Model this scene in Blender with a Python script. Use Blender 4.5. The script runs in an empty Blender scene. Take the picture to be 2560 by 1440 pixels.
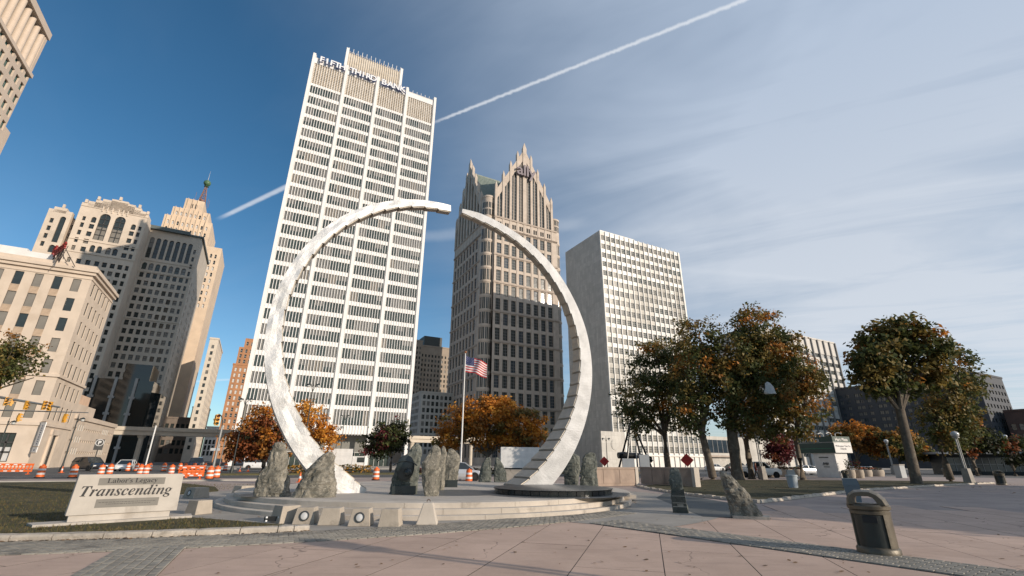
import bpy, math, random
from mathutils import Vector, Matrix, noise as mnoise

R = math.radians
D = bpy.data
SC = bpy.context.scene
COL = SC.collection
PI = math.pi

# ------------------------------------------------------------------ camera
cam_d = D.cameras.new("camera")
cam_d.sensor_width = 36.0
cam_d.lens = 16.259
cam_d.clip_start = 0.1
cam_d.clip_end = 6000
cam = D.objects.new("camera", cam_d)
COL.objects.link(cam)
cam.matrix_world = Matrix.Translation((0, 0, 1.65)) @ Matrix.Rotation(R(90 + 20.566), 4, 'X') @ Matrix.Rotation(R(0.481), 4, 'Z')
SC.camera = cam

# ------------------------------------------------------------------ sun, sky, exposure
SUN_AZ, SUN_EL = 119.0, 17.0
SUN_DIR = Vector((math.sin(R(SUN_AZ)) * math.cos(R(SUN_EL)), math.cos(R(SUN_AZ)) * math.cos(R(SUN_EL)), math.sin(R(SUN_EL))))
sun_d = D.lights.new("sun", 'SUN')
sun_d.energy = 4.0
sun_d.angle = R(0.53)
sun_d.color = (1.0, 0.875, 0.73)
sun = D.objects.new("sun", sun_d)
COL.objects.link(sun)
sun.rotation_mode = 'QUATERNION'
sun.rotation_quaternion = SUN_DIR.to_track_quat('Z', 'Y')
sun.location = (60, -30, 60)

SC.view_settings.view_transform = 'Standard'
SC.view_settings.look = 'None'
SC.view_settings.gamma = 1.0
SC.view_settings.exposure = 0.1
SC.view_settings.use_curve_mapping = False


class NT:
    """Small helper to write node trees."""
    def __init__(s, tree):
        s.t = tree

    def n(s, typ, **kw):
        nd = s.t.nodes.new(typ)
        for k, v in kw.items():
            setattr(nd, k, v)
        return nd

    def put(s, sock, v):
        if v is None:
            return
        if hasattr(v, 'links') or hasattr(v, 'is_linked'):
            s.t.links.new(v, sock)
        else:
            sock.default_value = v

    def math(s, op, a, b=None, c=None, clamp=False):
        nd = s.n('ShaderNodeMath', operation=op, use_clamp=clamp)
        s.put(nd.inputs[0], a)
        s.put(nd.inputs[1], b)
        s.put(nd.inputs[2], c)
        return nd.outputs[0]

    def vmath(s, op, a, b=None):
        nd = s.n('ShaderNodeVectorMath', operation=op)
        s.put(nd.inputs[0], a)
        s.put(nd.inputs[1], b)
        return nd.outputs['Value'] if op in ('DOT_PRODUCT', 'LENGTH') else nd.outputs[0]

    def step(s, v, lo, hi):
        nd = s.n('ShaderNodeMapRange', interpolation_type='SMOOTHSTEP')
        s.put(nd.inputs[0], v)
        nd.inputs[1].default_value = lo
        nd.inputs[2].default_value = hi
        return nd.outputs[0]

    def mix(s, f, a, b, blend='MIX'):
        nd = s.n('ShaderNodeMix', data_type='RGBA', blend_type=blend)
        s.put(nd.inputs[0], f)
        s.put(nd.inputs[6], a)
        s.put(nd.inputs[7], b)
        return nd.outputs[2]

    def noise(s, vec, scale, detail=4, rough=0.55, dist=0.0):
        nd = s.n('ShaderNodeTexNoise')
        s.put(nd.inputs['Vector'], vec)
        nd.inputs['Scale'].default_value = scale
        nd.inputs['Detail'].default_value = detail
        nd.inputs['Roughness'].default_value = rough
        nd.inputs['Distortion'].default_value = dist
        return nd.outputs[0]

    def comb(s, x, y, z):
        nd = s.n('ShaderNodeCombineXYZ')
        s.put(nd.inputs[0], x)
        s.put(nd.inputs[1], y)
        s.put(nd.inputs[2], z)
        return nd.outputs[0]


def c4(c):
    return (c[0], c[1], c[2], 1.0)


world = D.worlds.new("World")
SC.world = world
world.use_nodes = True
W_ = NT(world.node_tree)
world.node_tree.nodes.clear()
sky = W_.n('ShaderNodeTexSky', sky_type='NISHITA')
sky.sun_disc = False
sky.sun_elevation = R(SUN_EL)
sky.sun_rotation = R(SUN_AZ)
sky.altitude = 180
sky.air_density = 1.0
sky.dust_density = 0.5
sky.ozone_density = 4.0
tc = W_.n('ShaderNodeTexCoord')
sep = W_.n('ShaderNodeSeparateXYZ')
W_.put(sep.inputs[0], tc.outputs['Generated'])
dx, dy, dz = sep.outputs
zc = W_.math('MAXIMUM', dz, 0.03)
px = W_.math('DIVIDE', dx, zc)
py = W_.math('DIVIDE', dy, zc)
pl = W_.comb(px, py, 0.0)                     # direction carried to a flat layer of high cloud
# thin cirrus veil, thicker towards the east where the sun stands
hz = W_.comb(W_.math('MULTIPLY', dx, 1.0), dy, W_.math('MULTIPLY', dz, 1.8))
east = W_.step(W_.math('ADD', W_.math('MULTIPLY', dx, 1.0), W_.math('MULTIPLY', dz, 0.55)), -0.12, 0.95)
big = W_.noise(hz, 1.7, 4, 0.55, 0.6)
streak = W_.noise(W_.comb(W_.math('ADD', W_.math('MULTIPLY', px, 0.55), W_.math('MULTIPLY', py, -0.25)), W_.math('ADD', W_.math('MULTIPLY', px, 0.8), W_.math('MULTIPLY', py, 1.7)), 0.0), 0.9, 6, 0.6, 0.8)
veil = W_.math('ADD', east, W_.math('MULTIPLY', W_.math('SUBTRACT', big, 0.5), W_.math('ADD', 0.12, W_.math('MULTIPLY', east, 0.95))))
veil = W_.math('ADD', veil, W_.math('MULTIPLY', W_.math('SUBTRACT', streak, 0.5), W_.math('ADD', 0.10, W_.math('MULTIPLY', east, 1.15))), clamp=True)


def trail(p0, p1, width, soft, strength, puff, s0, s1):
    """A condensation trail along the straight line p0-p1 of the cloud layer."""
    d = Vector((p1[0] - p0[0], p1[1] - p0[1]))
    L = d.length
    d = d / L
    rel = W_.vmath('SUBTRACT', pl, (p0[0], p0[1], 0.0))
    along = W_.vmath('DOT_PRODUCT', rel, (d.x, d.y, 0.0))
    across = W_.vmath('DOT_PRODUCT', rel, (-d.y, d.x, 0.0))
    wob = W_.noise(W_.comb(along, W_.math('MULTIPLY', across, 0.4), 0.0), 9.0 / max(width * 40, .2), 5, 0.65)
    ac = W_.math('ABSOLUTE', W_.math('ADD', across, W_.math('MULTIPLY', W_.math('SUBTRACT', wob, 0.5), width * puff)))
    m = W_.math('SUBTRACT', 1.0, W_.step(ac, width * (1 - soft), width * (1 + soft)))
    e = W_.math('MULTIPLY', W_.step(along, s0, s0 + 0.15), W_.math('SUBTRACT', 1.0, W_.step(along, s1 - 0.15, s1)))
    den = W_.math('ADD', 0.72, W_.math('MULTIPLY', wob, 0.5))
    return W_.math('MULTIPLY', W_.math('MULTIPLY', W_.math('MULTIPLY', m, e), den), strength)
trails = [trail((0.529, 0.763), (-0.246, 1.182), 0.0050, 0.9, 0.62, 2.6, -1.2, 0.95),
          trail((-0.894, 1.562), (-1.341, 1.843), 0.010, 0.7, 0.55, 0.5, -0.35, 0.52),
          trail((0.524, 1.946), (1.593, 1.558), 0.050, 0.9, 0.11, 2.0, -0.1, 1.6),
          trail((-0.80, 2.05), (-0.266, 1.948), 0.045, 0.8, 0.16, 1.5, -0.3, 1.2),
          trail((0.973, 2.358), (1.608, 2.463), 0.030, 0.9, 0.08, 1.0, -0.2, 1.1),
          trail((-4.278, 6.414), (-3.674, 6.219), 0.06, 0.8, 0.30, 1.0, -1.2, 1.6)]
cloud_col = W_.mix(W_.step(dz, 0.18, 0.78), (4.9, 5.2, 5.65, 1.0), (3.5, 4.15, 5.15, 1.0))
blue = W_.mix(1.0, sky.outputs[0], W_.mix(W_.step(dz, 0.0, 0.55), (0.95, 1.0, 0.95, 1.0), (0.50, 0.80, 0.82, 1.0)), 'MULTIPLY')   # clear dry autumn air
skyc = W_.mix(W_.math('MULTIPLY', veil, 0.88), blue, cloud_col)
for tr in trails:
    skyc = W_.mix(tr, skyc, (6.0, 6.2, 6.5, 1.0))
bg = W_.n('ShaderNodeBackground')
W_.put(bg.inputs[0], skyc)
bg.inputs[1].default_value = 0.135
wo = W_.n('ShaderNodeOutputWorld')
W_.t.links.new(bg.outputs[0], wo.inputs[0])

# ------------------------------------------------------------------ helpers
GRID = R(28.0)                                 # the street grid: a runs along the avenue, b away from the river
UX, UY = math.cos(GRID), math.sin(GRID)


def AB(a, b, z=0.0):
    return Vector((a * UX - b * UY, a * UY + b * UX, z))


MATS = {}


def mat(name, col, rough=0.8, var=0.12, scale=2.0, bump=0.0, bscale=30.0, metal=0.0, col2=None, thresh=None,
        coat=0.0, spec=0.5, streak=0.0, rand=0.0, emit=0.0, alpha=None, trans=0.0):
    """A procedural surface: base colour broken up by two scales of noise, optional second colour, streaks and relief."""
    if name in MATS:
        return MATS[name]
    m = D.materials.new(name)
    m.use_nodes = True
    t = NT(m.node_tree)
    t.t.nodes.clear()
    out = t.n('ShaderNodeOutputMaterial')
    p = t.n('ShaderNodeBsdfPrincipled')
    t.t.links.new(p.outputs[0], out.inputs[0])
    tcn = t.n('ShaderNodeTexCoord')
    v = tcn.outputs['Object']
    lo = c4([max(0, x * (1 - var)) for x in col])
    hi = c4([min(1, x * (1 + var)) for x in col])
    n1 = t.noise(v, scale, 5, 0.6)
    f = t.step(n1, 0.3, 0.7)
    c = t.mix(f, lo, hi)
    if col2 is not None:
        n2 = t.noise(v, thresh[0], 5, 0.65, 0.4)
        c = t.mix(t.step(n2, thresh[1], thresh[2]), c, c4(col2))
    if streak > 0:
        mp = t.n('ShaderNodeMapping')
        t.put(mp.inputs[0], v)
        mp.inputs['Scale'].default_value = (1.3, 1.3, 0.05)
        n3 = t.noise(mp.outputs[0], 0.8, 5, 0.7)
        c = t.mix(t.math('MULTIPLY', t.step(n3, 0.45, 0.75), streak), c, c4([x * 0.55 for x in col]))
    if rand > 0:
        oi = t.n('ShaderNodeObjectInfo')
        k = t.math('ADD', 1.0 - rand, t.math('MULTIPLY', oi.outputs['Random'], 2 * rand))
        c = t.mix(1.0, c, t.comb(k, k, k), 'MULTIPLY')
    t.put(p.inputs['Base Color'], c)
    rr = t.math('ADD', rough - 0.06, t.math('MULTIPLY', n1, 0.12), clamp=True)
    t.put(p.inputs['Roughness'], rr)
    p.inputs['Metallic'].default_value = metal
    p.inputs['Specular IOR Level'].default_value = spec
    p.inputs['Coat Weight'].default_value = coat
    p.inputs['Coat Roughness'].default_value = 0.06
    if trans:
        p.inputs['Transmission Weight'].default_value = trans
    if emit:
        p.inputs['Emission Color'].default_value = c4(col)
        p.inputs['Emission Strength'].default_value = emit
    if bump > 0:
        nb = t.noise(v, bscale, 6, 0.65)
        b = t.n('ShaderNodeBump')
        b.inputs['Strength'].default_value = bump
        b.inputs['Distance'].default_value = 0.05
        t.put(b.inputs['Height'], nb)
        t.t.links.new(b.outputs[0], p.inputs['Normal'])
    MATS[name] = m
    return m


def leafmat(name, col):
    """Leaves: a thin translucent surface, colour varied from leaf spray to leaf spray."""
    if name in MATS:
        return MATS[name]
    m = D.materials.new(name)
    m.use_nodes = True
    t = NT(m.node_tree)
    t.t.nodes.clear()
    out = t.n('ShaderNodeOutputMaterial')
    geo = t.n('ShaderNodeNewGeometry')
    r = geo.outputs['Random Per Island']
    c = t.mix(r, c4([x * 0.65 for x in col]), c4([min(1, x * 1.45) for x in col]))
    d = t.n('ShaderNodeBsdfPrincipled')
    t.put(d.inputs['Base Color'], c)
    d.inputs['Roughness'].default_value = 0.55
    d.inputs['Specular IOR Level'].default_value = 0.25
    tr = t.n('ShaderNodeBsdfTranslucent')
    t.put(tr.inputs[0], c)
    mx = t.n('ShaderNodeMixShader')
    mx.inputs[0].default_value = 0.36
    t.t.links.new(d.outputs[0], mx.inputs[1])
    t.t.links.new(tr.outputs[0], mx.inputs[2])
    t.t.links.new(mx.outputs[0], out.inputs[0])
    MATS[name] = m
    return m


class MB:
    """Collects faces, then links them as one mesh object."""
    def __init__(s):
        s.v = []
        s.f = []
        s.m = []

    def face(s, pts, mi=0):
        i = len(s.v)
        s.v.extend([tuple(p) for p in pts])
        s.f.append(tuple(range(i, i + len(pts))))
        s.m.append(mi)

    def box(s, x0, y0, z0, x1, y1, z1, mi=0, M=None):
        c = [(x0, y0, z0), (x1, y0, z0), (x1, y1, z0), (x0, y1, z0), (x0, y0, z1), (x1, y0, z1), (x1, y1, z1), (x0, y1, z1)]
        s.hexa(c, mi, M)

    def hexa(s, c, mi=0, M=None):
        if M is not None:
            c = [tuple(M @ Vector(p)) for p in c]
        i = len(s.v)
        s.v.extend(c)
        for q in ((0, 3, 2, 1), (4, 5, 6, 7), (0, 1, 5, 4), (1, 2, 6, 5), (2, 3, 7, 6), (3, 0, 4, 7)):
            s.f.append(tuple(i + k for k in q))
            s.m.append(mi)

    def prism(s, poly, z0, z1, mi=0, M=None, top=None):
        """poly in xy (counter-clockwise), extruded in z; top = optional other outline for the upper end."""
        n = len(poly)
        tp = top or poly
        pts = [(p[0], p[1], z0) for p in poly] + [(p[0], p[1], z1) for p in tp]
        if M is not None:
            pts = [tuple(M @ Vector(p)) for p in pts]
        i = len(s.v)
        s.v.extend(pts)
        s.f.append(tuple(i + k for k in reversed(range(n))))
        s.f.append(tuple(i + n + k for k in range(n)))
        s.m += [mi, mi]
        for k in range(n):
            j = (k + 1) % n
            s.f.append((i + k, i + j, i + n + j, i + n + k))
            s.m.append(mi)

    def bar(s, p, q, w, h=None, mi=0):
        p, q = Vector(p), Vector(q)
        d = (q - p)
        L = d.length
        M = Matrix.Translation(p) @ d.to_track_quat('Z', 'Y').to_matrix().to_4x4()
        h = h or w
        s.box(-w / 2, -h / 2, 0, w / 2, h / 2, L, mi, M)

    def tube(s, pts, rad, n=8, mi=0, caps=True):
        pts = [Vector(p) for p in pts]
        if not isinstance(rad, (list, tuple)):
            rad = [rad] * len(pts)
        base = len(s.v)
        for k, p in enumerate(pts):
            d = (pts[min(k + 1, len(pts) - 1)] - pts[max(k - 1, 0)]).normalized()
            q = d.to_track_quat('Z', 'Y')
            for j in range(n):
                a = 2 * PI * j / n
                s.v.append(tuple(p + q @ Vector((math.cos(a) * rad[k], math.sin(a) * rad[k], 0))))
        for k in range(len(pts) - 1):
            for j in range(n):
                a, b = base + k * n + j, base + k * n + (j + 1) % n
                s.f.append((a, b, b + n, a + n))
                s.m.append(mi)
        if caps:
            s.f.append(tuple(base + j for j in reversed(range(n))))
            e = base + (len(pts) - 1) * n
            s.f.append(tuple(e + j for j in range(n)))
            s.m += [mi, mi]

    def lathe(s, prof, n=20, mi=0, c=(0, 0, 0), M=None, caps=True):
        base = len(s.v)
        for r, z in prof:
            for j in range(n):
                a = 2 * PI * j / n
                p = Vector((c[0] + math.cos(a) * r, c[1] + math.sin(a) * r, c[2] + z))
                s.v.append(tuple(M @ p if M is not None else p))
        for k in range(len(prof) - 1):
            mk = mi[k] if isinstance(mi, (list, tuple)) else mi
            for j in range(n):
                a, b = base + k * n + j, base + k * n + (j + 1) % n
                s.f.append((a, b, b + n, a + n))
                s.m.append(mk)
        if caps:
            s.f.append(tuple(base + j for j in reversed(range(n))))
            e = base + (len(prof) - 1) * n
            s.f.append(tuple(e + j for j in range(n)))
            mk = mi if not isinstance(mi, (list, tuple)) else mi[0]
            s.m += [mk, mk if not isinstance(mi, (list, tuple)) else mi[-1]]

    def ball(s, c, r, n=14, mi=0, sz=1.0):
        prof = [(max(1e-4, r * math.sin(PI * k / 8)), -r * sz * math.cos(PI * k / 8)) for k in range(9)]
        s.lathe(prof, n, mi, c, caps=False)

    def mesh(s, name, mats, smooth=False):
        me = D.meshes.new(name)
        me.from_pydata(s.v, [], s.f)
        for m_ in (mats if isinstance(mats, (list, tuple)) else [mats]):
            me.materials.append(m_)
        if any(s.m):
            me.polygons.foreach_set('material_index', s.m)
        if smooth:
            me.polygons.foreach_set('use_smooth', [True] * len(me.polygons))
            try:
                me.set_sharp_from_angle(angle=R(40))
            except Exception:
                pass
        me.update()
        return me

    def build(s, name, mats, parent=None, smooth=False, loc=None, rz=None):
        return link(name, s.mesh(name, mats, smooth), parent, loc, rz)


def link(name, data, parent=None, loc=None, rz=None):
    o = D.objects.new(name, data)
    COL.objects.link(o)
    if parent is not None:
        o.parent = parent
    if loc is not None:
        o.location = loc
    if rz is not None:
        o.rotation_euler = (0, 0, rz)
    return o


def tag(o, label=None, cat=None, group=None, kind=None):
    if label:
        o['label'] = label
    if cat:
        o['category'] = cat
    if group:
        o['group'] = group
    if kind:
        o['kind'] = kind
    return o


def thing(name, label, cat, loc=(0, 0, 0), rz=0.0, group=None, kind=None):
    o = link(name, None, None, loc, rz)
    o.empty_display_size = 0.3
    return tag(o, label, cat, group, kind)


def copy_tree(o, parent=None):
    c = o.copy()
    COL.objects.link(c)
    c.parent = parent
    for ch in list(o.children):
        copy_tree(ch, c)
    return c


def text_mesh(name, body, size, extrude, material, offset=0.0, shear=0.0, spacing=1.0, align='CENTER'):
    cu = D.curves.new(name, 'FONT')
    cu.body = body
    cu.size = size
    cu.extrude = extrude
    cu.offset = offset
    cu.shear = shear
    cu.space_character = spacing
    cu.align_x = align
    cu.resolution_u = 3
    return curve_to_mesh(name, cu, material)


def curve_to_mesh(name, cu, material):
    o = D.objects.new(name, cu)
    COL.objects.link(o)
    bpy.context.view_layer.update()
    dg = bpy.context.evaluated_depsgraph_get()
    me = D.meshes.new_from_object(o.evaluated_get(dg))
    D.objects.remove(o)
    D.curves.remove(cu)
    me.materials.clear()
    for m_ in (material if isinstance(material, (list, tuple)) else [material]):
        me.materials.append(m_)
    return me


# ------------------------------------------------------------------ facades with real openings
class Face:
    """A wall plane: origin, direction along the wall; inward is to the left of it turned by 90 degrees."""
    def __init__(s, o, u):
        s.o = Vector(o)
        s.u = Vector((u[0], u[1], 0)).normalized()
        s.n = Vector((-s.u.y, s.u.x, 0))

    def p(s, u, z, d=0.0):
        return s.o + s.u * u + s.n * d + Vector((0, 0, z))

    def rz(s):
        return math.atan2(s.u.y, s.u.x)


def facade(mb, F, u0, u1, z0, z1, ops, depth=0.35, mi=0, mr=None):
    """Wall sheet from u0..u1, z0..z1 with openings (u0,u1,z0,z1[,'arch']) cut out, each with reveals."""
    mr = mi if mr is None else mr
    us = sorted({u0, u1, *[round(o[0], 4) for o in ops], *[round(o[1], 4) for o in ops]})
    zs = sorted({z0, z1, *[round(o[2], 4) for o in ops], *[round(o[3], 4) for o in ops]})
    us = [u for u in us if u0 - 1e-6 <= u <= u1 + 1e-6]
    zs = [z for z in zs if z0 - 1e-6 <= z <= z1 + 1e-6]
    ui = {u: i for i, u in enumerate(us)}
    zi = {z: i for i, z in enumerate(zs)}
    hole = set()
    for o in ops:
        a, b, c, d = (round(o[k], 4) for k in range(4))
        for i in range(ui.get(a, 0), ui.get(b, len(us) - 1)):
            for k in range(zi.get(c, 0), zi.get(d, len(zs) - 1)):
                hole.add((i, k))
    for k in range(len(zs) - 1):
        i = 0
        while i < len(us) - 1:
            if (i, k) in hole:
                i += 1
                continue
            j = i
            while j < len(us) - 1 and (j, k) not in hole:
                j += 1
            mb.face([F.p(us[i], zs[k]), F.p(us[j], zs[k]), F.p(us[j], zs[k + 1]), F.p(us[i], zs[k + 1])], mi)
            i = j
    for o in ops:
        a, b, c, d = o[:4]
        mb.face([F.p(a, c), F.p(b, c), F.p(b, c, depth), F.p(a, c, depth)], mr)
        mb.face([F.p(a, d), F.p(a, d, depth), F.p(b, d, depth), F.p(b, d)], mr)
        mb.face([F.p(a, c), F.p(a, c, depth), F.p(a, d, depth), F.p(a, d)], mr)
        mb.face([F.p(b, c), F.p(b, d), F.p(b, d, depth), F.p(b, c, depth)], mr)
        if len(o) > 4 and o[4] == 'arch':
            r = (b - a) / 2
            cx = (a + b) / 2
            N = 5
            for sgn in (-1, 1):
                for k in range(N):
                    t0, t1 = PI / 2 * k / N, PI / 2 * (k + 1) / N
                    p0 = (cx + sgn * r * math.cos(t0), d - r + r * math.sin(t0))
                    p1 = (cx + sgn * r * math.cos(t1), d - r + r * math.sin(t1))
                    q = [F.p(p0[0], p0[1]), F.p(p1[0], p1[1]), F.p(p1[0], d), F.p(p0[0], d)]
                    mb.face(q if sgn < 0 else q[::-1], mi)
                    w = [F.p(p0[0], p0[1]), F.p(p0[0], p0[1], depth), F.p(p1[0], p1[1], depth), F.p(p1[0], p1[1])]
                    mb.face(w if sgn < 0 else w[::-1], mr)


WINM = {}


def win_parts(mb, w, h, nx, nz, bar, M=None, gi=0, fi=1, split=None):
    """Pane sheets set between frame bars. split: material index of the upper half (a drawn blind)."""
    g = []
    if split is not None:
        hz_ = h * 0.5
        mb_pts = [[(0, 0, 0), (w, 0, 0), (w, 0, hz_), (0, 0, hz_)], [(0, 0, hz_), (w, 0, hz_), (w, 0, h), (0, 0, h)]]
        for q, k in zip(mb_pts, (gi, split)):
            mb.face([tuple(M @ Vector(p)) if M is not None else p for p in q], k)
    else:
        q = [(0, 0, 0), (w, 0, 0), (w, 0, h), (0, 0, h)]
        mb.face([tuple(M @ Vector(p)) if M is not None else p for p in q], gi)
    if bar > 0:
        def fr(x0, z0, x1, z1):
            q = [(x0, -bar * 0.8, z0), (x1, -bar * 0.8, z0), (x1, -bar * 0.8, z1), (x0, -bar * 0.8, z1)]
            mb.face([tuple(M @ Vector(p)) if M is not None else p for p in q], fi)
            if x1 - x0 < z1 - z0:
                for xx in (x0, x1):
                    q = [(xx, -bar * 0.8, z0), (xx, 0, z0), (xx, 0, z1), (xx, -bar * 0.8, z1)]
                    mb.face([tuple(M @ Vector(p)) if M is not None else p for p in q], fi)
            else:
                for zz in (z0, z1):
                    q = [(x0, -bar * 0.8, zz), (x1, -bar * 0.8, zz), (x1, 0, zz), (x0, 0, zz)]
                    mb.face([tuple(M @ Vector(p)) if M is not None else p for p in q], fi)
        for i in range(nx + 1):
            x = w * i / nx
            fr(max(0, x - bar / 2), 0, min(w, x + bar / 2), h)
        for k in range(nz + 1):
            z = h * k / nz
            fr(0, max(0, z - bar / 2), w, min(h, z + bar / 2))


WQ = {}


def add_windows(root, F, ops, depth, style):
    """Queue panes for openings; style(i, op) -> (nx, nz, glass material, frame material, bar, upper material or None)."""
    for i, o in enumerate(ops):
        WQ.setdefault(root, []).append((F, o, depth, style(i, o)))


def flush_windows(root, cap=290, name='window'):
    q = WQ.pop(root, [])
    if not q:
        return
    bpy.context.view_layer.update()
    mw = root.matrix_world
    eye = Vector((0, 0, 1.65))

    def key(e):
        F, o, dp, st = e
        c = mw @ F.p((o[0] + o[1]) / 2, (o[2] + o[3]) / 2, dp)
        return -((o[1] - o[0]) * (o[3] - o[2])) / max(1, (c - eye).length_squared)
    q.sort(key=key)
    for F, o, dp, st in q[:cap]:
        w, h = round(o[1] - o[0], 2), round(o[3] - o[2], 2)
        nx, nz, g, fr, bar, up = st
        kk = (w, h, nx, nz, g.name, fr.name, bar, up.name if up else None)
        if kk not in WINM:
            mb = MB()
            win_parts(mb, w, h, nx, nz, bar, None, 0, 1, 2 if up else None)
            WINM[kk] = mb.mesh('window', [g, fr] + ([up] if up else []))
        link(name, WINM[kk], root, F.p(o[0], o[2], dp), F.rz())
    rest = q[cap:]
    if rest:
        mb = MB()
        ms = []

        def mid(m_):
            if m_ not in ms:
                ms.append(m_)
            return ms.index(m_)
        for F, o, dp, st in rest:
            nx, nz, g, fr, bar, up = st
            M = Matrix.Translation(F.p(o[0], o[2], dp)) @ Matrix.Rotation(F.rz(), 4, 'Z')
            win_parts(mb, o[1] - o[0], o[3] - o[2], nx, nz, bar, M, mid(g), mid(fr), mid(up) if up else None)
        tag(mb.build('upper_windows', ms, root), kind='stuff')


def shell(mb, x0, y0, x1, y1, z0, z1, mi=0, front=False, left=False, right=False, back=True, roof=True):
    """Plain remaining sides of a block."""
    if front:
        mb.face([(x0, y0, z0), (x1, y0, z0), (x1, y0, z1), (x0, y0, z1)], mi)
    if left:
        mb.face([(x0, y1, z0), (x0, y0, z0), (x0, y0, z1), (x0, y1, z1)], mi)
    if right:
        mb.face([(x1, y0, z0), (x1, y1, z0), (x1, y1, z1), (x1, y0, z1)], mi)
    if back:
        mb.face([(x1, y1, z0), (x0, y1, z0), (x0, y1, z1), (x1, y1, z1)], mi)
    if roof:
        mb.face([(x0, y0, z1), (x1, y0, z1), (x1, y1, z1), (x0, y1, z1)], mi)


def grid_ops(cols, w, rows, h, arch=False):
    return [((c, c + w, z, z + h, 'arch') if arch else (c, c + w, z, z + h)) for z in rows for c in cols]


def hsh(*k):
    return random.Random(str(k)).random()

# ------------------------------------------------------------------ the ground, paving and lawns
ASPH = mat('asphalt', (0.085, 0.083, 0.08), 0.9, 0.18, 0.35, 0.25, 90, col2=(0.11, 0.105, 0.10), thresh=(0.09, 0.5, 0.62))
CONC = None


def worn_concrete(name, c1, c2, rand=0.05):
    """Walked-on concrete: broad blotches, drag streaks, gum spots, grit and hairline cracks."""
    m = D.materials.new(name)
    m.use_nodes = True
    t = NT(m.node_tree)
    t.t.nodes.clear()
    out = t.n('ShaderNodeOutputMaterial')
    p = t.n('ShaderNodeBsdfPrincipled')
    t.t.links.new(p.outputs[0], out.inputs[0])
    geo = t.n('ShaderNodeNewGeometry')
    v = geo.outputs['Position']
    c = t.mix(t.step(t.noise(v, 0.55, 6, .65, .5), .32, .68), c4(c1), c4(c2))
    mp = t.n('ShaderNodeMapping')
    t.put(mp.inputs[0], v)
    mp.inputs['Rotation'].default_value = (0, 0, .35)
    mp.inputs['Scale'].default_value = (.35, 2.6, 1)
    c = t.mix(t.math('MULTIPLY', t.step(t.noise(mp.outputs[0], 1.5, 6, .7, .6), .5, .74), .55), c, c4([x * .70 for x in c2]))
    c = t.mix(t.math('MULTIPLY', t.step(t.noise(v, 9.0, 6, .75), .54, .72), .45), c, c4([x * .66 for x in c1]))
    c = t.mix(t.math('MULTIPLY', t.step(t.noise(v, 70.0, 3, .6), .5, .8), .35), c, c4([min(1, x * 1.3) for x in c1]))
    vo = t.n('ShaderNodeTexVoronoi')
    t.put(vo.inputs['Vector'], v)
    vo.inputs['Scale'].default_value = 1.9
    gum = t.math('MULTIPLY', t.math('SUBTRACT', 1.0, t.step(vo.outputs['Distance'], .035, .055)), t.step(t.noise(v, .9, 2), .50, .56))
    c = t.mix(t.math('MULTIPLY', gum, .8), c, c4([x * .38 for x in c2]))
    cr = t.n('ShaderNodeTexVoronoi', feature='DISTANCE_TO_EDGE')
    wv = t.n('ShaderNodeVectorMath', operation='ADD')
    nz_ = t.n('ShaderNodeTexNoise')
    t.put(nz_.inputs['Vector'], v)
    nz_.inputs['Scale'].default_value = 1.6
    sc_ = t.n('ShaderNodeVectorMath', operation='SCALE')
    t.put(sc_.inputs[0], nz_.outputs['Color'])
    sc_.inputs['Scale'].default_value = .9
    t.put(wv.inputs[0], v)
    t.put(wv.inputs[1], sc_.outputs[0])
    t.put(cr.inputs['Vector'], wv.outputs[0])
    cr.inputs['Scale'].default_value = .22
    crack = t.math('MULTIPLY', t.math('SUBTRACT', 1.0, t.step(cr.outputs['Distance'], .0012, .004)), t.step(t.noise(v, .35, 2), .48, .58))
    c = t.mix(t.math('MULTIPLY', crack, .7), c, c4([x * .4 for x in c2]))
    if rand:
        k = t.math('ADD', 1.0 - rand, t.math('MULTIPLY', t.n('ShaderNodeObjectInfo').outputs['Random'], 2 * rand))
        c = t.mix(1.0, c, t.comb(k, k, k), 'MULTIPLY')
    t.put(p.inputs['Base Color'], c)
    t.put(p.inputs['Roughness'], t.math('ADD', .68, t.math('MULTIPLY', t.noise(v, 2.0, 4), .3)))
    b = t.n('ShaderNodeBump')
    b.inputs['Strength'].default_value = .25
    b.inputs['Distance'].default_value = .01
    t.put(b.inputs['Height'], t.math('SUBTRACT', t.noise(v, 55, 5, .7), t.math('MULTIPLY', crack, 1.5)))
    t.t.links.new(b.outputs[0], p.inputs['Normal'])
    MATS[name] = m
    return m


PINK = worn_concrete('pink_concrete', (0.54, 0.385, 0.30), (0.44, 0.31, 0.24))
PINKF = worn_concrete('pink_concrete_sheet', (0.41, 0.32, 0.27), (0.31, 0.245, 0.215), 0)
CONC = worn_concrete('concrete_walk', (0.36, 0.325, 0.28), (0.27, 0.245, 0.215), 0)
JOINT = mat('joint_sand', (0.10, 0.085, 0.07), 0.95, 0.2, 6)
BRICKM = mat('paver_brick', (0.27, 0.245, 0.205), 0.85, 0.22, 6, 0.3, 70, col2=(0.14, 0.13, 0.115), thresh=(1.2, 0.5, 0.65), rand=0.16)
BEDM = mat('paver_bed', (0.055, 0.05, 0.043), 0.95, 0.2, 5)
KERBM = mat('kerb_limestone', (0.46, 0.40, 0.33), 0.85, 0.15, 3.0, 0.5, 25, col2=(0.28, 0.24, 0.19), thresh=(2.5, 0.55, 0.75), rand=0.08)
STEPM = mat('podium_concrete', (0.53, 0.465, 0.39), 0.85, 0.12, 0.9, 0.2, 40, col2=(0.33, 0.285, 0.235), thresh=(1.6, 0.56, 0.76), streak=0.25)
GRASSM = mat('lawn_grass', (0.050, 0.046, 0.016), 0.95, 0.35, 1.2, 0.9, 45, col2=(0.10, 0.078, 0.034), thresh=(0.55, 0.48, 0.66))
DARKPAVE = mat('dark_paving', (0.10, 0.105, 0.10), 0.7, 0.15, 1.0, 0.1, 50)

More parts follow.
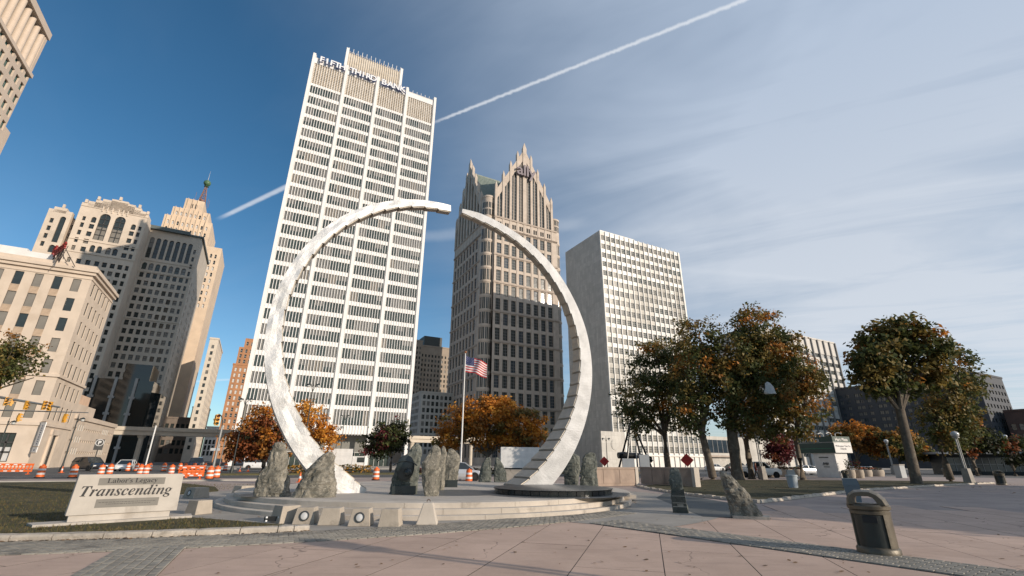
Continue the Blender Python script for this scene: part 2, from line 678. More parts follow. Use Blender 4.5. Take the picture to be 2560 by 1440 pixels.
mb = MB()
mb.face([(-3000, -3000, 0), (3000, -3000, 0), (3000, 3000, 0), (-3000, 3000, 0)])
tag(mb.build('ground', mat('city_ground', (0.14, 0.13, 0.12), 0.9, 0.2, 0.05)), 'grey ground between streets and buildings', 'ground', kind='structure')


def sheet(name, poly, z, m_, label, cat):
    b_ = MB()
    b_.face([(p[0], p[1], z) for p in poly])
    return tag(b_.build(name, m_), label, cat, kind='structure')


av = [AB(-300, 46.5), AB(500, 46.5), AB(500, 99), AB(-300, 99)]
sheet('avenue', av, 0.004, ASPH, 'wide asphalt avenue behind the monument', 'road')
st = [AB(-27, 99), AB(-8, 99), AB(-8, 600), AB(-27, 600)]
sheet('side_street', st, 0.004, ASPH, 'side street running away between the towers', 'road')
LINEM = mat('road_paint', (0.62, 0.60, 0.55), 0.8, 0.25, 3)
mb = MB()
for b0 in (54.2, 58.1, 73.5, 77.2, 81.0, 84.8):
    a0 = -90.0
    while a0 < 160:
        q = [AB(a0, b0, 0.009), AB(a0 + 3, b0, 0.009), AB(a0 + 3, b0 + 0.14, 0.009), AB(a0, b0 + 0.14, 0.009)]
        mb.face(q)
        a0 += 12
for b0 in (50.3, 61.3, 69.6, 97.2):
    mb.face([AB(-200, b0, 0.009), AB(300, b0, 0.009), AB(300, b0 + 0.15, 0.009), AB(-200, b0 + 0.15, 0.009)])
tag(mb.build('lane_markings', LINEM), 'white painted lane lines on the avenue', 'road marking', kind='structure')


def kerb_strip(name, pts, w, h, m_, label, z0=0.0):
    """A kerb following a line, as one structure; returns it."""
    b_ = MB()
    for p, q in zip(pts, pts[1:]):
        p, q = Vector((p[0], p[1], 0)), Vector((q[0], q[1], 0))
        d = (q - p).normalized()
        nn = Vector((-d.y, d.x, 0)) * w / 2
        cs = [p - nn, q - nn, q + nn, p + nn]
        b_.hexa([(c.x, c.y, z0) for c in cs] + [(c.x, c.y, h) for c in cs])
    return tag(b_.build(name, m_), label, 'kerb', kind='structure')


WALKK = mat('kerb_concrete', (0.40, 0.37, 0.33), 0.85, 0.15, 1.0, 0.2, 30)
kerb_strip('kerb', [AB(-200, 46.3), AB(-10, 46.3), AB(3, 46.3)], 0.3, 0.13, WALKK, 'low concrete kerb between the lawn and the avenue')
kerb_strip('kerb', [AB(-200, 99.2), AB(-27, 99.2)], 0.3, 0.13, WALKK, 'concrete kerb along the far pavement by the old bank')
kerb_strip('kerb', [AB(-8, 99.2), AB(300, 99.2)], 0.3, 0.13, WALKK, 'concrete kerb along the far pavement below the white tower')
sheet('far_pavement', [AB(-200, 99.35), AB(-27, 99.35), AB(-27, 105), AB(-200, 105)], 0.12, CONC, 'pale pavement along the foot of the old bank', 'pavement')
sheet('far_pavement', [AB(-8, 99.35), AB(300, 99.35), AB(300, 140), AB(-8, 140)], 0.12, CONC, 'pale pavement in front of the white tower', 'pavement')

# plaza: a sheet of pink concrete with real slabs near the camera
KC = Vector((-15.76, 35.29))                   # centre of the long curve that kerb and brick band follow
PC = Vector((-3.5, 23.8))                      # centre of the monument's podium
sheet('plaza_pavement', [(-40, -12), (70, -12), (95, 60), (60, 75), (6, 60), (-40, 40)], 0.008, PINKF, 'pink concrete plaza around the monument', 'pavement')
bed = MB()
bed.face([(-16, 1.5, 0.012), (20, 1.5, 0.012), (20, 17, 0.012), (-16, 17, 0.012)])
bed = tag(bed.build('slab_bed', JOINT), 'foreground of pink concrete slabs with dark joints', 'pavement', kind='structure')
az = R(15.7)
ex, ey = Vector((math.cos(az), -math.sin(az))), Vector((math.sin(az), math.cos(az)))
slab_cache = {}
for i in range(-14, 18):
    for k in range(-4, 8):
        o = Vector((1.07, 8.84)) + ex * (i * 1.445) + ey * (k * 4.9 + (2.1 if i % 2 else 0))
        c = o + ex * 0.72 + ey * 2.45
        cs = [o, o + ex * 1.445, o + ex * 1.445 + ey * 4.9, o + ey * 4.9]
        if not (-18 < c.x < 22.5 and -0.5 < c.y < 20.5):
            continue
        if max((q - KC).length for q in cs) < 25.9 and c.x < 4.2:
            continue
        if 'm' not in slab_cache:
            b_ = MB()
            b_.box(0.008, 0.008, 0.0, 1.437, 4.892, 0.007, 1)
            b_.m[1] = 0
            slab_cache['m'] = b_.mesh('paving_slab', [PINK, JOINT])
        link('paving_slab', slab_cache['m'], bed, (o.x, o.y, 0.0125 + 0.0004 * ((i * 7 + k * 3) % 5)), -az)


def ring_sector(cx, cy, r0, r1, a0, a1, n, z):
    out = []
    for k in range(n):
        t0, t1 = a0 + (a1 - a0) * k / n, a0 + (a1 - a0) * (k + 1) / n
        out.append([(cx + r * math.cos(t), cy + r * math.sin(t), z) for r, t in ((r0, t0), (r1, t0), (r1, t1), (r0, t1))])
    return out


# grey concrete walk round the podium, laid over the plaza
mb = MB()
N = 72
for k in range(N):
    t0, t1 = 2 * PI * k / N, 2 * PI * (k + 1) / N
    for r0, r1 in ((8.0, 10.2), (10.2, 12.6)):
        q = []
        for r, t in ((r0, t0), (r1, t0), (r1, t1), (r0, t1)):
            p = PC + Vector((math.cos(t), math.sin(t))) * r
            d = p - KC
            if p.y < 24 and d.length > 25.3 and p.x < 3.5:
                p = KC + d * (25.3 / d.length)
            q.append((p.x, p.y, 0.028))
        mb.face(q)
tag(mb.build('podium_walk', CONC), 'pale concrete walk circling the stepped podium', 'pavement', kind='structure')

# brick bands
brick_me = {}


def brick_obj(parent, x, y, z, rz, w, l):
    k = (round(w, 2), round(l, 2))
    if k not in brick_me:
        b_ = MB()
        g = 0.010
        g = 0.006
        b_.prism([(g, g), (k[0] - g, g), (k[0] - g, k[1] - g), (g, k[1] - g)], 0, 0.020,
                 top=[(g + .006, g + .006), (k[0] - g - .006, g + .006), (k[0] - g - .006, k[1] - g - .006), (g + .006, k[1] - g - .006)])
        brick_me[k] = b_.mesh('brick', BRICKM)
    return link('brick', brick_me[k], parent, (x, y, z), rz)


def lay_bricks(root, items, z, limit=280):
    items.sort(key=lambda e: e[0] ** 2 + e[1] ** 2)
    rs = random.Random(7)
    for x, y, rz, w, l in items[:limit]:
        brick_obj(root, x, y, z + rs.uniform(-.002, .003), rz, w, l)
    rest = items[limit:]
    if rest:
        b_ = MB()
        for x, y, rz, w, l in rest:
            M = Matrix.Translation((x, y, z + rs.uniform(-.002, .003))) @ Matrix.Rotation(rz, 4, 'Z')
            g = 0.010
            b_.box(g, g, 0, w - g, l - g, 0.020, 0, M)
        tag(b_.build('far_bricks', BRICKM, root), kind='stuff')


RA, RB = 25.20, 26.84
a_lo, a_hi = math.atan2(8.6 - KC.y, -11.5 - KC.x), math.atan2(17.5 - KC.y, 4.2 - KC.x)
mb = MB()
for q in ring_sector(KC.x, KC.y, RA, RB, a_lo, a_hi, 60, 0.020):
    mb.face(q)
arc = tag(mb.build('brick_band', BEDM), 'curved band of grey brick pavers along the stone kerb', 'pavement', kind='structure')
items = []
nb = 16
rows = int((a_hi - a_lo) * 26 / 0.205)
for r in range(rows):
    t = a_lo + (a_hi - a_lo) * r / rows
    dt = (a_hi - a_lo) / rows
    off = 0.5 if r % 2 else 0.0
    for k in range(nb):
        rr = RA + (RB - RA) * k / nb
        x, y = KC.x + rr * math.cos(t), KC.y + rr * math.sin(t)
        t2 = t + (0.5 * dt if k % 2 else 0.0)
        x, y = KC.x + rr * math.cos(t2), KC.y + rr * math.sin(t2)
        items.append((x, y, t2, (RB - RA) / nb, 0.205 * rr / 26.3))
lay_bricks(arc, items, 0.021)


def straight_band(label, p0, p1, width, brick=(0.205, 0.103)):
    p0, p1 = Vector(p0), Vector(p1)
    d = (p1 - p0)
    L = d.length
    d /= L
    nn = Vector((-d.y, d.x))
    rz = math.atan2(d.y, d.x)
    b_ = MB()
    b_.face([(*(p0 - nn * width / 2), 0.0265), (*(p1 - nn * width / 2), 0.0265), (*(p1 + nn * width / 2), 0.0265), (*(p0 + nn * width / 2), 0.0265)])
    root = tag(b_.build('brick_band', BEDM), label, 'pavement', kind='structure')
    it = []
    nr = int(width / brick[1])
    for r in range(nr):
        s = -(r % 2) * brick[0] / 2
        while s < L - brick[0] * .6:
            p = p0 + d * max(s, 0) - nn * (width / 2) + nn * (r * width / nr)
            it.append((p.x, p.y, rz, brick[0] if s >= 0 else brick[0] / 2, width / nr))
            s += brick[0]
    lay_bricks(root, it, 0.0275, 260)


straight_band('straight dark brick band under the brown trash bin', (2.75, 15.0), (8.6, 7.35), 1.28, (0.23, 0.128))
straight_band('short brick band reaching the picture edge below the sign', (-6.9, 10.15), (-5.2, 6.6), 1.12, (0.23, 0.125))

# left lawn with its kerb of stone blocks
LZ = 0.07
lawn = []
t_end = math.atan2(12.75 - KC.y, -4.95 - KC.x)
t_beg = math.atan2(4.5 - KC.y, -28.0 - KC.x)
for k in range(25):
    t = t_beg + (t_end - t_beg) * k / 24
    lawn.append((KC.x + 24.85 * math.cos(t), KC.y + 24.85 * math.sin(t)))
lawn += [(-5.7, 13.3), (-6.8, 13.84), (-8.3, 14.5), (-9.7, 15.1), (-12.4, 16.6), (-14.9, 20.0), (-16.0, 24.0), (-15.9, 27.5), (-18.2, 31.0)]
e1, e0 = AB(2.0, 46.1), AB(-70, 46.1)
lawn += [(e1.x - 6, e1.y - 4), (-30, 37.0), (-38, 32.0), (-60, 20), (-50, 5)]
mb = MB()
mb.prism(lawn, 0.0, LZ)
lawn_o = tag(mb.build('lawn', GRASSM), 'dry green lawn strewn with leaves around the stone sign', 'lawn', kind='structure')

mb = MB()
mb.face([(KC.x + r * math.cos(t), KC.y + r * math.sin(t), 0.030) for r, t in ((24.8, t_beg), (25.19, t_beg), (25.19, t_end), (24.8, t_end))])
kb = MB()
for q in ring_sector(KC.x, KC.y, 24.86, 25.17, t_beg, t_end, 40, 0.032):
    kb.face(q)
kerb_o = tag(kb.build('stone_kerb', JOINT), 'kerb of pale limestone blocks edging the sign lawn', 'kerb', kind='structure')
rk = random.Random(3)
s = t_end
while s > t_beg:
    L = rk.uniform(0.72, 1.0) if s < t_end - 0.02 else 0.35
    b_ = MB()
    n = 6
    w0, w1 = 24.86, 25.17
    prof = [(w0, 0.0), (w1, 0.0), (w1 + .0, 0.085), (w1 - .035, 0.125), (w0 + .035, 0.13), (w0, 0.10)]
    dt = (L - 0.018) / 25.0
    ring = []
    for k in range(n + 1):
        t = s - dt * k / n
        e = 0.02 if k in (0, n) else 0.0
        ring.append([(KC.x + (r + mnoise.noise((r * 9, t * 300, z * 9)) * .012) * math.cos(t), KC.y + (r + mnoise.noise((r * 9, t * 300, z * 9)) * .012) * math.sin(t),
                      0.025 + z * (1 - e * 3) + mnoise.noise((r * 7, t * 200, z * 5)) * .006) for r, z in prof])
    for k in range(n):
        for j in range(6):
            j2 = (j + 1) % 6
            b_.face([ring[k][j], ring[k + 1][j], ring[k + 1][j2], ring[k][j2]])
    b_.face(ring[0])
    b_.face(ring[n][::-1])
    b_.build('kerb_stone', KERBM, kerb_o)
    s -= L / 25.0
    if s < t_end - 0.75:
        break

# right lawn
rl = [(11.0, 22.5), (17.0, 27.8), (23.0, 33.1), (35.0, 41.4), (47.0, 48.8), (46.5, 52.8), (33, 53.0), (20, 50.8), (14.2, 43.0), (9.3, 36.2), (9.1, 33.0), (9.35, 29.6), (9.9, 26.2)]
mb = MB()
mb.prism(rl, 0.0, LZ)
tag(mb.build('lawn', GRASSM), 'shaded lawn under the maples beside the plaza', 'lawn', kind='structure')
kb = MB()
kb.face([(10.9, 22.35, 0.03), (11.1, 22.35, 0.03), (11.1, 22.65, 0.03), (10.9, 22.65, 0.03)])
kerb_r = tag(kb.build('stone_kerb', JOINT), 'kerb of rough pale stones along the maple lawn', 'kerb', kind='structure')
rs_me = []
for v in range(5):
    b_ = MB()
    rv = random.Random(v)
    b_.prism([(0, -.13), (.56, -.14), (.57, .13), (0.01, .14)], 0, 0.12 + rv.uniform(-.02, .02),
             top=[(.03, -.09 + rv.uniform(-.02, .02)), (.53, -.10), (.53 + rv.uniform(-.02, .02), .09), (.04, .1)])
    rs_me.append(b_.mesh('kerb_stone', KERBM))


def stones_along(parent, pts, step=0.59):
    n = 0
    for p, q in zip(pts, pts[1:]):
        p, q = Vector((p[0], p[1])), Vector((q[0], q[1]))
        d = q - p
        L = d.length
        d /= L
        s = 0.0
        while s < L - 0.3:
            o = p + d * s
            link('kerb_stone', rs_me[n % 5], parent, (o.x, o.y, 0.022), math.atan2(d.y, d.x) + rk.uniform(-.03, .03))
            s += step
            n += 1


stones_along(kerb_r, [(11.0, 22.4), (17.0, 27.7), (23.0, 33.0), (35.0, 41.3), (47.0, 48.7)])
kerb_c = MB()
kerb_c.face([(9.0, 30, 0.03), (9.2, 30, 0.03), (9.2, 30.2, 0.03), (9.0, 30.2, 0.03)])
kerb_c = tag(kerb_c.build('stone_kerb', JOINT), 'curving low kerb between the podium walk and the maple lawn', 'kerb', kind='structure')
stones_along(kerb_c, [(11.0, 22.35), (9.85, 26.1), (9.3, 29.6), (9.05, 33.0), (9.2, 36.2)], 0.58)

# dark slate path between the two standing stones
sheet('slate_path', [(6.25, 16.6), (7.75, 16.2), (9.6, 21.2), (9.5, 25.6), (8.9, 29.0), (7.2, 25.0), (6.6, 20.0)], 0.034, DARKPAVE, 'dark slate path running between the two standing stones', 'path')

# leaves lying about
LEAFD = [mat('dead_leaf', (0.20, 0.11, 0.045), 0.8, 0.3, 30), mat('dead_leaf_dark', (0.09, 0.055, 0.03), 0.8, 0.3, 30)]
rs = random.Random(11)
mb = MB()


def leaf(b_, x, y, z, s):
    a = rs.uniform(0, 2 * PI)
    M = Matrix.Translation((x, y, z + s * .12)) @ Matrix.Rotation(a, 4, 'Z') @ Matrix.Rotation(rs.uniform(-.35, .35), 4, 'X')
    pts = [(-s, 0, 0), (-s * .3, -s * .5, 0), (s * .5, -s * .42, s * .1), (s, 0, s * .15), (s * .45, s * .5, s * .1), (-s * .35, s * .42, 0)]
    b_.face([tuple(M @ Vector(p)) for p in pts], rs.randint(0, 1))


for _ in range(330):
    x, y = rs.uniform(-9, 16), rs.uniform(6.5, 17)
    if (Vector((x, y)) - KC).length < 25.3 and x < 4:
        continue
    leaf(mb, x, y, 0.027, rs.uniform(.02, .05))
for _ in range(260):
    t = rs.uniform(a_lo, t_end)
    r = rs.gauss(25.22, .05)
    leaf(mb, KC.x + r * math.cos(t), KC.y + r * math.sin(t), 0.045, rs.uniform(.02, .045))
for _ in range(420):
    x, y = rs.uniform(-26, -6), rs.uniform(9, 28)
    if (Vector((x, y)) - KC).length < 24.7 and (Vector((x, y)) - PC).length > 13.5:
        leaf(mb, x, y, LZ + .03, rs.uniform(.03, .07))
for _ in range(500):
    leaf(mb, rs.uniform(12, 46), rs.uniform(30, 52), LZ + .02, rs.uniform(.04, .09))
for _ in range(90):
    t = rs.uniform(0, 2 * PI)
    r = rs.uniform(9.0, 9.3)
    leaf(mb, PC.x + r * math.cos(t), PC.y + r * math.sin(t), 0.03, rs.uniform(.03, .06))
tag(mb.build('fallen_leaves', LEAFD), 'brown fallen leaves scattered over plaza and lawns', 'leaves', kind='stuff')

# blades of grass on the near lawn
GB = [mat('grass_blade', (0.066, 0.064, 0.018), 0.8, 0.3, 4), mat('grass_blade_dry', (0.14, 0.10, 0.035), 0.8, 0.3, 4)]
mb = MB()
cnt = 0
while cnt < 26000:
    x, y = rs.uniform(-30, -4.9), rs.uniform(8, 34)
    if (Vector((x, y)) - KC).length > 24.8 or (Vector((x, y)) - PC).length < 12.7 and not (x > -9.5 and y < 14.6 and (x + 9.7) * -0.45 + 15.0 > y):
        continue
    if (Vector((x, y)) - PC).length < 12.0 and y > 15.0 - 0.42 * (x + 9.7):
        continue
    k = (x * x + y * y) ** .5
    if rs.random() > (16 / k) ** 2:
        continue
    h = rs.uniform(.03, .075)
    a = rs.uniform(0, 2 * PI)
    w = rs.uniform(.004, .009)
    lx, ly = rs.gauss(0, .022), rs.gauss(0, .022)
    mb.face([(x - w * math.cos(a), y - w * math.sin(a), LZ), (x + w * math.cos(a), y + w * math.sin(a), LZ), (x + lx, y + ly, LZ + h)], 1 if rs.random() < .42 else 0)
    cnt += 1
tag(mb.build('grass', GB), 'short dry grass blades on the sign lawn', 'grass', kind='stuff')

# median with hedge in the avenue
mb = MB()
q = [AB(-6, 61.8), AB(62, 61.8), AB(62, 66.5), AB(-6, 66.5)]
mb.prism([(p.x, p.y) for p in q], 0.0, 0.16)
tag(mb.build('median', mat('median_turf', (0.10, 0.088, 0.04), 0.95, 0.3, 0.8, 0.6, 30)), 'grassy median strip between the lanes of the avenue', 'median', kind='structure')

# ------------------------------------------------------------------ buildings
GL_DARK = mat('glass_dark', (0.030, 0.038, 0.036), 0.10, 0.2, 0.5, spec=0.6)
GL_GREEN = mat('glass_green', (0.045, 0.062, 0.055), 0.12, 0.25, 0.4, spec=0.6)
GL_BLUE = mat('glass_blue', (0.035, 0.050, 0.065), 0.06, 0.2, 0.5, spec=0.8)
GL_TEAL = mat('glass_teal', (0.03, 0.12, 0.11), 0.08, 0.2, 0.5, spec=0.8)
BLIND = mat('window_blind', (0.17, 0.165, 0.15), 0.35, 0.12, 0.4, coat=0.4)
BLIND2 = mat('window_blind_warm', (0.215, 0.19, 0.155), 0.35, 0.12, 0.4, coat=0.4)
BLINDW = mat('window_blind_white', (0.55, 0.54, 0.52), 0.4, 0.1, 0.4, coat=0.3)
FR_D = mat('frame_dark', (0.05, 0.048, 0.045), 0.5, 0.1, 3)
FR_W = mat('frame_white', (0.55, 0.53, 0.49), 0.6, 0.1, 3)
FR_G = mat('frame_grey', (0.22, 0.21, 0.20), 0.5, 0.1, 3)
WHITEP = mat('white_precast', (0.80, 0.775, 0.745), 0.8, 0.05, 0.25, 0.05, 10, streak=0.10)
ROOFM = mat('flat_roof', (0.20, 0.19, 0.18), 0.9, 0.2, 0.3)


def place(name, label, a, b, cat='building', group=None, k=1.0):
    t = thing(name, label, cat, AB(a * k, b * k), GRID, group)
    t.scale = (k, k, k)
    return t


# ---- white ribbed bank tower
T = place('bank_tower', 'tall white ribbed office tower with FIFTH THIRD BANK lettering', -3.7, 137.5)
TW, TH, TD = 42.9, 131.0, 40.0
post = [0.0, 10.72, 21.45, 32.17, 42.9]
F0 = Face((0, 0, 0), (1, 0))
rows = [15.8 + 4.31 * k for k in range(24)]
ops, cols = [], []
for i in range(4):
    x0, x1 = post[i] + 0.62, post[i + 1] - 0.62
    pit = (x1 - x0) / 12
    for k in range(12):
        cols.append((x0 + pit * k + pit * .13, pit * .74))
for z in rows:
    ops += [(c, c + w, z, z + 3.0) for c, w in cols]
ops += [(c, c + w, 10.6, 14.7) for c, w in cols]
mb = MB()
facade(mb, F0, 0.0, TW, 8.3, 118.9, ops, 0.24)
wl = mb.build('wall', WHITEP, T)
mb = MB()
shell(mb, 0, 0, TW, TD, 8.3, TH - 1.2, 0, left=True, right=True, back=True)
mb.face([(0, 0.0, 8.3), (0, TD, 8.3), (TW, TD, 8.3), (TW, 0.0, 8.3)])
mb.build('side_wall', WHITEP, T)
LOUV = mat('louvre_panel', (0.56, 0.49, 0.40), 0.85, 0.12, 0.6, 0.0, col2=(0.66, 0.60, 0.52), thresh=(0.35, 0.45, 0.65))
mb = MB()
mb.face([(0.3, 0.45, 118.9), (TW - .3, 0.45, 118.9), (TW - .3, 0.45, 127.6), (0.3, 0.45, 127.6)])
mb.face([(0, 0.0, 118.9), (TW, 0, 118.9), (TW, .45, 118.9), (0, .45, 118.9)])
for i in range(4):
    for z in [119.6 + 0.72 * k for k in range(11)]:
        mb.box(post[i] + .55, 0.30, z, post[i + 1] - .55, 0.46, z + 0.30)
mb.build('louvre_screen', LOUV, T)
mb = MB()
mb.box(0.2, 0.1, 127.6, TW - .2, 0.9, 130.0)
mb.build('parapet', WHITEP, T)
me_post = MB()
me_post.box(-0.45, -0.40, 0.0, 0.45, 0.35, 131.2)
me_post = me_post.mesh('post', WHITEP)
for x in post:
    link('post', me_post, T, (x, 0, 0))
fin_me = MB()
fin_me.prism([(-0.07, -0.10), (0.0, -0.15), (0.07, -0.10), (0.07, 0.06), (-0.07, 0.06)], 8.0, 127.7)
fin_me = fin_me.mesh('rib', WHITEP)
spike_me = MB()
spike_me.box(-.06, -.06, 130.0, .06, .06, 131.2)
spike_me = spike_me.mesh('roof_spike', WHITEP)
for i in range(4):
    x0, x1 = post[i] + 0.62, post[i + 1] - 0.62
    for k in range(13):
        x = x0 + (x1 - x0) * k / 12
        link('rib', fin_me, T, (x, 0, 0))
        if k % 2 == 0:
            link('roof_spike', spike_me, T, (x, 0.3, 0))


def tower_style(i, o):
    r = int((o[2] - 8) / 4.31)
    k = int((o[0]) / 2.45)
    h = hsh('t', r, k)
    lean = 0.25 + 0.4 * hsh('row', r)
    if hsh('w', r, int(o[0] * 10)) < 0.05:
        h = hsh('q', r, o[0])
    if h < lean:
        return (1, 1, GL_GREEN, FR_D, 0.0, None)
    if h < lean + 0.28:
        return (1, 1, BLIND, FR_D, 0.0, None)
    if h < lean + 0.5:
        return (1, 1, GL_GREEN, FR_D, 0.0, BLIND)
    return (1, 1, BLIND2, FR_D, 0.0, None)


add_windows(T, F0, ops, 0.22, tower_style)
flush_windows(T, 288)
# lobby under the overhang
mb = MB()
mb.box(3.0, 5.0, 0.0, TW - 3.0, TD - 4, 8.3)
mb.build('lobby_core', mat('lobby_marble', (0.20, 0.195, 0.175), 0.6, 0.15, 0.3), T)
lob = MB()
lob.face([(0, 0, 0), (1.35, 0, 0), (1.35, 0, 3.6), (0, 0, 3.6)])
lob.box(-.05, -.06, 0, .05, 0.02, 3.6, 1)
lob.box(0, -.05, 3.5, 1.35, .02, 3.66, 1)
lob = lob.mesh('lobby_window', [GL_GREEN, FR_W])
for k in range(26):
    link('lobby_window', lob, T, (3.6 + k * 1.38, 4.9, 0.1))
# rooftop screen set back from the front
mb = MB()
PX0, PX1, PY, PZ = 10.4, 31.0, 9.0, 146.0
mb.box(PX0, PY, 129.0, PX1, PY + 22, PZ)
ps = mb.build('plant_screen', LOUV, T)
b_ = MB()
b_.box(-.12, -.28, 129.0, .12, .05, PZ + .6)
b_ = b_.mesh('screen_rib', LOUV)
for k in range(27):
    link('screen_rib', b_, T, (PX0 + (PX1 - PX0) * k / 26, PY, 0))
b_ = MB()
b_.box(-.08, -.08, PZ, .08, .08, PZ + 2.6)
b_ = b_.mesh('roof_spike', WHITEP)
for k in range(13):
    link('roof_spike', b_, T, (PX0 + .4 + (PX1 - PX0 - .8) * k / 12, PY + .2, 0))
b_ = MB()
b_.box(-.5, -.4, 128.0, .5, .5, PZ + 1.8)
b_ = b_.mesh('screen_post', WHITEP)
for x in (PX0, PX1):
    link('screen_post', b_, T, (x, PY, 0))
# lettering, each letter a part
SIGNW = mat('sign_white', (0.80, 0.80, 0.80), 0.5, 0.03, 2)
SIGNB = mat('sign_blue', (0.02, 0.05, 0.22), 0.5, 0.05, 2)
letters = []
for wd, x0, x1 in (('FIFTH', 1.7, 10.0), ('THIRD', 11.7, 20.7), ('BANK', 22.4, 31.4)):
    n = len(wd)
    for k, ch in enumerate(wd):
        letters.append((ch, x0 + (x1 - x0) * (k + .5) / n))
lm = {}
for ch, x in letters:
    if ch not in lm:
        lm[ch] = (text_mesh('letter', ch, 3.2, 0.22, SIGNB, 0.15), text_mesh('letter_face', ch, 3.2, 0.03, SIGNW, 0.08))
    o = link('letter', lm[ch][0], T, (x, -0.75, 128.0))
    o.rotation_euler = (R(90), 0, 0)
    f = link('letter_face', lm[ch][1], o, (0, 0, 0.215))

# ---- gothic tower with stepped gables
STONE = mat('rose_granite', (0.52, 0.435, 0.36), 0.75, 0.08, 0.35, 0.05, 12, col2=(0.41, 0.335, 0.27), thresh=(0.12, 0.5, 0.7))
STONE2 = mat('rose_granite_band', (0.40, 0.325, 0.265), 0.75, 0.1, 0.4)
GROOF = mat('copper_roof', (0.20, 0.235, 0.20), 0.6, 0.12, 0.3, streak=0.2)
AL = place('gothic_tower', 'granite skyscraper with stepped gothic gables, green roof and ally sign', 92.0, 205.0)
colA = [99.4 - 92 + 4.62 * k for k in range(8)]
rowA = [67.4 + 8.02 * k for k in range(-8, 7)]


def gst(i, o):
    h = hsh('al', round(o[0], 1), round(o[2], 1))
    g = GL_DARK if h < .75 else GL_BLUE
    return (3, 4, g, FR_G, 0.13, None)


def slit(i, o):
    return (1, max(2, int((o[3] - o[2]) / 1.6)), GL_DARK, FR_G, 0.12, None)


def gable(root, F, uc, half, zb, apex, zlow, tag_):
    """Stepped pinnacled gable: eight window bays between nine piers that rise to a central pinnacle."""
    b_ = MB()

    def zs(u):
        return zlow + (apex - 11 - zlow) * max(0.0, (half - abs(u - uc))) / half
    n = 8
    pw = 2 * half / n
    wl_ = []
    for i in range(n):
        u0, u1 = uc - half + pw * i, uc - half + pw * (i + 1)
        c = (u0 + u1) / 2
        zt0, zt1 = zs(u0) + 1.2, zs(u1) + 1.2
        w = pw * .66
        a0, a1 = c - w / 2, c + w / 2
        t0, t1 = zs(a0) - 5.5, zs(a1) - 5.5
        t0, t1 = max(t0, zb + 3.0), max(t1, zb + 3.0)
        # stone around a window with a sloping head
        P = F.p
        b_.face([P(u0, zb), P(a0, zb), P(a0, t0), P(a0, zs(a0) + 1.2), P(u0, zt0)])
        b_.face([P(a1, zb), P(u1, zb), P(u1, zt1), P(a1, zs(a1) + 1.2), P(a1, t1)])
        b_.face([P(a0, t0), P(a1, t1), P(a1, zs(a1) + 1.2), P(a0, zs(a0) + 1.2)])
        b_.face([P(a0, zb), P(a0, zb, .5), P(a0, t0, .5), P(a0, t0)])
        b_.face([P(a1, zb), P(a1, t1), P(a1, t1, .5), P(a1, zb, .5)])
        b_.face([P(a0, t0), P(a0, t0, .5), P(a1, t1, .5), P(a1, t1)])
        b_.face([P(u0, zt0), P(u1, zt1), P(u1, zt1, 1.2), P(u0, zt0, 1.2)])
        b_.face([P(u1, zb, 1.2), P(u0, zb, 1.2), P(u0, zt0, 1.2), P(u1, zt1, 1.2)])
        wb = MB()
        m_ = (a0 + a1) / 2
        tm = (t0 + t1) / 2
        wb.face([P(a0, zb, .45), P(a1, zb, .45), P(a1, t1, .45), P(a0, t0, .45)], 0)
        wb.face([P(m_ - .2, zb, .32), P(m_ + .2, zb, .32), P(m_ + .2, tm, .32), P(m_ - .2, tm, .32)], 1)
        for uu in ((a0 + m_) / 2 - .05, (a1 + m_) / 2 - .05):
            wb.face([P(uu - .06, zb, .36), P(uu + .06, zb, .36), P(uu + .06, min(t0, t1), .36), P(uu - .06, min(t0, t1), .36)], 2)
        z = zb + 2.0
        while z < min(t0, t1):
            wb.face([P(a0, z - .07, .38), P(a1, z - .07, .38), P(a1, z + .07, .38), P(a0, z + .07, .38)], 2)
            z += 2.0
        wb.build('gable_window', [GL_DARK, STONE, FR_G], root)
    b_.build('gable', STONE, root)
    for i in range(n + 1):
        u = uc - half + pw * i
        mid = abs(i - n / 2) < .1
        top = zs(u) + (1.6 if mid else 4.2)
        w = 1.25 if mid else 0.72
        pb = MB()
        c = [F.p(u - w, zb - 1.5, -.32), F.p(u + w, zb - 1.5, -.32), F.p(u + w, zb - 1.5, 1.3), F.p(u - w, zb - 1.5, 1.3)]
        t_ = [Vector((q.x, q.y, F.o.z + top)) for q in c]
        pb.hexa([tuple(q) for q in c + t_])
        tip = F.p(u, top + (4.6 if mid else 3.2), .25)
        for k in range(4):
            pb.face([t_[k], t_[(k + 1) % 4], tip])
        pb.build('pinnacle', STONE, root)


FA = Face((6.0, 0, 0), (1, 0))
FL = Face((3.0, 53.0, 0), (0, -1))
opsF = [(c - 6.0, c - 6.0 + 2.75, z, z + 6.2) for z in rowA for c in colA]
sm = []
for c in colA:
    for e in (0.2, 1.55):
        sm.append((c - 6.0 + e, c - 6.0 + e + 1.0, 124.2, 127.0))
mb = MB()
facade(mb, FA, 0.0, 40.6, 0.0, 130.2, opsF + sm, 0.55)
colL = [1.9 + 4.62 * k for k in range(8)]
opsL = [(c, c + 2.75, z, z + 6.2) for z in rowA for c in colL]
facade(mb, FL, 0.0, 44.5, 0.0, 130.2, opsL, 0.55)
mb.face([(46.6, 0, 0), (46.6, 53, 0), (46.6, 53, 130.2), (46.6, 0, 130.2)])
mb.face([(46.6, 53, 0), (3, 53, 0), (3, 53, 130.2), (46.6, 53, 130.2)])
mb.face([(3, 0.5, 130.2), (46.6, 0.5, 130.2), (46.6, 53, 130.2), (3, 53, 130.2)])
mb.face([(3.0, 8.5, 0), (6.0, 4.0, 0), (6.0, 0.0, 130.2), (3.0, 8.5, 130.2)])
mb.build('wall', STONE, AL)
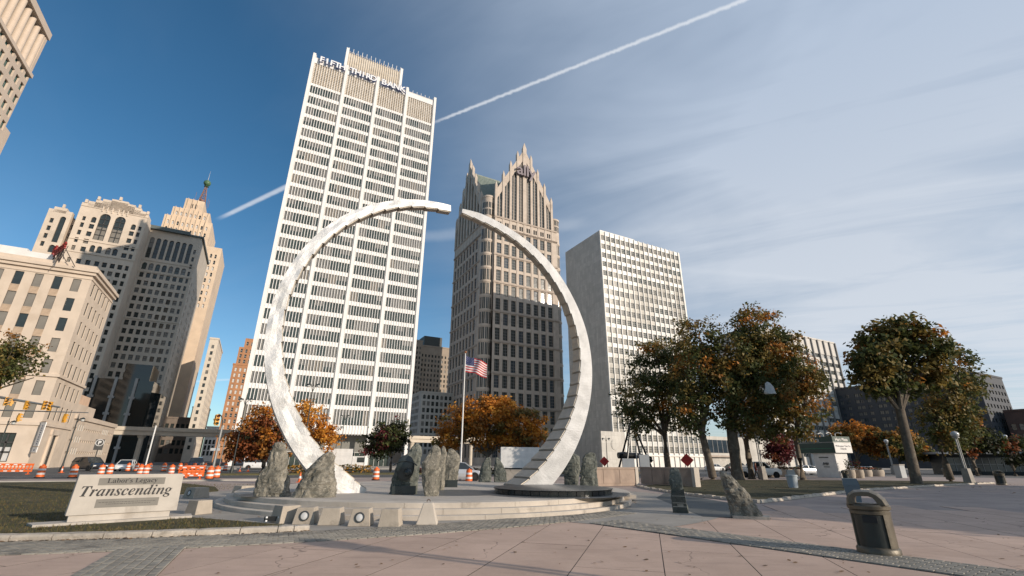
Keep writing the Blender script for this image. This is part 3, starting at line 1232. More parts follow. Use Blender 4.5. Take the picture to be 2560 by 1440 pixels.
for z in [z + 7.0 for z in rowA[::2]] + [122.6, 129.4]:
    mb = MB()
    mb.box(5.6, -.45, z - .35, 46.8, .0, z + .55)
    mb.box(2.55, 8.0, z - .35, 3.0, 53.2, z + .55)
    mb.build('cornice_band', STONE2, AL)
pb = MB()
pb.box(-.55, -.2, 0, .55, 0, 130.0)
pb = pb.mesh('pier', STONE)
for k in range(9):
    link('pier', pb, AL, (colA[0] - 0.93 + 4.62 * k, 0, 0))
    o = link('pier', pb, AL, (3.0, 53.0 - (colL[0] - 0.93 + 4.62 * k), 0), -PI / 2)
add_windows(AL, FA, opsF, .5, gst)
add_windows(AL, FA, sm, .5, lambda i, o: (1, 1, GL_DARK, FR_G, .1, None))
add_windows(AL, FL, opsL, .5, gst)
flush_windows(AL, 288)
gable(AL, FA, 18.9, 18.6, 130.2, 191.0, 145.5, 'f')
gable(AL, FL, 19.5, 19.2, 130.2, 193.0, 146.0, 'l')
# corner turrets
for x, y, top, lab in ((3.6, 4.6, 141.5, 1), (47.3, 4.6, 138.0, 2)):
    mb = MB()
    mb.lathe([(3.5, 0), (3.5, top), (3.75, top + .1), (3.75, top + 1.2), (3.2, top + 1.3)], 24, 0, (x, y, 0))
    for z in [z + 7.2 for z in rowA[::1]]:
        mb.lathe([(3.5, z - .5), (3.72, z - .45), (3.72, z + .5), (3.5, z + .55)], 24, 0, (x, y, 0), caps=False)
    tu = mb.build('turret', STONE, AL, True)
    for z in rowA + [130.4, 134.8]:
        for ang in (200, 232, 264, 296):
            if lab == 2 and ang < 250:
                continue
            h = 6.2 if z < 129 else 3.6
            wb = MB()
            a0 = R(ang)
            for da in (-.12, .12):
                p = [(x + 3.54 * math.cos(a0 + da + e), y + 3.54 * math.sin(a0 + da + e)) for e in (-.085, .085)]
                wb.face([(p[0][0], p[0][1], z), (p[1][0], p[1][1], z), (p[1][0], p[1][1], z + h), (p[0][0], p[0][1], z + h)])
            wb.build('turret_window', GL_DARK, tu)
# crossing green roofs
mb = MB()
zr, ze = 176.0, 139.0
mb.face([(6.5, .8, ze), (24.9, .8, zr), (24.9, 33, zr), (6.5, 33, ze)])
mb.face([(43.3, .8, ze), (43.3, 33, ze), (24.9, 33, zr), (24.9, .8, zr)])
mb.face([(3.8, 14.5, ze), (24.9, 14.5, ze), (24.9, 33.5, zr + 1), (3.8, 33.5, zr + 1)])
mb.face([(3.8, 52.5, ze), (3.8, 33.5, zr + 1), (24.9, 33.5, zr + 1), (24.9, 52.5, ze)])
for k in range(24):
    y = 34 * k / 23
    mb.bar((6.9, y + .8, ze + .9), (24.6, y + .8, zr - .1), .10)
for k in range(20):
    x = 4.2 + 20.0 * k / 19
    mb.bar((x, 15.3, ze + 1.8), (x, 33.3, zr + .8), .10)
mb.box(3.8, 33.2, zr + .6, 24.9, 33.8, zr + 1.6)
mb.build('roof', GROOF, AL)
o = link('sign_letters', text_mesh('sign_letters', 'ally', 10.5, .5, mat('sign_plum', (0.17, 0.135, 0.15), .5, .05, 2), .16, 0, .95), AL, (25.2, -1.35, 161.0))
o.rotation_euler = (R(90), 0, 0)

# ---- marble municipal slab


def marble_panels(name, c1, c2, pw=1.5, ph=2.6):
    """Book-matched marble cladding: panels of uneven tone with fine joints and weather streaks."""
    m = D.materials.new(name)
    m.use_nodes = True
    t = NT(m.node_tree)
    t.t.nodes.clear()
    out = t.n('ShaderNodeOutputMaterial')
    p = t.n('ShaderNodeBsdfPrincipled')
    t.t.links.new(p.outputs[0], out.inputs[0])
    v = t.n('ShaderNodeTexCoord').outputs['Object']
    sp_ = t.n('ShaderNodeSeparateXYZ')
    t.put(sp_.inputs[0], v)
    uv = t.comb(t.math('ADD', sp_.outputs[0], sp_.outputs[1]), sp_.outputs[2], 0.0)
    br = t.n('ShaderNodeTexBrick')
    t.put(br.inputs['Vector'], uv)
    br.offset = 0.0
    br.inputs['Color1'].default_value = c4(c1)
    br.inputs['Color2'].default_value = c4(c2)
    br.inputs['Mortar'].default_value = c4([x * .6 for x in c2])
    br.inputs['Scale'].default_value = 1.0
    br.inputs['Mortar Size'].default_value = .02
    br.inputs['Brick Width'].default_value = pw
    br.inputs['Row Height'].default_value = ph
    c = t.mix(t.math('MULTIPLY', t.step(t.noise(v, .12, 6, .7, 1.5), .38, .66), .6), br.outputs[0], c4([x * .82 for x in c2]))
    mp = t.n('ShaderNodeMapping')
    t.put(mp.inputs[0], v)
    mp.inputs['Scale'].default_value = (1.0, 1.0, .06)
    c = t.mix(t.math('MULTIPLY', t.step(t.noise(mp.outputs[0], .7, 6, .7), .48, .75), .5), c, c4([x * .62 for x in c2]))
    t.put(p.inputs['Base Color'], c)
    p.inputs['Roughness'].default_value = .55
    MATS[name] = m
    return m


MARB = marble_panels('grey_marble', (0.56, 0.525, 0.47), (0.45, 0.42, 0.375))
MARBW = mat('white_marble', (0.76, 0.72, 0.66), 0.55, 0.08, 0.3, streak=0.1)
SP = [mat('spandrel_white', (0.70, 0.68, 0.64), 0.35, 0.08, 0.3), mat('spandrel_grey', (0.45, 0.42, 0.37), 0.3, 0.12, 0.3), mat('spandrel_tan', (0.33, 0.30, 0.25), 0.25, 0.12, 0.3)]
MG1 = mat('tinted_glass_brown', (0.125, 0.115, 0.09), .2, .2, .4, spec=.5)
MG2 = mat('tinted_glass_grey', (0.075, 0.075, 0.066), .16, .2, .4, spec=.5)
MU = place('municipal_tower', 'white marble slab tower with blank grey end and gridded glass front', 118.9, 142.6)
mb = MB()
MW, MH, MD = 49.0, 97.2, 26.0
shell(mb, 0, 0, MW, MD, 0, MH, 0, left=True, right=True)
for z in [8.1 * k for k in range(1, 12)]:
    mb.box(-.02, 0.3, z, .03, MD, z + .06)
mb.build('wall', MARB, MU)
FM = Face((0, 0, 0), (1, 0))
colM = [0.75 + 2.795 * k for k in range(17)]
rowM = [5.2 + 4.18 * k for k in range(22)]
opsM = [(c - .12, c + 2.12, z, z + 2.45) for z in rowM for c in colM]
mb = MB()
facade(mb, FM, 0, MW, 0, MH, opsM, .16, 0)
mb.build('front_wall', MARBW, MU)
sp_me = []
for k in range(3):
    b_ = MB()
    b_.face([(-.1, 0, 0), (2.1, 0, 0), (2.1, 0, 1.6), (-.1, 0, 1.6)], 0)
    for x in (0.65, 1.35):
        b_.box(x, -.05, 0, x + .06, 0, 1.6, 1)
    b_.box(0, -.05, .85, 2.05, 0, .91, 1)
    sp_me.append(b_.mesh('spandrel', [SP[k], FR_W]))
for j, z in enumerate(rowM[:-1]):
    for i, c in enumerate(colM):
        if j > 16:
            break
        # mixed panel tones; the bright runs imitate cloud reflections across the front
        q = mnoise.noise((i * .16 + j * .05, j * .5, 1.7)) + .35 * mnoise.noise((i * .9, j * .9, 5.0))
        k = 0 if q > .06 else (1 if q > -.2 else 2)
        link('spandrel', sp_me[k], MU, (c, -.03, z + 2.52))
b_ = MB()
for j, z in enumerate(rowM):
    if j <= 16:
        continue
    for i, c in enumerate(colM):
        b_.face([(c, -.03, z + 2.42), (c + 2.05, -.03, z + 2.42), (c + 2.05, -.03, z + 4.1), (c, -.03, z + 4.1)], 0 if hsh('s', i, j) > .35 else 1)
tag(b_.build('upper_spandrels', SP, MU), kind='stuff')
b_ = MB()
b_.box(-.20, -.38, 0, .20, 0.0, MH + .15)
b_ = b_.mesh('fin', MARBW)
for k in range(18):
    link('fin', b_, MU, (0.37 + 2.795 * k + (.0 if k else .02), 0, 0))


def must(i, o):
    q = mnoise.noise((o[0] * .06, o[2] * .12, 9.1)) + .5 * (hsh('mu', o[0], o[2]) - .5)
    g = MG1 if q > .05 else (MG2 if q > -.22 else GL_GREEN)
    return (3, 3, g, FR_W, .10, None)


add_windows(MU, FM, opsM, .14, must)
flush_windows(MU, 288)
mb = MB()
mb.box(4.0, 4.0, MH, 24.0, 18.0, MH + 3.2)
mb.build('penthouse', MARBW, MU)
mb = MB()
mb.box(0.4, -.5, 4.0, MW, 0.25, 4.5)
mb.build('canopy', MARBW, MU)
# low wing with blue glazing, marble wall with the city seal
LW = place('council_wing', 'low grey council building with dark glass beside the marble slab', 168.5, 150.0)
mb = MB()
mb.box(0, 0, 0, 60, 30, 13.0)
mb.build('wall', MARB, LW)
mb = MB()
mb.box(1, -.12, 6.0, 26, 0.0, 11.5)
mb.build('glazing', GL_BLUE, LW)
mb = MB()
mb.box(-.3, -1.5, 4.2, 27, 0.02, 4.9)
mb.build('canopy', STONE2, LW)
b_ = MB()
b_.box(-.1, -.2, 6, .1, -.1, 11.5)
b_ = b_.mesh('mullion', FR_G)
for k in range(9):
    link('mullion', b_, LW, (1 + k * 3.1, 0, 0))
SW = place('seal_wall', 'tall pale marble wall slab with round seal behind the steel arc', 106.0, 133.0, 'wall')
mb = MB()
mb.box(0, 0, 0, 10.4, .9, 11.8)
mb.build('slab', MARB, SW)
mb = MB()
mb.box(10.4, -.1, 0, 11.2, 1.0, 12.0)
mb.build('edge_pier', MARBW, SW)
mb = MB()
mb.lathe([(1.9, -.12), (1.9, .12), (1.6, .12), (1.6, .16), (.01, .16)], 24, 0, M=Matrix.Translation((6.0, -.02, 7.5)) @ Matrix.Rotation(R(90), 4, 'X'))
mb.build('seal', MARB, SW)

# ---- old bank block at the left
TANST = mat('tan_limestone', (0.60, 0.495, 0.395), 0.85, 0.07, 0.3, 0.06, 10, col2=(0.52, 0.42, 0.325), thresh=(0.2, 0.52, 0.72))
TAND = mat('tan_spandrel', (0.44, 0.325, 0.23), 0.85, 0.15, 1.5)
B1 = place('old_bank', 'tan limestone bank with blind-filled windows and deep cornice', -64.0, 105.0)
BW, BH, BD = 33.4, 33.2, 15.0
colB = [BW - 2.5 - 2.55 * k for k in range(12)]
rowB = [7.65 + 3.62 * k for k in range(7)]
opsB = [(c, c + 1.15, z, z + 2.35) for z in rowB for c in colB]
big = [(c, c + 2.9, 1.0, 5.3) for c in (BW - 5.4, BW - 10.5, BW - 15.6, BW - 20.7)]
FB = Face((0, 0, 0), (1, 0))
mb = MB()
facade(mb, FB, 0, BW, 0, BH, opsB + big, .45)
FR = Face((BW, 0, 0), (0, 1))
colS = [1.75 + 2.6 * k for k in range(5)]
opsS = [(c, c + .95, z, z + 2.35) for z in rowB for c in colS]
door = [(6.2, 8.9, 0.15, 5.2)]
facade(mb, FR, 0, BD, 0, BH, opsS + door, .22)
shell(mb, 0, 0, BW, BD, 0, BH, 0, left=True)
mb.build('wall', TANST, B1)
for z0, z1, pr in ((BH, BH + .55, .75), (BH - .55, BH, .42), (BH + .55, BH + 1.3, .15), (14.35, 14.8, .28), (6.55, 7.0, .22), (31.9, 32.1, .12)):
    mb = MB()
    mb.box(-.2, -pr, z0, BW + pr, -.001, z1)
    mb.box(BW + .001, -.001, z0, BW + pr, BD + .1, z1)
    mb.build('cornice', TANST, B1)
b_ = MB()
b_.box(0, -.03, 0, 1.15, 0.0, 1.22)
b_ = b_.mesh('spandrel', TAND)
for z in rowB[:-1]:
    for c in colB[1:7]:
        link('spandrel', b_, B1, (c, 0, z + 2.38))


def bst(i, o):
    h = hsh('b1', round(o[0], 1), round(o[2], 1))
    return (1, 1, BLIND2 if h < .86 else GL_DARK, FR_D, .10, GL_DARK if h > .93 else None)


add_windows(B1, FB, opsB, .16, bst)
add_windows(B1, FB, big, .4, lambda i, o: (3, 3, BLINDW if i % 2 == 0 else GL_DARK, FR_D, .22, GL_DARK))
add_windows(B1, FR, opsS, .18, lambda i, o: (1, 1, GL_DARK if hsh('sb', o[0], o[2]) < .6 else BLIND2, FR_D, .08, None))
add_windows(B1, FR, door, .2, lambda i, o: (2, 3, GL_DARK, FR_D, .16, None))
flush_windows(B1)
mb = MB()
for y0, y1, z0, z1 in ((5.6, 6.15, 0, 6.0), (8.95, 9.5, 0, 6.0), (5.4, 9.7, 5.3, 6.2)):
    mb.box(BW + .002, y0, z0, BW + .3, y1, z1)
mb.build('door_surround', TANST, B1)
mb = MB()
mb.box(4, 3, BH + .2, 22.5, 12, BH + 3.7)
mb.prism([(22.5, 3), (26.5, 3), (22.5, 9)], BH + .2, BH + 3.3)
mb.build('roof_penthouse', mat('white_paint_metal', (0.74, 0.72, 0.69), .6, .06, .6), B1)
# garage wing behind it
GA = place('parking_garage', 'low tan parking garage with strips of small openings', -64.0, 120.2)
GW, GD, GH = 33.4, 33.0, 9.4
FG = Face((GW, 0, 0), (0, 1))
opsG = []
for z in (2.3, 4.5, 6.7):
    for k in range(22):
        y = 1.0 + 1.42 * k
        if z > 2 and (k in (2, 3, 4, 15, 16, 17, 18)):
            opsG.append((y, y + .8, z, z + 1.25))
        else:
            opsG.append((y, y + 1.0, z + .1, z + .55))
mb = MB()
facade(mb, FG, 0, GD, 0, GH, opsG, .14)
shell(mb, 0, 0, GW, GD, 0, GH, 0, front=True, left=True)
mb.box(GW - 6, 1, GH, GW - .5, 14, GH + 2.2)
mb.box(GW + .001, -.0, GH - .7, GW + .3, GD + .2, GH + .15)
mb.build('wall', TANST, GA)
add_windows(GA, FG, opsG, .12, lambda i, o: (1, 1, GL_DARK, FR_W, .1 if o[3] - o[2] > 1 else 0.0, None))
flush_windows(GA)
mb = MB()
mb.box(GW - 5.5, 4, GH + 2.2, GW - 1.2, 11, GH + 4.2)
mb.build('stair_head', mat('peach_paint', (0.62, 0.43, 0.30), .8, .08, .8), GA)

# ---- ornate tan tower (arched windows, gabled crown)
PALE = mat('cream_terracotta', (0.66, 0.55, 0.44), 0.85, 0.07, 0.2, 0.05, 8, col2=(0.55, 0.46, 0.37), thresh=(0.12, 0.5, 0.7), streak=0.12)
B2 = place('romanesque_tower', 'cream office tower with two great arched windows and gabled crown', -75.4, 198.0, k=1.29)
mw0, mw1 = 8.0, 27.2                            # main block
colm = [9.5, 11.9, 14.4, 16.8, 18.9, 21.1, 23.2, 25.3]
rowm = [8.0 + 2.92 * k for k in range(20)]
FM2 = Face((0, 0, 0), (1, 0))
opm = [(c, c + (1.0 if c in (9.5, 25.3) else 1.3), z, z + 1.75) for z in rowm for c in colm]
upp = [(c, c + (1.0 if c in (9.5, 25.3) else 1.4), z, z + 1.75) for z in (68.0, 71.0, 73.9, 76.8) for c in (9.5, 11.9, 23.2, 25.3)]
upp += [(11.9, 13.3, 79.2, 81.4, 'arch'), (23.2, 24.6, 79.2, 81.4, 'arch')]
upp += [(9.5, 10.4, 79.4, 81.0), (25.4, 26.3, 79.4, 81.0)]
upp += [(c, c + 1.4, 68.3, 70.9, 'arch') for c in (14.2, 16.1, 18.6, 20.5)]
arcs = [(14.0, 17.0, 73.0, 83.4, 'arch'), (18.3, 21.3, 73.0, 83.4, 'arch')]
mb = MB()
facade(mb, FM2, mw0, mw1, 0, 85.0, opm + upp + arcs, .55)
shell(mb, mw0, 0, mw1, 22, 0, 85.0, 0, left=True, right=True)
# stepped gable over the arches
for x0, x1, z in ((mw0, mw1, 86.2), (9.6, 26.4, 87.2), (11.4, 24.6, 88.2), (13.2, 22.6, 89.0), (15.6, 20.4, 89.7)):
    mb.box(x0, -.02, 85.0, x1, 5.0, z)
for x, z in ((12.0, 88.2), (17.9, 89.7), (23.9, 88.2), (9.0, 86.2), (26.8, 86.2)):
    mb.box(x - .35, -.3, z, x + .35, .5, z + 1.3)
for x in (14.1, 15.4, 16.8, 18.6, 19.9, 21.2):
    mb.box(x - .18, -.25, 84.0, x + .18, -.02, 86.0)
for z in (72.2, 67.5, 85.0):
    mb.box(mw0, -.2, z - .15, mw1 + .2, -.02, z + .15)
mb.build('wall', PALE, B2)
# left wing and the dark slot between
FW = Face((0, 1.0, 0), (1, 0))
opw = [(c, c + 1.0, z, z + 1.75) for z in rowm + [68.0, 71.0, 73.9, 76.8] for c in (1.2,)]
opw += [(3.6, 5.2, 70.0, 79.8, 'arch'), (3.6, 5.2, 66.2, 69.0, 'arch')] + [(3.7, 5.1, z, z + 1.75) for z in rowm[:-1]]
mb = MB()
facade(mb, FW, 0, 6.3, 0, 81.0, opw, .55)
shell(mb, 0, 1.0, 6.3, 22, 0, 81.0, 0, left=True, right=True)
for x0, x1, z in ((0, 6.3, 82.0), (1.2, 4.6, 83.0)):
    mb.box(x0, .98, 81.0, x1, 3.0, z)
mb.box(3.1, .9, 83.0, 3.7, 1.6, 84.4)
mb.box(6.3, 3.2, 0, mw0, 20, 80.0)
mb.build('left_wing', PALE, B2)
FS = Face((6.32, 3.18, 0), (1, 0))
ops2 = [(0.2, 1.5, z, z + 2.0) for z in [30 + 3.3 * k for k in range(15)]]
add_windows(B2, FS, ops2, 0.0, lambda i, o: (1, 1, GL_DARK, FR_D, .08, None))


def w2(i, o):
    h = hsh('b2', round(o[0], 1), round(o[2], 1))
    return (1, 2, GL_DARK if h < .8 else BLIND2, FR_D, .10, None)


add_windows(B2, FM2, opm + upp, .5, w2)
add_windows(B2, FM2, arcs, .5, lambda i, o: (2, 5, BLIND2, FR_D, .22, GL_DARK))
add_windows(B2, FW, opw, .5, w2)
flush_windows(B2)

# ---- dark-standing tower right of it
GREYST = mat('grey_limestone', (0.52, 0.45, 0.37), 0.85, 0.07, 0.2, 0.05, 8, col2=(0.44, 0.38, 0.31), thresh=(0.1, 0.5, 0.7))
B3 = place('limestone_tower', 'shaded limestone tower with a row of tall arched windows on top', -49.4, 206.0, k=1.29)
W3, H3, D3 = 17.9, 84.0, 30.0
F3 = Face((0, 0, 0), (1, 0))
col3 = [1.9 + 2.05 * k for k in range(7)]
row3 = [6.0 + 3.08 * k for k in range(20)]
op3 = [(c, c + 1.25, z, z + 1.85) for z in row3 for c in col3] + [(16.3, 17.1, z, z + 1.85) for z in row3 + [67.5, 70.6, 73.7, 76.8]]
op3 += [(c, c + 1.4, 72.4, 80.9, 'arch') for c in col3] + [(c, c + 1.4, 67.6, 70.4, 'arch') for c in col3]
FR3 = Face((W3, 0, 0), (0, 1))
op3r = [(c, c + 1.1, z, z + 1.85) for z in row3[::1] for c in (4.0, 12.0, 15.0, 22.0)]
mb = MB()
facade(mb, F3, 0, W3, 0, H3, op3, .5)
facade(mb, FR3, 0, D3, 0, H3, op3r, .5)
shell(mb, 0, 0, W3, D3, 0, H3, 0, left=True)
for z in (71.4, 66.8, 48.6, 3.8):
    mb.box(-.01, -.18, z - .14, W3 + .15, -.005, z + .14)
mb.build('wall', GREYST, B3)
mb = MB()
mb.box(.3, -1.3, H3, 13.8, 2, H3 + 1.4)
mb.box(13.8, -.5, H3, W3 + .6, 2, H3 + .7)
mb.box(W3 - .3, 2, H3, W3 + .6, D3, H3 + .7)
mb.build('cornice', mat('verdigris_cornice', (0.10, 0.12, 0.115), .6, .1, .4), B3)


def w3(i, o):
    h = hsh('b3', round(o[0], 1), round(o[2], 1))
    if o[3] - o[2] > 5:
        return (1, 4, GL_DARK, FR_D, .12, BLIND if h > .7 else None)
    return (1, 2, GL_DARK if h < .55 else (BLIND if h < .85 else GL_GREEN), FR_D, .14, None)


add_windows(B3, F3, op3, .45, w3)
add_windows(B3, FR3, op3r, .45, w3)
flush_windows(B3)
mb = MB()
mb.tube([(W3 - 1.2, 1.0, H3), (W3 - .2, 1.0, H3 + 13)], .07, 6)
mb.build('roof_mast', FR_D, B3)

# ---- stepped tower with the red ball spire
ORST = mat('warm_limestone', (0.66, 0.51, 0.37), 0.85, 0.07, 0.2, 0.05, 8, col2=(0.55, 0.42, 0.31), thresh=(0.12, 0.5, 0.7))
B4 = place('stepped_tower', 'warm limestone skyscraper stepping up to a lattice spire with ball', -60.0, 260.0, k=1.29)
mb = MB()
opp = []
F4s = []
blk = [(0.0, 29.8, 0, 0, 102.3), (2.5, 22.8, .6, 102.3, 115.4), (4.7, 20.7, 1.4, 115.4, 120.8), (8.7, 17.0, 2.2, 120.8, 127.2)]
for x0, x1, y0, z0, z1 in blk:
    F = Face((0, y0, 0), (1, 0))
    n = int((x1 - x0 - 1) / 2.0)
    cs = [x0 + 1.0 + (x1 - x0 - 2.0) * (k + .5) / n - .45 for k in range(n)]
    if z0 == 0:
        zz = [70 + 3.3 * k for k in range(9)]
    elif z1 - z0 > 10:
        zz = [103.5, 107.0, 110.7]
    else:
        zz = [z0 + 1.2]
    o_ = [(c, c + .9, z, z + 2.1, 'arch') for z in zz for c in cs]
    if x0 == 8.7:
        o_ = [(11.5, 12.5, 122.2, 124.8, 'arch'), (13.3, 14.3, 122.2, 124.8, 'arch')]
    facade(mb, F, x0, x1, z0, z1, o_, .5)
    shell(mb, x0, y0, x1, y0 + 26, z0, z1, 0, left=True, right=True)
    add_windows(B4, F, o_, .45, lambda i, o: (1, 2, GL_DARK if hsh('p', o[0], o[2]) < .5 else BLINDW, FR_W, .1, None))
    m2 = (z1 - z0)
    for c in cs:
        if z0 > 0:
            mb.box(c - .55, y0 - .35, z0, c - .3, y0 - .003, z1 + .3)
mb.build('wall', ORST, B4)
flush_windows(B4)
mb = MB()
LAT = mat('rust_lattice', (0.24, 0.13, 0.10), .6, .2, 1)
cx, cy = 14.6, 9.0
for k in range(4):
    a0 = PI / 4 + k * PI / 2
    b0, t0 = (cx + 2.5 * math.cos(a0), cy + 2.5 * math.sin(a0), 127.2), (cx + .35 * math.cos(a0), cy + .35 * math.sin(a0), 140.0)
    mb.bar(b0, t0, .26)
    for j in range(7):
        f0, f1 = j / 7, (j + 1) / 7
        a1 = a0 + PI / 2
        r0, r1 = 2.5 + (.35 - 2.5) * f0, 2.5 + (.35 - 2.5) * f1
        mb.bar((cx + r0 * math.cos(a0), cy + r0 * math.sin(a0), 127.2 + 12.8 * f0), (cx + r1 * math.cos(a1), cy + r1 * math.sin(a1), 127.2 + 12.8 * f1), .16)
        mb.bar((cx + r0 * math.cos(a0), cy + r0 * math.sin(a0), 127.2 + 12.8 * f0), (cx + r0 * math.cos(a1), cy + r0 * math.sin(a1), 127.2 + 12.8 * f0), .16)
for x, y, h in ((-3.4, 0, 8), (-2.6, 1, 5), (3.2, 0, 4.5), (2.4, 1, 6)):
    mb.bar((cx + x, cy + y, 127.2), (cx + x, cy + y, 127.2 + h), .12)
mb.ball((cx, cy - 1.2, 130.3), .9, 10)
sp = mb.build('spire', LAT, B4)
mb = MB()
mb.ball((cx, cy, 141.8), 1.75, 14)
mb.lathe([(.5, 139.2), (1.2, 139.6), (.5, 140.2)], 10, 0, (cx, cy, 0))
mb.build('spire_ball', mat('green_ball', (0.08, 0.16, 0.08), .5, .3, .8), sp, True)
mb = MB()
mb.tube([(cx, cy, 143.4), (cx, cy, 149.5)], [.12, .03], 6)
mb.build('spire_tip', FR_W, sp)

# ---- black glass block in front
B5 = place('black_glass_block', 'low black glass office block with pale vertical columns', -47.2, 190.0, k=1.2)
BLACK = mat('black_glass', (0.008, 0.013, 0.013), .05, .2, .3, spec=.7)
mb = MB()
mb.box(0, 0, 0, 15.8, 14, 25.0)
mb.prism([(15.8, 0), (18.0, 3.0), (18.0, 14), (15.8, 14)], 0, 21.5)
mb.box(7.3, .5, 25.0, 14.3, 13, 30.2)
for z in (5, 10, 15, 20):
    mb.box(-.02, -.02, z, 15.82, 0, z + .08)
mb.build('glass_wall', BLACK, B5)
b_ = MB()
b_.box(-.35, -.7, 0, .35, -.002, 25.6)
for z in (4, 9, 14, 19):
    b_.box(-.75, -.8, z, .75, -.001, z + .7)
b_ = b_.mesh('column', mat('pale_column', (0.42, 0.40, 0.37), .7, .1, .5))
for x in (0.9, 6.0, 11.2):
    link('column', b_, B5, (x, 0, 0))

# ---- elevated guideway
GDW = place('elevated_guideway', 'elevated concrete rail guideway crossing between the towers', -60.0, 184.0, 'bridge')
mb = MB()
mb.box(0, 0, 8.3, 170, 2.6, 9.6)
mb.box(0, -.35, 9.6, 170, 0.0, 10.7)
mb.box(0, 2.6, 9.6, 170, 2.95, 10.7)
mb.build('beam', mat('guideway_concrete', (0.60, 0.52, 0.42), .85, .08, .3), GDW)
b_ = MB()
b_.lathe([(.7, 0), (.7, 7.2), (1.3, 8.3)], 12)
b_ = b_.mesh('pillar', MATS['guideway_concrete'])
for x in (5, 30, 115, 140, 165):
    link('pillar', b_, GDW, (x, 1.3, 0))

# ---- generic background blocks


def block(name, label, a, b, w, d, h, m_, cols, rows, ww, wh, left=False, right=False, glass=None, fr=None, arch_top=False, step=None, nxz=(1, 2), cap=288, depth=.4, dcols=None):
    t = place(name, label, a, b)
    F = Face((0, 0, 0), (1, 0))
    o_ = [(c, c + ww, z, z + wh) for z in rows for c in cols]
    if arch_top:
        z = rows[-1]
        o_ = [x for x in o_ if x[2] != z] + [(c, c + ww, z, z + wh, 'arch') for c in cols]
    b2 = MB()
    facade(b2, F, 0, w, 0, h, o_, depth)
    stl = glass or (lambda i, o: (nxz[0], nxz[1], GL_DARK if hsh(name, o[0], o[2]) < .7 else BLIND, fr or FR_D, .12, None))
    add_windows(t, F, o_, depth - .05, stl)
    if left:
        FLs = Face((0, d, 0), (0, -1))
        dc = dcols or [1.0 + 2.6 * k for k in range(int((d - 2) / 2.6))]
        o2 = [(c, c + ww, z, z + wh) for z in rows for c in dc]
        facade(b2, FLs, 0, d, 0, h, o2, depth)
        add_windows(t, FLs, o2, depth - .05, stl)
    if right:
        FRs = Face((w, 0, 0), (0, 1))
        dc = dcols or [1.0 + 2.6 * k for k in range(int((d - 2) / 2.6))]
        o2 = [(c, c + ww, z, z + wh) for z in rows for c in dc]
        facade(b2, FRs, 0, d, 0, h, o2, depth)
        add_windows(t, FRs, o2, depth - .05, stl)
    shell(b2, 0, 0, w, d, 0, h, 0, left=not left, right=not right)
    b2.box(-.25, -.25, h, w + .25, d, h + .9)
    b2.build('wall', m_, t)
    flush_windows(t, cap)
    return t


def cc(n, w, ww):
    return [(w - n * ww) / (n + 1) * (k + 1) + ww * k for k in range(n)]


BRORG = mat('orange_brick', (0.40, 0.20, 0.10), .85, .12, .3, col2=(0.30, 0.15, 0.085), thresh=(.1, .5, .7))
g = block('brick_skyscraper', 'orange brick art deco tower half hidden by the white tower', -18.0, 330.0, 24.0, 24.0, 56.0, BRORG,
          cc(9, 24, 1.2), [8 + 3.4 * k for k in range(14)], 1.2, 2.2, left=True, glass=lambda i, o: (1, 2, GL_DARK if hsh('o', o[0], o[2]) < .6 else BLINDW, FR_W, .15, None))
mb = MB()
F = Face((0, 0, 0), (1, 0))
for x0, x1, y0, z0, z1 in ((1.2, 22, .6, 56, 67.5), (3.6, 20, 1.5, 67.5, 73.5)):
    F = Face((0, y0, 0), (1, 0))
    o_ = [(c, c + 1.2, z, z + 2.2) for z in ([57.5 + 3.3 * k for k in range(3)] if z0 == 56 else [69.0]) for c in [x0 + 1 + 2.6 * k for k in range(int((x1 - x0 - 1.5) / 2.6))]]
    facade(mb, F, x0, x1, z0, z1, o_, .4)
    shell(mb, x0, y0, x1, 20, z0, z1, 0, left=True, right=True)
    add_windows(g, F, o_, .35, lambda i, o: (1, 2, GL_DARK, FR_W, .15, None))
mb.build('stepped_crown', BRORG, g)
flush_windows(g)
block('glass_office', 'small blue glass office beside the foot of the white tower', -7.0, 235.0, 12.0, 20.0, 24.5, mat('pale_panel', (0.5, 0.52, 0.54), .5, .1, .4),
      cc(3, 12, 3.0), [2.5 + 4.4 * k for k in range(5)], 3.0, 2.6, left=True, glass=lambda i, o: (2, 1, GL_BLUE, FR_W, .15, None))
SANDB = mat('sand_brick', (0.52, 0.42, 0.31), .85, .1, .3)
block('street_end_tower', 'sandy stepped tower closing the far end of the side street', -42.5, 420.0, 10.0, 20.0, 37.0, SANDB, cc(5, 10, 1.1), [4 + 3.1 * k for k in range(10)], 1.1, 1.9)
block('arched_white_hall', 'small white hall with round arches at the street end', -31.5, 430.0, 13.0, 20.0, 24.0, WHITEP, cc(5, 13, 1.5), [4, 8, 12, 18.5], 1.5, 3.2, arch_top=True)
block('brown_office', 'brown office block beyond the guideway at street level', -41.0, 300.0, 12.0, 30.0, 21.0, mat('brown_panel', (0.20, 0.16, 0.13), .8, .1, .4), cc(5, 12, 1.5), [4 + 4 * k for k in range(4)], 1.5, 2.5, right=True)
block('pale_corner_house', 'slim pale building edge catching sun beside the shaded tower', -29.0, 290.0, 4.0, 40.0, 62.0, mat('pale_stone', (0.66, 0.58, 0.48), .85, .08, .3), cc(1, 4, 1.2), [6 + 3.4 * k for k in range(16)], 1.2, 1.9, right=True)
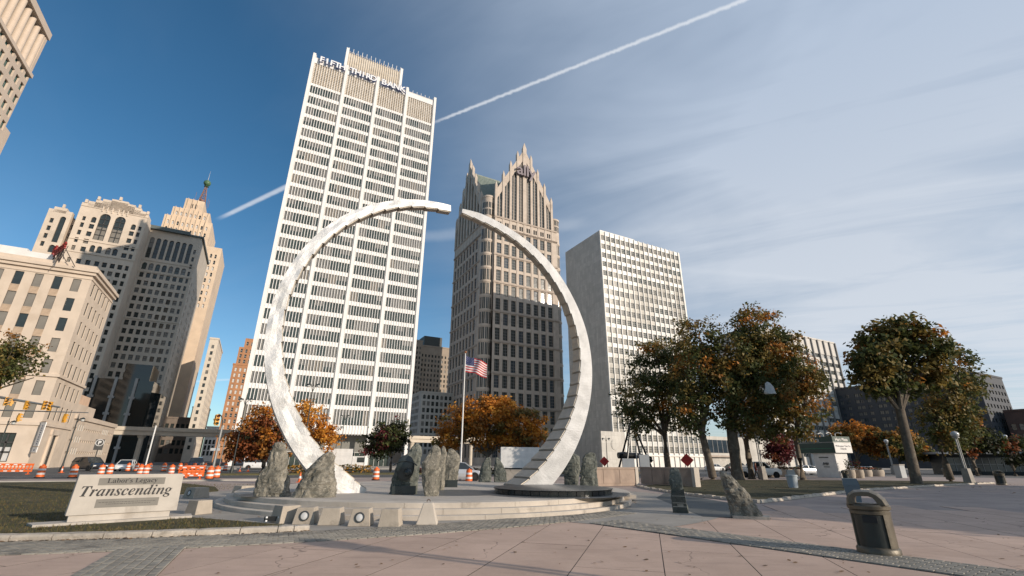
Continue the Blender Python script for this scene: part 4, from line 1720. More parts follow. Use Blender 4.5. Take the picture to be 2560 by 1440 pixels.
# between the white tower and the gothic tower
TAUPE = mat('taupe_brick', (0.36, 0.29, 0.225), .85, .1, .25)
block('taupe_tower', 'taupe brick tower seen in the gap behind the white tower', 78.0, 300.0, 13.2, 24.0, 77.5, TAUPE, cc(6, 13.2, 1.0), [6 + 3.3 * k for k in range(21)], 1.0, 1.8, right=True)
g = block('twin_taupe_tower', 'broad taupe tower with dark rooftop plant beside the gothic tower', 91.6, 306.0, 30.0, 24.0, 76.0, TAUPE, cc(12, 30, 1.1), [6 + 3.3 * k for k in range(20)], 1.1, 1.8)
mb = MB()
mb.box(3.0, 2, 76.9, 16.0, 14, 84.0)
mb.build('roof_plant', mat('dark_louvre', (0.06, 0.065, 0.06), .6, .15, 1), g)
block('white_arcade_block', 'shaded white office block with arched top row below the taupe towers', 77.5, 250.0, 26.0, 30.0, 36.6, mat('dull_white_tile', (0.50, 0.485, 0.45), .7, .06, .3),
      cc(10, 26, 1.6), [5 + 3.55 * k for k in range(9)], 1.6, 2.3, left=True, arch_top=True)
# right: slab with fins, dark hotel, brown brick, low pavilion
SLAB = mat('buff_panel', (0.60, 0.56, 0.51), .75, .08, .25, streak=.15)
g = block('finned_slab', 'long buff office slab with vertical fins behind the maples', 228.0, 150.0, 73.0, 26.0, 70.0, SLAB, [1.0 + 6.08 * k for k in range(12)], [5 + 4.55 * k for k in range(13)], 5.2, 2.3,
          glass=lambda i, o: (4, 1, GL_DARK if hsh('fs', o[0], o[2]) < .7 else BLINDW, FR_W, .14, None), cap=160)
b_ = MB()
b_.box(-.3, -.8, 0, .3, -.002, 70.2)
b_ = b_.mesh('fin', FR_G)
for k in range(13):
    link('fin', b_, g, (.45 + 6.05 * k, 0, 0))
g = place('balcony_block', 'apartment block with white balcony strips at the end of the buff slab', 303.0, 158.0)
mb = MB()
mb.box(0, 0, 0, 12, 20, 67.0)
mb.build('wall', SLAB, g)
b_ = MB()
b_.box(-.8, -1.4, 0, 12.5, -.002, 1.3)
b_ = b_.mesh('balcony', WHITEP)
for k in range(18):
    link('balcony', b_, g, (0, 0, 6 + 3.4 * k))
HOT = mat('dark_slate_panel', (0.055, 0.060, 0.070), .7, .12, .3)
g = block('dark_hotel', 'dark hotel slab with rows of pale windows behind the far maple', 290.0, 88.0, 30.0, 62.0, 41.5, HOT, cc(8, 30, 1.8), [10 + 3.3 * k for k in range(9)], 1.8, 1.7, left=True,
          glass=lambda i, o: (2, 1, BLIND if hsh('h', o[0], o[2]) < .6 else GL_BLUE, FR_D, .12, None), dcols=[1.5 + 3.4 * k + (1.2 if k % 3 == 2 else 0) for k in range(17)])
mb = MB()
mb.box(2, 8, 42.4, 24, 30, 47.0)
mb.build('roof_plant', HOT, g)
g = block('brick_corner_block', 'dark block with orange brick front at the far edge of the plaza', 300.0, 34.0, 24.0, 52.0, 24.5, mat('dark_red_brick', (0.13, 0.075, 0.06), .85, .12, .4), cc(6, 24, 1.6), [4 + 4.2 * k for k in range(4)], 1.6, 2.6, left=True)
mb = MB()
mb.box(-.5, 34, 0, -.02, 44, 20.5)
mb.build('brick_front', BRORG, g)
b_ = MB()
b_.face([(0, 0, 0), (0, -1.6, 0), (0, -1.6, 2.7), (0, 0, 2.7)])
b_ = b_.mesh('front_window', GL_DARK)
for z in (4, 8.5, 13, 17):
    for y in (36.6, 39.8, 43.0):
        link('front_window', b_, g, (-.53, y, z))
# tall tower at the picture's left edge
g = place('colonnade_tower', 'sunlit tan tower with giant columns and green glass at upper left', -104.0, 94.0)
CT = mat('tan_granite', (0.60, 0.485, 0.385), .75, .06, .2)
FT = Face((32.0, 0, 0), (0, 1))
HT = 117.0
rowT = [10 + 4.25 * k for k in range(22)]
colT = [58.0 - 1.9 - 3.05 * k for k in range(18)]
opT = [(c - .3, c + 1.45, z, z + 2.5) for z in rowT for c in colT]
mb = MB()
facade(mb, FT, 0, 58.0, 0, 101.5, opT, .6)
shell(mb, 0, 0, 32, 58.0, 0, 101.5, 0, front=True, left=True)
mb.box(0, 0, 101.5, 30.3, 56.6, HT - 2.2)
mb.box(-.2, -.2, HT - 2.2, 32.4, 58.2, HT)
mb.box(31.0, -.2, 100.8, 32.5, 58.3, 101.9)
mb.box(30.2, 56.8, 101.5, 32.0, 58.0, HT - 2.2)
mb.box(20, 58.0, 0, 32, 61.0, 84.0)
mb.build('wall', CT, g)
mb = MB()
mb.box(30.3, 0.5, 101.9, 30.5, 56.5, HT - 2.3)
mb.build('glass_band', GL_TEAL, g)
b_ = MB()
b_.lathe([(.85, 101.9), (.72, HT - 2.2)], 14)
b_ = b_.mesh('column', CT, True)
for k in range(19):
    link('column', b_, g, (31.2, 56.3 - 3.05 * k, 0))
add_windows(g, FT, opT, .5, lambda i, o: (2, 1, GL_TEAL, FR_D, .12, None))
flush_windows(g, 280)

# outlines of the sign's serif lettering, in 1/200 em
GLYPH_T = '9,0 9,3 12,4 15,4 17,5 19,7 20,9 21,12 41,85 39,85 34,85 29,83 24,80 20,77 16,72 13,66 9,66 14,90 87,90 84,64 80,64 77,76 71,83 62,85 61,85 42,13 41,9 41,7 42,6 43,5 51,3 51,0;78,0 89,42 91,48 91,51 90,53 88,54 85,55 84,55 84,58 92,59 101,60 111,62 103,38 109,49 115,56 120,60 125,62 129,61 132,58 132,53 132,50 132,48 130,46 129,45 127,44 125,44 122,44 120,45 118,48 117,48 114,47 110,42 106,35 104,30 102,25 100,19 98,13 96,7 94,0;143,-2 139,-1 136,0 133,3 131,6 129,10 129,15 129,19 130,24 132,29 134,34 136,39 139,44 142,48 146,52 149,55 155,59 161,61 166,62 170,61 174,58 176,53 178,61 192,61 181,22 179,15 178,11 179,9 179,8 180,8 183,9 186,12 190,17 193,16 186,6 179,0 172,-2 167,-1 165,2 164,7 164,10 165,15 162,10 158,6 155,2 151,0 147,-1;151,8 153,9 155,10 157,11 159,13 161,16 163,19 168,29 171,40 172,50 172,53 170,55 167,56 165,56 163,55 161,53 159,50 157,47 155,44 153,40 151,36 149,32 147,23 146,16 146,12 148,9;242,-2 237,-1 234,3 233,8 235,17 239,31 244,44 245,49 245,51 244,52 242,52 238,51 233,46 227,38 224,33 222,27 219,21 217,15 215,8 213,0 197,0 208,42 210,48 210,51 210,53 208,54 205,55 203,55 203,58 211,59 220,60 230,62 223,39 228,46 233,52 237,56 242,59 246,61 251,62 257,61 260,57 261,52 260,45 257,34 250,11 250,10 251,9 252,9 256,11 261,18 264,16 260,11 256,6 253,3 250,0 246,-1;289,-2 286,-2 282,-1 277,1 274,1 273,1 271,0 270,-1 266,-1 270,22 274,21 276,11 281,5 288,3 292,4 294,6 295,10 294,15 290,21 285,28 283,31 281,34 279,37 278,40 277,43 277,46 278,50 279,54 282,57 286,60 290,61 294,62 298,62 302,61 307,60 309,59 310,59 311,59 313,60 314,61 317,61 314,41 311,41 308,50 304,56 298,58 296,57 294,57 293,56 291,51 291,48 293,44 296,40 300,35 304,30 308,23 309,16 309,13 308,10 307,7 305,5 303,2 300,1 297,-1 293,-2;340,-2 334,-1 329,1 325,4 322,8 321,13 320,19 321,26 322,33 325,39 329,45 334,51 339,55 345,59 352,61 358,62 362,62 366,60 369,58 371,56 373,53 373,50 373,47 372,45 371,43 369,42 367,41 365,41 362,41 361,42 359,43 358,44 357,46 357,48 358,52 360,55 359,57 358,57 356,58 354,57 352,56 350,54 347,51 345,48 343,45 341,41 340,36 339,32 338,28 337,24 337,20 337,16 338,13 339,10 341,8 344,7 346,7 352,8 357,12 363,19 366,17 359,6 350,0;395,-2 389,-1 384,1 380,4 377,8 376,13 375,20 375,24 376,29 378,34 381,39 384,44 387,48 391,52 395,55 399,58 403,60 408,61 412,62 417,62 420,60 423,59 425,56 427,53 427,50 426,44 423,39 418,35 412,31 403,27 393,25 392,18 392,15 393,12 395,10 396,8 399,7 402,7 407,8 411,12 416,19 420,17 413,6 404,0;394,29 398,30 402,32 405,34 408,37 411,39 413,42 415,46 416,49 416,52 415,56 411,57 408,57 405,54 402,50 399,45 396,38;474,-2 469,-1 466,3 465,8 466,17 470,31 475,44 476,49 476,51 475,52 474,52 469,51 464,46 458,38 456,33 453,27 451,21 448,15 446,8 444,0 428,0 439,42 441,48 441,51 441,53 439,54 436,55 435,55 434,58 443,59 452,60 461,62 454,39 459,46 464,52 468,56 473,59 477,61 482,62 488,61 491,57 492,52 491,45 488,34 481,11 481,10 482,9 483,9 487,11 492,18 495,16 491,11 488,6 484,3 481,0 477,-1;513,-2 509,-1 506,0 503,3 501,6 500,11 499,16 500,21 500,25 502,30 504,34 506,39 508,43 511,47 514,51 518,54 524,59 530,61 535,62 539,62 542,61 545,59 550,76 551,80 551,82 549,86 543,87 543,90 557,92 571,94 550,17 549,12 548,10 550,8 554,10 559,18 562,16 558,10 555,6 552,3 549,0 545,-1 542,-2 538,-1 535,2 534,7 535,15 532,10 528,6 525,2 521,0 518,-1;522,8 524,9 526,10 528,12 530,14 532,17 534,20 538,31 542,42 543,50 542,54 541,56 538,57 536,56 534,55 532,54 526,46 521,36 517,25 516,22 516,19 516,16 517,10;596,74 593,75 591,75 589,77 588,79 587,81 587,83 587,86 588,88 589,89 591,91 593,92 596,92 598,92 600,91 602,89 603,88 604,86 605,83 604,81 603,79 602,77 600,75 598,75;579,-2 576,-1 574,0 572,1 571,3 570,5 570,8 570,13 571,17 578,42 580,47 580,51 579,53 578,54 574,55 573,55 573,58 587,60 599,62 587,17 586,11 588,8 591,10 594,13 598,18 600,16 594,6 586,0;651,-2 646,-1 643,3 642,8 643,17 648,31 652,44 653,49 653,51 652,52 651,52 646,51 641,46 635,38 633,33 630,27 628,21 625,15 623,8 621,0 605,0 617,42 618,48 619,51 618,53 616,54 613,55 612,55 612,58 620,59 629,60 638,62 631,39 636,46 641,52 646,56 650,59 655,61 659,62 665,61 668,57 669,52 668,45 665,34 658,11 658,10 659,9 660,9 664,11 669,18 672,16 668,11 665,6 661,3 658,0 654,-1;695,-28 687,-27 681,-26 676,-24 672,-21 670,-17 669,-13 670,-10 671,-7 674,-5 677,-3 681,-1 686,1 682,4 680,7 679,10 679,12 680,15 682,17 684,19 687,21 691,23 688,25 686,27 684,29 682,32 682,35 681,38 682,42 683,46 685,50 688,53 691,56 696,59 700,60 705,62 709,62 716,61 723,59 728,55 740,55 739,50 732,50 732,47 732,45 732,41 731,36 728,33 726,29 722,26 718,24 713,22 708,21 703,21 696,21 694,20 693,18 693,17 693,15 695,14 698,13 707,10 716,6 719,5 721,3 723,2 725,-1 726,-4 726,-7 726,-11 724,-15 722,-18 719,-21 716,-23 711,-25 706,-27 701,-28;703,25 705,25 707,27 710,28 712,31 713,34 715,38 716,41 716,45 717,49 716,54 714,57 711,57 708,57 706,56 704,54 702,51 700,48 699,44 698,41 697,37 697,33 698,28 700,26;697,-23 701,-23 705,-22 708,-20 710,-18 712,-16 712,-13 711,-11 710,-8 707,-6 703,-5 698,-3 692,-1 686,-4 682,-8 681,-12 682,-15 683,-18 686,-20 689,-22 692,-23'
GLYPH_L = '3,0 3,3 7,4 10,5 12,6 14,9 15,12 15,16 15,76 15,80 14,83 12,85 10,86 7,87 3,88 3,91 50,91 50,88 42,87 40,86 39,85 38,83 36,76 36,17 37,9 40,6 47,6 53,6 58,7 63,8 67,10 71,13 74,16 77,20 79,25 82,31 85,31 80,0;136,-2 131,-1 127,2 125,7 119,2 112,-1 104,-2 100,-1 96,0 93,2 91,5 90,9 89,13 90,18 93,23 98,27 105,31 114,35 125,38 125,48 125,52 124,54 123,56 121,58 118,59 115,59 110,59 107,57 106,55 108,51 110,46 110,44 109,42 107,40 105,39 103,38 101,38 98,38 96,39 94,41 93,42 92,45 92,47 92,50 93,53 95,56 98,58 101,60 104,62 108,63 113,63 118,64 126,63 133,61 138,58 141,54 143,49 144,42 144,12 144,8 146,7 149,8 151,6 147,1 142,-1;116,7 120,8 125,13 125,34 116,30 111,25 109,17 110,11 112,8;163,-2 163,78 163,81 162,84 161,86 160,87 158,87 156,88 156,91 182,91 182,56 186,60 192,63 198,64 203,63 207,62 211,60 214,57 217,53 219,49 221,44 222,39 222,33 222,27 221,21 219,15 216,10 212,6 208,3 203,0 198,-2 192,-2 187,-1 181,1 175,6 165,-2;191,3 195,4 198,6 200,10 202,15 203,23 203,32 203,39 202,46 200,50 198,53 195,55 191,56 189,56 187,55 185,54 184,52 182,51 182,48 182,14 183,8 186,4;260,-2 254,-2 249,0 244,2 240,5 237,9 234,14 232,19 230,25 230,31 230,37 232,43 234,48 237,52 240,56 244,59 249,62 254,63 260,64 265,63 271,62 275,60 279,56 283,53 286,48 288,43 289,37 290,31 289,25 288,19 286,14 283,9 279,5 275,2 271,0 265,-2;260,2 263,3 266,5 268,8 270,16 270,31 270,41 269,49 268,54 266,57 263,59 260,60 256,59 254,57 252,54 251,49 250,41 250,31 250,16 252,8 254,5 257,3;297,0 297,3 300,4 301,4 303,5 303,6 304,9 304,11 304,50 304,53 303,56 303,57 302,58 300,58 298,59 298,62 323,62 323,50 325,54 328,58 331,60 334,62 337,63 340,64 344,63 346,62 349,61 350,59 351,56 351,53 351,51 350,49 349,47 347,46 345,45 343,44 338,46 335,50 331,52 329,52 328,50 326,48 324,46 324,42 323,38 323,11 324,8 324,6 325,5 327,4 330,4 333,3 333,0;407,-2 403,-2 399,-1 394,1 392,2 390,1 388,0 387,-2 384,-2 384,21 388,21 389,16 391,11 394,8 398,5 401,3 405,3 408,3 411,4 413,5 414,7 415,9 415,12 415,15 412,18 408,21 398,26 394,28 391,31 388,34 386,37 385,40 384,44 385,49 387,54 390,58 394,61 399,63 405,64 410,63 417,62 418,61 420,61 421,61 422,62 423,64 426,64 426,44 423,44 421,49 419,52 416,55 413,58 410,59 407,59 404,59 402,58 400,57 399,56 398,54 398,52 398,50 399,48 400,46 406,42 415,38 419,36 423,33 425,30 427,27 428,23 428,19 428,13 426,8 423,4 418,0 413,-1;473,0 473,3 477,4 480,5 482,6 483,9 484,12 484,16 484,76 484,80 483,83 482,85 480,86 477,87 473,88 473,91 519,91 519,88 511,87 509,86 508,85 507,83 506,76 506,17 507,9 509,6 516,6 522,6 528,7 532,8 537,10 540,13 543,16 546,20 549,25 551,31 555,31 550,0;586,-2 581,-2 576,0 572,2 568,5 565,9 562,14 560,19 559,25 559,31 559,37 560,43 562,48 565,53 568,56 572,60 577,62 581,63 586,64 593,63 600,60 605,56 608,50 611,43 611,35 611,33 578,33 580,19 586,11 595,8 600,9 604,12 609,17 612,15 604,5 596,0;578,38 595,38 595,43 595,48 594,52 593,55 592,58 590,59 587,59 582,57 579,51 578,41;644,-28 636,-28 630,-26 625,-24 621,-22 619,-18 618,-15 619,-11 623,-8 629,-5 624,-2 621,2 620,6 620,9 621,12 623,15 626,17 630,20 635,22 627,27 621,34 619,42 620,46 621,50 623,54 626,56 629,59 633,61 637,62 641,63 646,64 652,63 657,62 662,61 678,61 678,54 669,54 671,50 673,45 673,41 673,37 672,33 670,30 668,27 665,25 662,23 658,22 654,21 649,21 646,21 643,21 641,21 639,20 637,19 636,17 635,16 635,14 636,12 639,10 643,10 650,10 657,10 662,9 667,8 670,7 673,5 675,3 677,0 678,-4 678,-7 677,-13 674,-18 669,-23 663,-26 654,-27;646,25 649,25 652,27 653,29 654,33 655,37 655,42 655,48 654,52 653,55 652,58 649,59 646,59 644,59 641,58 640,55 639,52 638,48 638,42 638,37 639,33 640,29 641,27 644,25;647,-23 659,-22 665,-19 668,-13 667,-11 666,-9 665,-8 663,-7 660,-7 656,-7 634,-7 632,-9 630,-12 630,-15 630,-17 632,-19 634,-21 637,-22 642,-23;731,-2 726,-1 722,2 720,7 714,2 707,-1 699,-2 695,-1 691,0 688,2 686,5 685,9 684,13 685,18 688,23 693,27 700,31 709,35 720,38 720,48 720,52 719,54 718,56 716,58 713,59 710,59 705,59 702,57 701,55 703,51 705,46 705,44 704,42 702,40 700,39 698,38 696,38 693,38 691,39 689,41 688,42 687,45 687,47 687,50 688,53 690,56 693,58 696,60 699,62 703,63 708,63 713,64 721,63 728,61 733,58 736,54 738,49 739,42 739,12 739,8 741,7 744,8 746,6 742,1 737,-1;711,7 715,8 720,13 720,34 711,30 706,25 704,17 705,11 707,8;780,-2 775,-2 771,0 766,2 763,5 759,9 757,14 755,19 753,24 753,30 754,36 755,42 757,47 760,52 764,56 768,59 773,62 778,63 784,64 790,63 795,62 799,60 802,57 804,53 805,49 804,47 804,45 802,43 801,42 799,41 796,41 792,42 789,45 788,50 789,52 789,54 788,57 786,59 783,59 777,57 773,50 772,37 772,28 774,21 777,15 780,11 785,8 790,8 795,8 799,11 803,14 806,12 799,4 790,0;818,-28 815,-28 812,-27 810,-25 808,-23 807,-20 807,-17 807,-15 808,-12 809,-11 811,-9 813,-8 815,-8 817,-8 819,-9 821,-10 822,-11 823,-13 823,-15 823,-16 823,-17 825,-20 827,-19 829,-18 831,-15 834,-9 836,-1 815,50 813,55 811,57 807,59 807,62 840,62 840,59 835,58 834,55 834,53 834,51 845,24 854,48 855,52 855,55 854,58 848,59 848,62 868,62 868,59 866,58 865,58 863,56 860,48 840,-5 838,-11 836,-15 834,-19 832,-22 829,-24 827,-26 824,-27 822,-28;360,62 363,66 367,71 368,75 363,77 359,81 359,86 363,91 369,92 375,89 377,84 376,77 372,69 366,63'


def glyph_mesh(name, data, width, material, extrude):
    cu = D.curves.new(name, 'CURVE')
    cu.dimensions = '2D'
    cu.fill_mode = 'BOTH'
    sp_ = [[tuple(int(c) for c in q.split(',')) for q in s_.split(' ')] for s_ in data.split(';')]
    xs = [p[0] for s_ in sp_ for p in s_]
    k = width / (max(xs) - min(xs))
    x0 = min(xs)
    for s_ in sp_:
        spl = cu.splines.new('POLY')
        spl.points.add(len(s_) - 1)
        for i, (x, y) in enumerate(s_):
            spl.points[i].co = ((x - x0) * k, y * k, 0, 1)
        spl.use_cyclic_u = True
    cu.extrude = extrude
    return curve_to_mesh(name, cu, material)


# ------------------------------------------------------------------ podium
PO = thing('stepped_podium', 'round concrete podium with three low steps carrying the monument', 'podium', (PC.x, PC.y, 0))
TOPM = mat('podium_top', (0.46, 0.405, 0.345), .85, .1, .6, .12, 40, col2=(0.36, 0.315, 0.265), thresh=(.5, .5, .7))


def curved_block(r0, r1, a0, a1, z0, z1, n=6):
    b_ = MB()
    out = []
    for k in range(n + 1):
        t = a0 + (a1 - a0) * k / n
        c, s_ = math.cos(t), math.sin(t)
        out.append([(r * c, r * s_, z) for r, z in ((r0, z0), (r1, z0), (r1, z1 - .012), (r1 - .012, z1), (r0, z1))])
    for k in range(n):
        for j in range(5):
            j2 = (j + 1) % 5
            b_.face([out[k][j], out[k + 1][j], out[k + 1][j2], out[k][j2]][::-1])
    b_.face(out[0])
    b_.face(out[n][::-1])
    return b_


nseg = 30
for li, (r0, r1, z0, z1) in enumerate(((8.3, 8.95, .0, .15), (8.0, 8.65, .15, .30), (7.7, 8.35, .30, .45))):
    for k in range(nseg):
        a0, a1 = 2 * PI * k / nseg + li * .07, 2 * PI * (k + 1) / nseg + li * .07 - .0012
        ext = 0.55 if li > 0 and -0.33 < ((a0 + PI) % (2 * PI) - PI) < 1.2 else 0.0
        curved_block(r0, r1 + ext, a0, a1, z0 + .028 * (li == 0), z1).build('step_block', STEPM, PO)
mb = MB()
mb.lathe([(7.72, .10), (7.72, .4485)], 72)
mb.build('podium_floor', TOPM, PO)
DISC = mat('dark_granite_disc', (0.10, 0.10, 0.095), .5, .15, 2.0)
for x, y, r in ((-2.2, 20.6, 2.0), (-8.3, 18.6, 1.5), (1.75, 20.7, 3.0)):
    mb = MB()
    mb.lathe([(r, .4525), (.001, .4527)], 40, 0, (x - PC.x, y - PC.y, 0), caps=False)
    mb.build('granite_disc', DISC, PO)

# black tiled plinth under the right foot
PLN = thing('granite_plinth', 'low round plinth of black granite tiles under the right steel arc', 'plinth', (1.75, 20.85, 0.45))
BGR = mat('black_granite', (0.018, 0.022, 0.022), .12, .2, 6, spec=.6, rand=.2)
mb = MB()
mb.lathe([(2.36, 0.004), (2.36, .19)], 48)
mb.build('plinth_core', mat('plinth_grout', (.34, .33, .31), .8, .1, 4), PLN)
mb = MB()
mb.lathe([(2.45, .191), (2.46, .205), (2.42, .215), (.001, .215)], 48, caps=False)
mb.build('plinth_top', mat('dark_granite_top', (0.07, 0.072, 0.07), .35, .15, 2), PLN, True)
for k in range(44):
    a0 = 2 * PI * k / 44
    curved_block(2.36, 2.42, a0 + .006, a0 + 2 * PI / 44 - .006, .008, .188, 2).build('tile', BGR, PLN)

# ------------------------------------------------------------------ the two steel arcs
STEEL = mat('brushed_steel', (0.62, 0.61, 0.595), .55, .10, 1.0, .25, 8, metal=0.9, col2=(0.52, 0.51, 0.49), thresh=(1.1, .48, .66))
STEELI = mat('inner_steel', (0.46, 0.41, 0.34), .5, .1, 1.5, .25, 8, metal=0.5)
KR = 0.725
RZC = 6.5
BASE_R = 10.859


def lerp_tab(tab, t):
    if t <= tab[0][0]:
        return tab[0][1]
    for (a0, v0), (a1, v1) in zip(tab, tab[1:]):
        if t <= a1:
            return v0 + (v1 - v0) * (t - a0) / (a1 - a0)
    return tab[-1][1]


OUT_L = [(4, -.24), (18, .03), (32, .2), (46, .3), (58, .25), (68, .19), (81, .1), (95, 0), (104, -.11), (120, -.25), (133, -.32), (152, -.32)]
IN_L = [(4, .76), (18, .48), (32, .36), (46, .33), (58, .38), (68, .47), (81, .6), (95, .86), (104, 1.0), (112, 1.16), (125, 1.32), (133, 1.4), (141, 1.57), (152, 1.47)]
OUT_R = [(1, -.3), (8, -.2), (22, -.2), (36, -.1), (47, -.03), (61, 0), (75, .09), (90, .1), (110, .05), (152, .02)]
IN_R = [(1, .66), (8, .78), (22, .80), (36, .79), (61, .78), (80, .80), (89, .9), (96, 1.0), (110, 1.14), (128, 1.3), (152, 1.33)]
RING_ROT = R(26.6)


STEELR = mat('brushed_steel_dimmed', (0.47, 0.47, 0.47), .68, .12, 1.3, .4, 18, metal=0.85, col2=(0.40, 0.40, 0.40), thresh=(.8, .48, .66))  # same steel, colour lowered to imitate the weaker light on the right arc


def steel_arc(name, label, sgn, outt, inn, a0, a1, nteeth):
    root = thing(name, label, 'sculpture', (-2.73, 21.41, 0), RING_ROT)
    DT = [(0, .40), (40, .50), (85, .70), (100, .95), (119, 1.35), (137, 1.65), (152, 1.8)]
    b_ = MB()
    sub = 6
    prof = []
    for k in range(nteeth):
        for j in range(sub):
            f = j / (sub - 1) * .999
            th = a0 + (a1 - a0) * (k + f) / nteeth
            ro = (BASE_R + lerp_tab(outt, th)) * KR
            ri = (BASE_R - lerp_tab(inn, th)) * KR
            ri += (0.026 - 0.052 * f) * (1 + mnoise.noise((k * 3.7, 1, sgn)) * .6)
            prof.append((th, ro, ri))

    def pt(r, th, y):
        t = R(th) * sgn
        return Vector((r * math.sin(t), y, RZC + r * math.cos(t)))
    n = len(prof)
    vs = []
    for th, ro, ri in prof:
        # front face rises and dips like hammered plate
        row = [pt(ro, th, 0), pt(ro * .67 + ri * .33, th, 0), pt(ro * .33 + ri * .67, th, 0), pt(ri, th, 0), pt(ri, th, lerp_tab(DT, th)), pt(ro, th, lerp_tab(DT, th))]
        for q in (1, 2):
            row[q].y += mnoise.noise(row[q] * 1.7) * .03
        vs.append(row)
    for k in range(n - 1):
        for j in range(6):
            j2 = (j + 1) % 6
            q = [vs[k][j], vs[k][j2], vs[k + 1][j2], vs[k + 1][j]]
            b_.face(q if sgn > 0 else q[::-1], 1 if j == 3 else 0)
    b_.face(vs[0] if sgn < 0 else vs[0][::-1])
    b_.face(vs[-1] if sgn > 0 else vs[-1][::-1])
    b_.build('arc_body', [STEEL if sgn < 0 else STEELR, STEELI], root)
    for k in range(nteeth):
        f0, f1 = .06, .94
        t0, t1 = a0 + (a1 - a0) * (k + f0) / nteeth, a0 + (a1 - a0) * (k + f1) / nteeth
        s0 = (1 + mnoise.noise((k * 3.7, 1, sgn)) * .6)
        r0 = (BASE_R - lerp_tab(inn, t0)) * KR + (0.026 - .052 * f0) * s0
        r1 = (BASE_R - lerp_tab(inn, t1)) * KR + (0.026 - .052 * f1) * s0
        d0, d1 = lerp_tab(DT, t0), lerp_tab(DT, t1)
        c = [pt(r0 + .01, t0, .05), pt(r1 + .01, t1, .05), pt(r1 + .01, t1, d1 - .05), pt(r0 + .01, t0, d0 - .05),
             pt(r0 - .035, t0, .05), pt(r1 - .035, t1, .05), pt(r1 - .035, t1, d1 - .05), pt(r0 - .035, t0, d0 - .05)]
        tb = MB()
        tb.hexa([tuple(x) for x in c])
        tb.build('tooth', STEELI, root)
    return root


steel_arc('steel_arc', 'taller gleaming steel arc rising beside the boulders on the left', -1, OUT_L, IN_L, 4.2, 151, 28)
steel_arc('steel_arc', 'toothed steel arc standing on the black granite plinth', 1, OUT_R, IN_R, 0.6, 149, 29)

# ------------------------------------------------------------------ boulders and standing stones


def rockmat(name, c1, c2, c3):
    if name in MATS:
        return MATS[name]
    m = D.materials.new(name)
    m.use_nodes = True
    t = NT(m.node_tree)
    t.t.nodes.clear()
    out = t.n('ShaderNodeOutputMaterial')
    p = t.n('ShaderNodeBsdfPrincipled')
    t.t.links.new(p.outputs[0], out.inputs[0])
    v = t.n('ShaderNodeTexCoord').outputs['Object']
    n1 = t.noise(v, 1.6, 6, .65, 1.2)
    n2 = t.noise(v, 11, 6, .7, .8)
    c = t.mix(t.step(n1, .35, .65), c4(c1), c4(c2))
    c = t.mix(t.step(n2, .56, .72), c, c4(c3))
    n3 = t.noise(v, 42, 4, .6)
    c = t.mix(t.math('MULTIPLY', t.step(n3, .5, .75), .6), c, (.02, .022, .02, 1))
    n4 = t.noise(v, 3.4, 5, .7, 2.0)
    c = t.mix(t.math('MULTIPLY', t.step(n4, .56, .66), .65), c, (.045, .048, .04, 1))  # dark blotches paint shaded crevices into the stone colour
    t.put(p.inputs['Base Color'], c)
    p.inputs['Roughness'].default_value = .8
    b = t.n('ShaderNodeBump')
    b.inputs['Strength'].default_value = .8
    b.inputs['Distance'].default_value = .04
    t.put(b.inputs['Height'], t.math('ADD', n2, t.math('MULTIPLY', t.noise(v, 30, 6, .7), .5)))
    t.t.links.new(b.outputs[0], p.inputs['Normal'])
    MATS[name] = m
    return m


ROCK_A = rockmat('lichen_rock', (.10, .095, .075), (.33, .295, .235), (.55, .50, .41))
ROCK_B = rockmat('green_rock', (.06, .07, .06), (.19, .195, .165), (.36, .345, .28))
POLISH = mat('polished_dark_stone', (.028, .034, .034), .28, .2, 3, .05, 20, spec=.5)


def ppl(tab, z):
    return lerp_tab(tab, z)


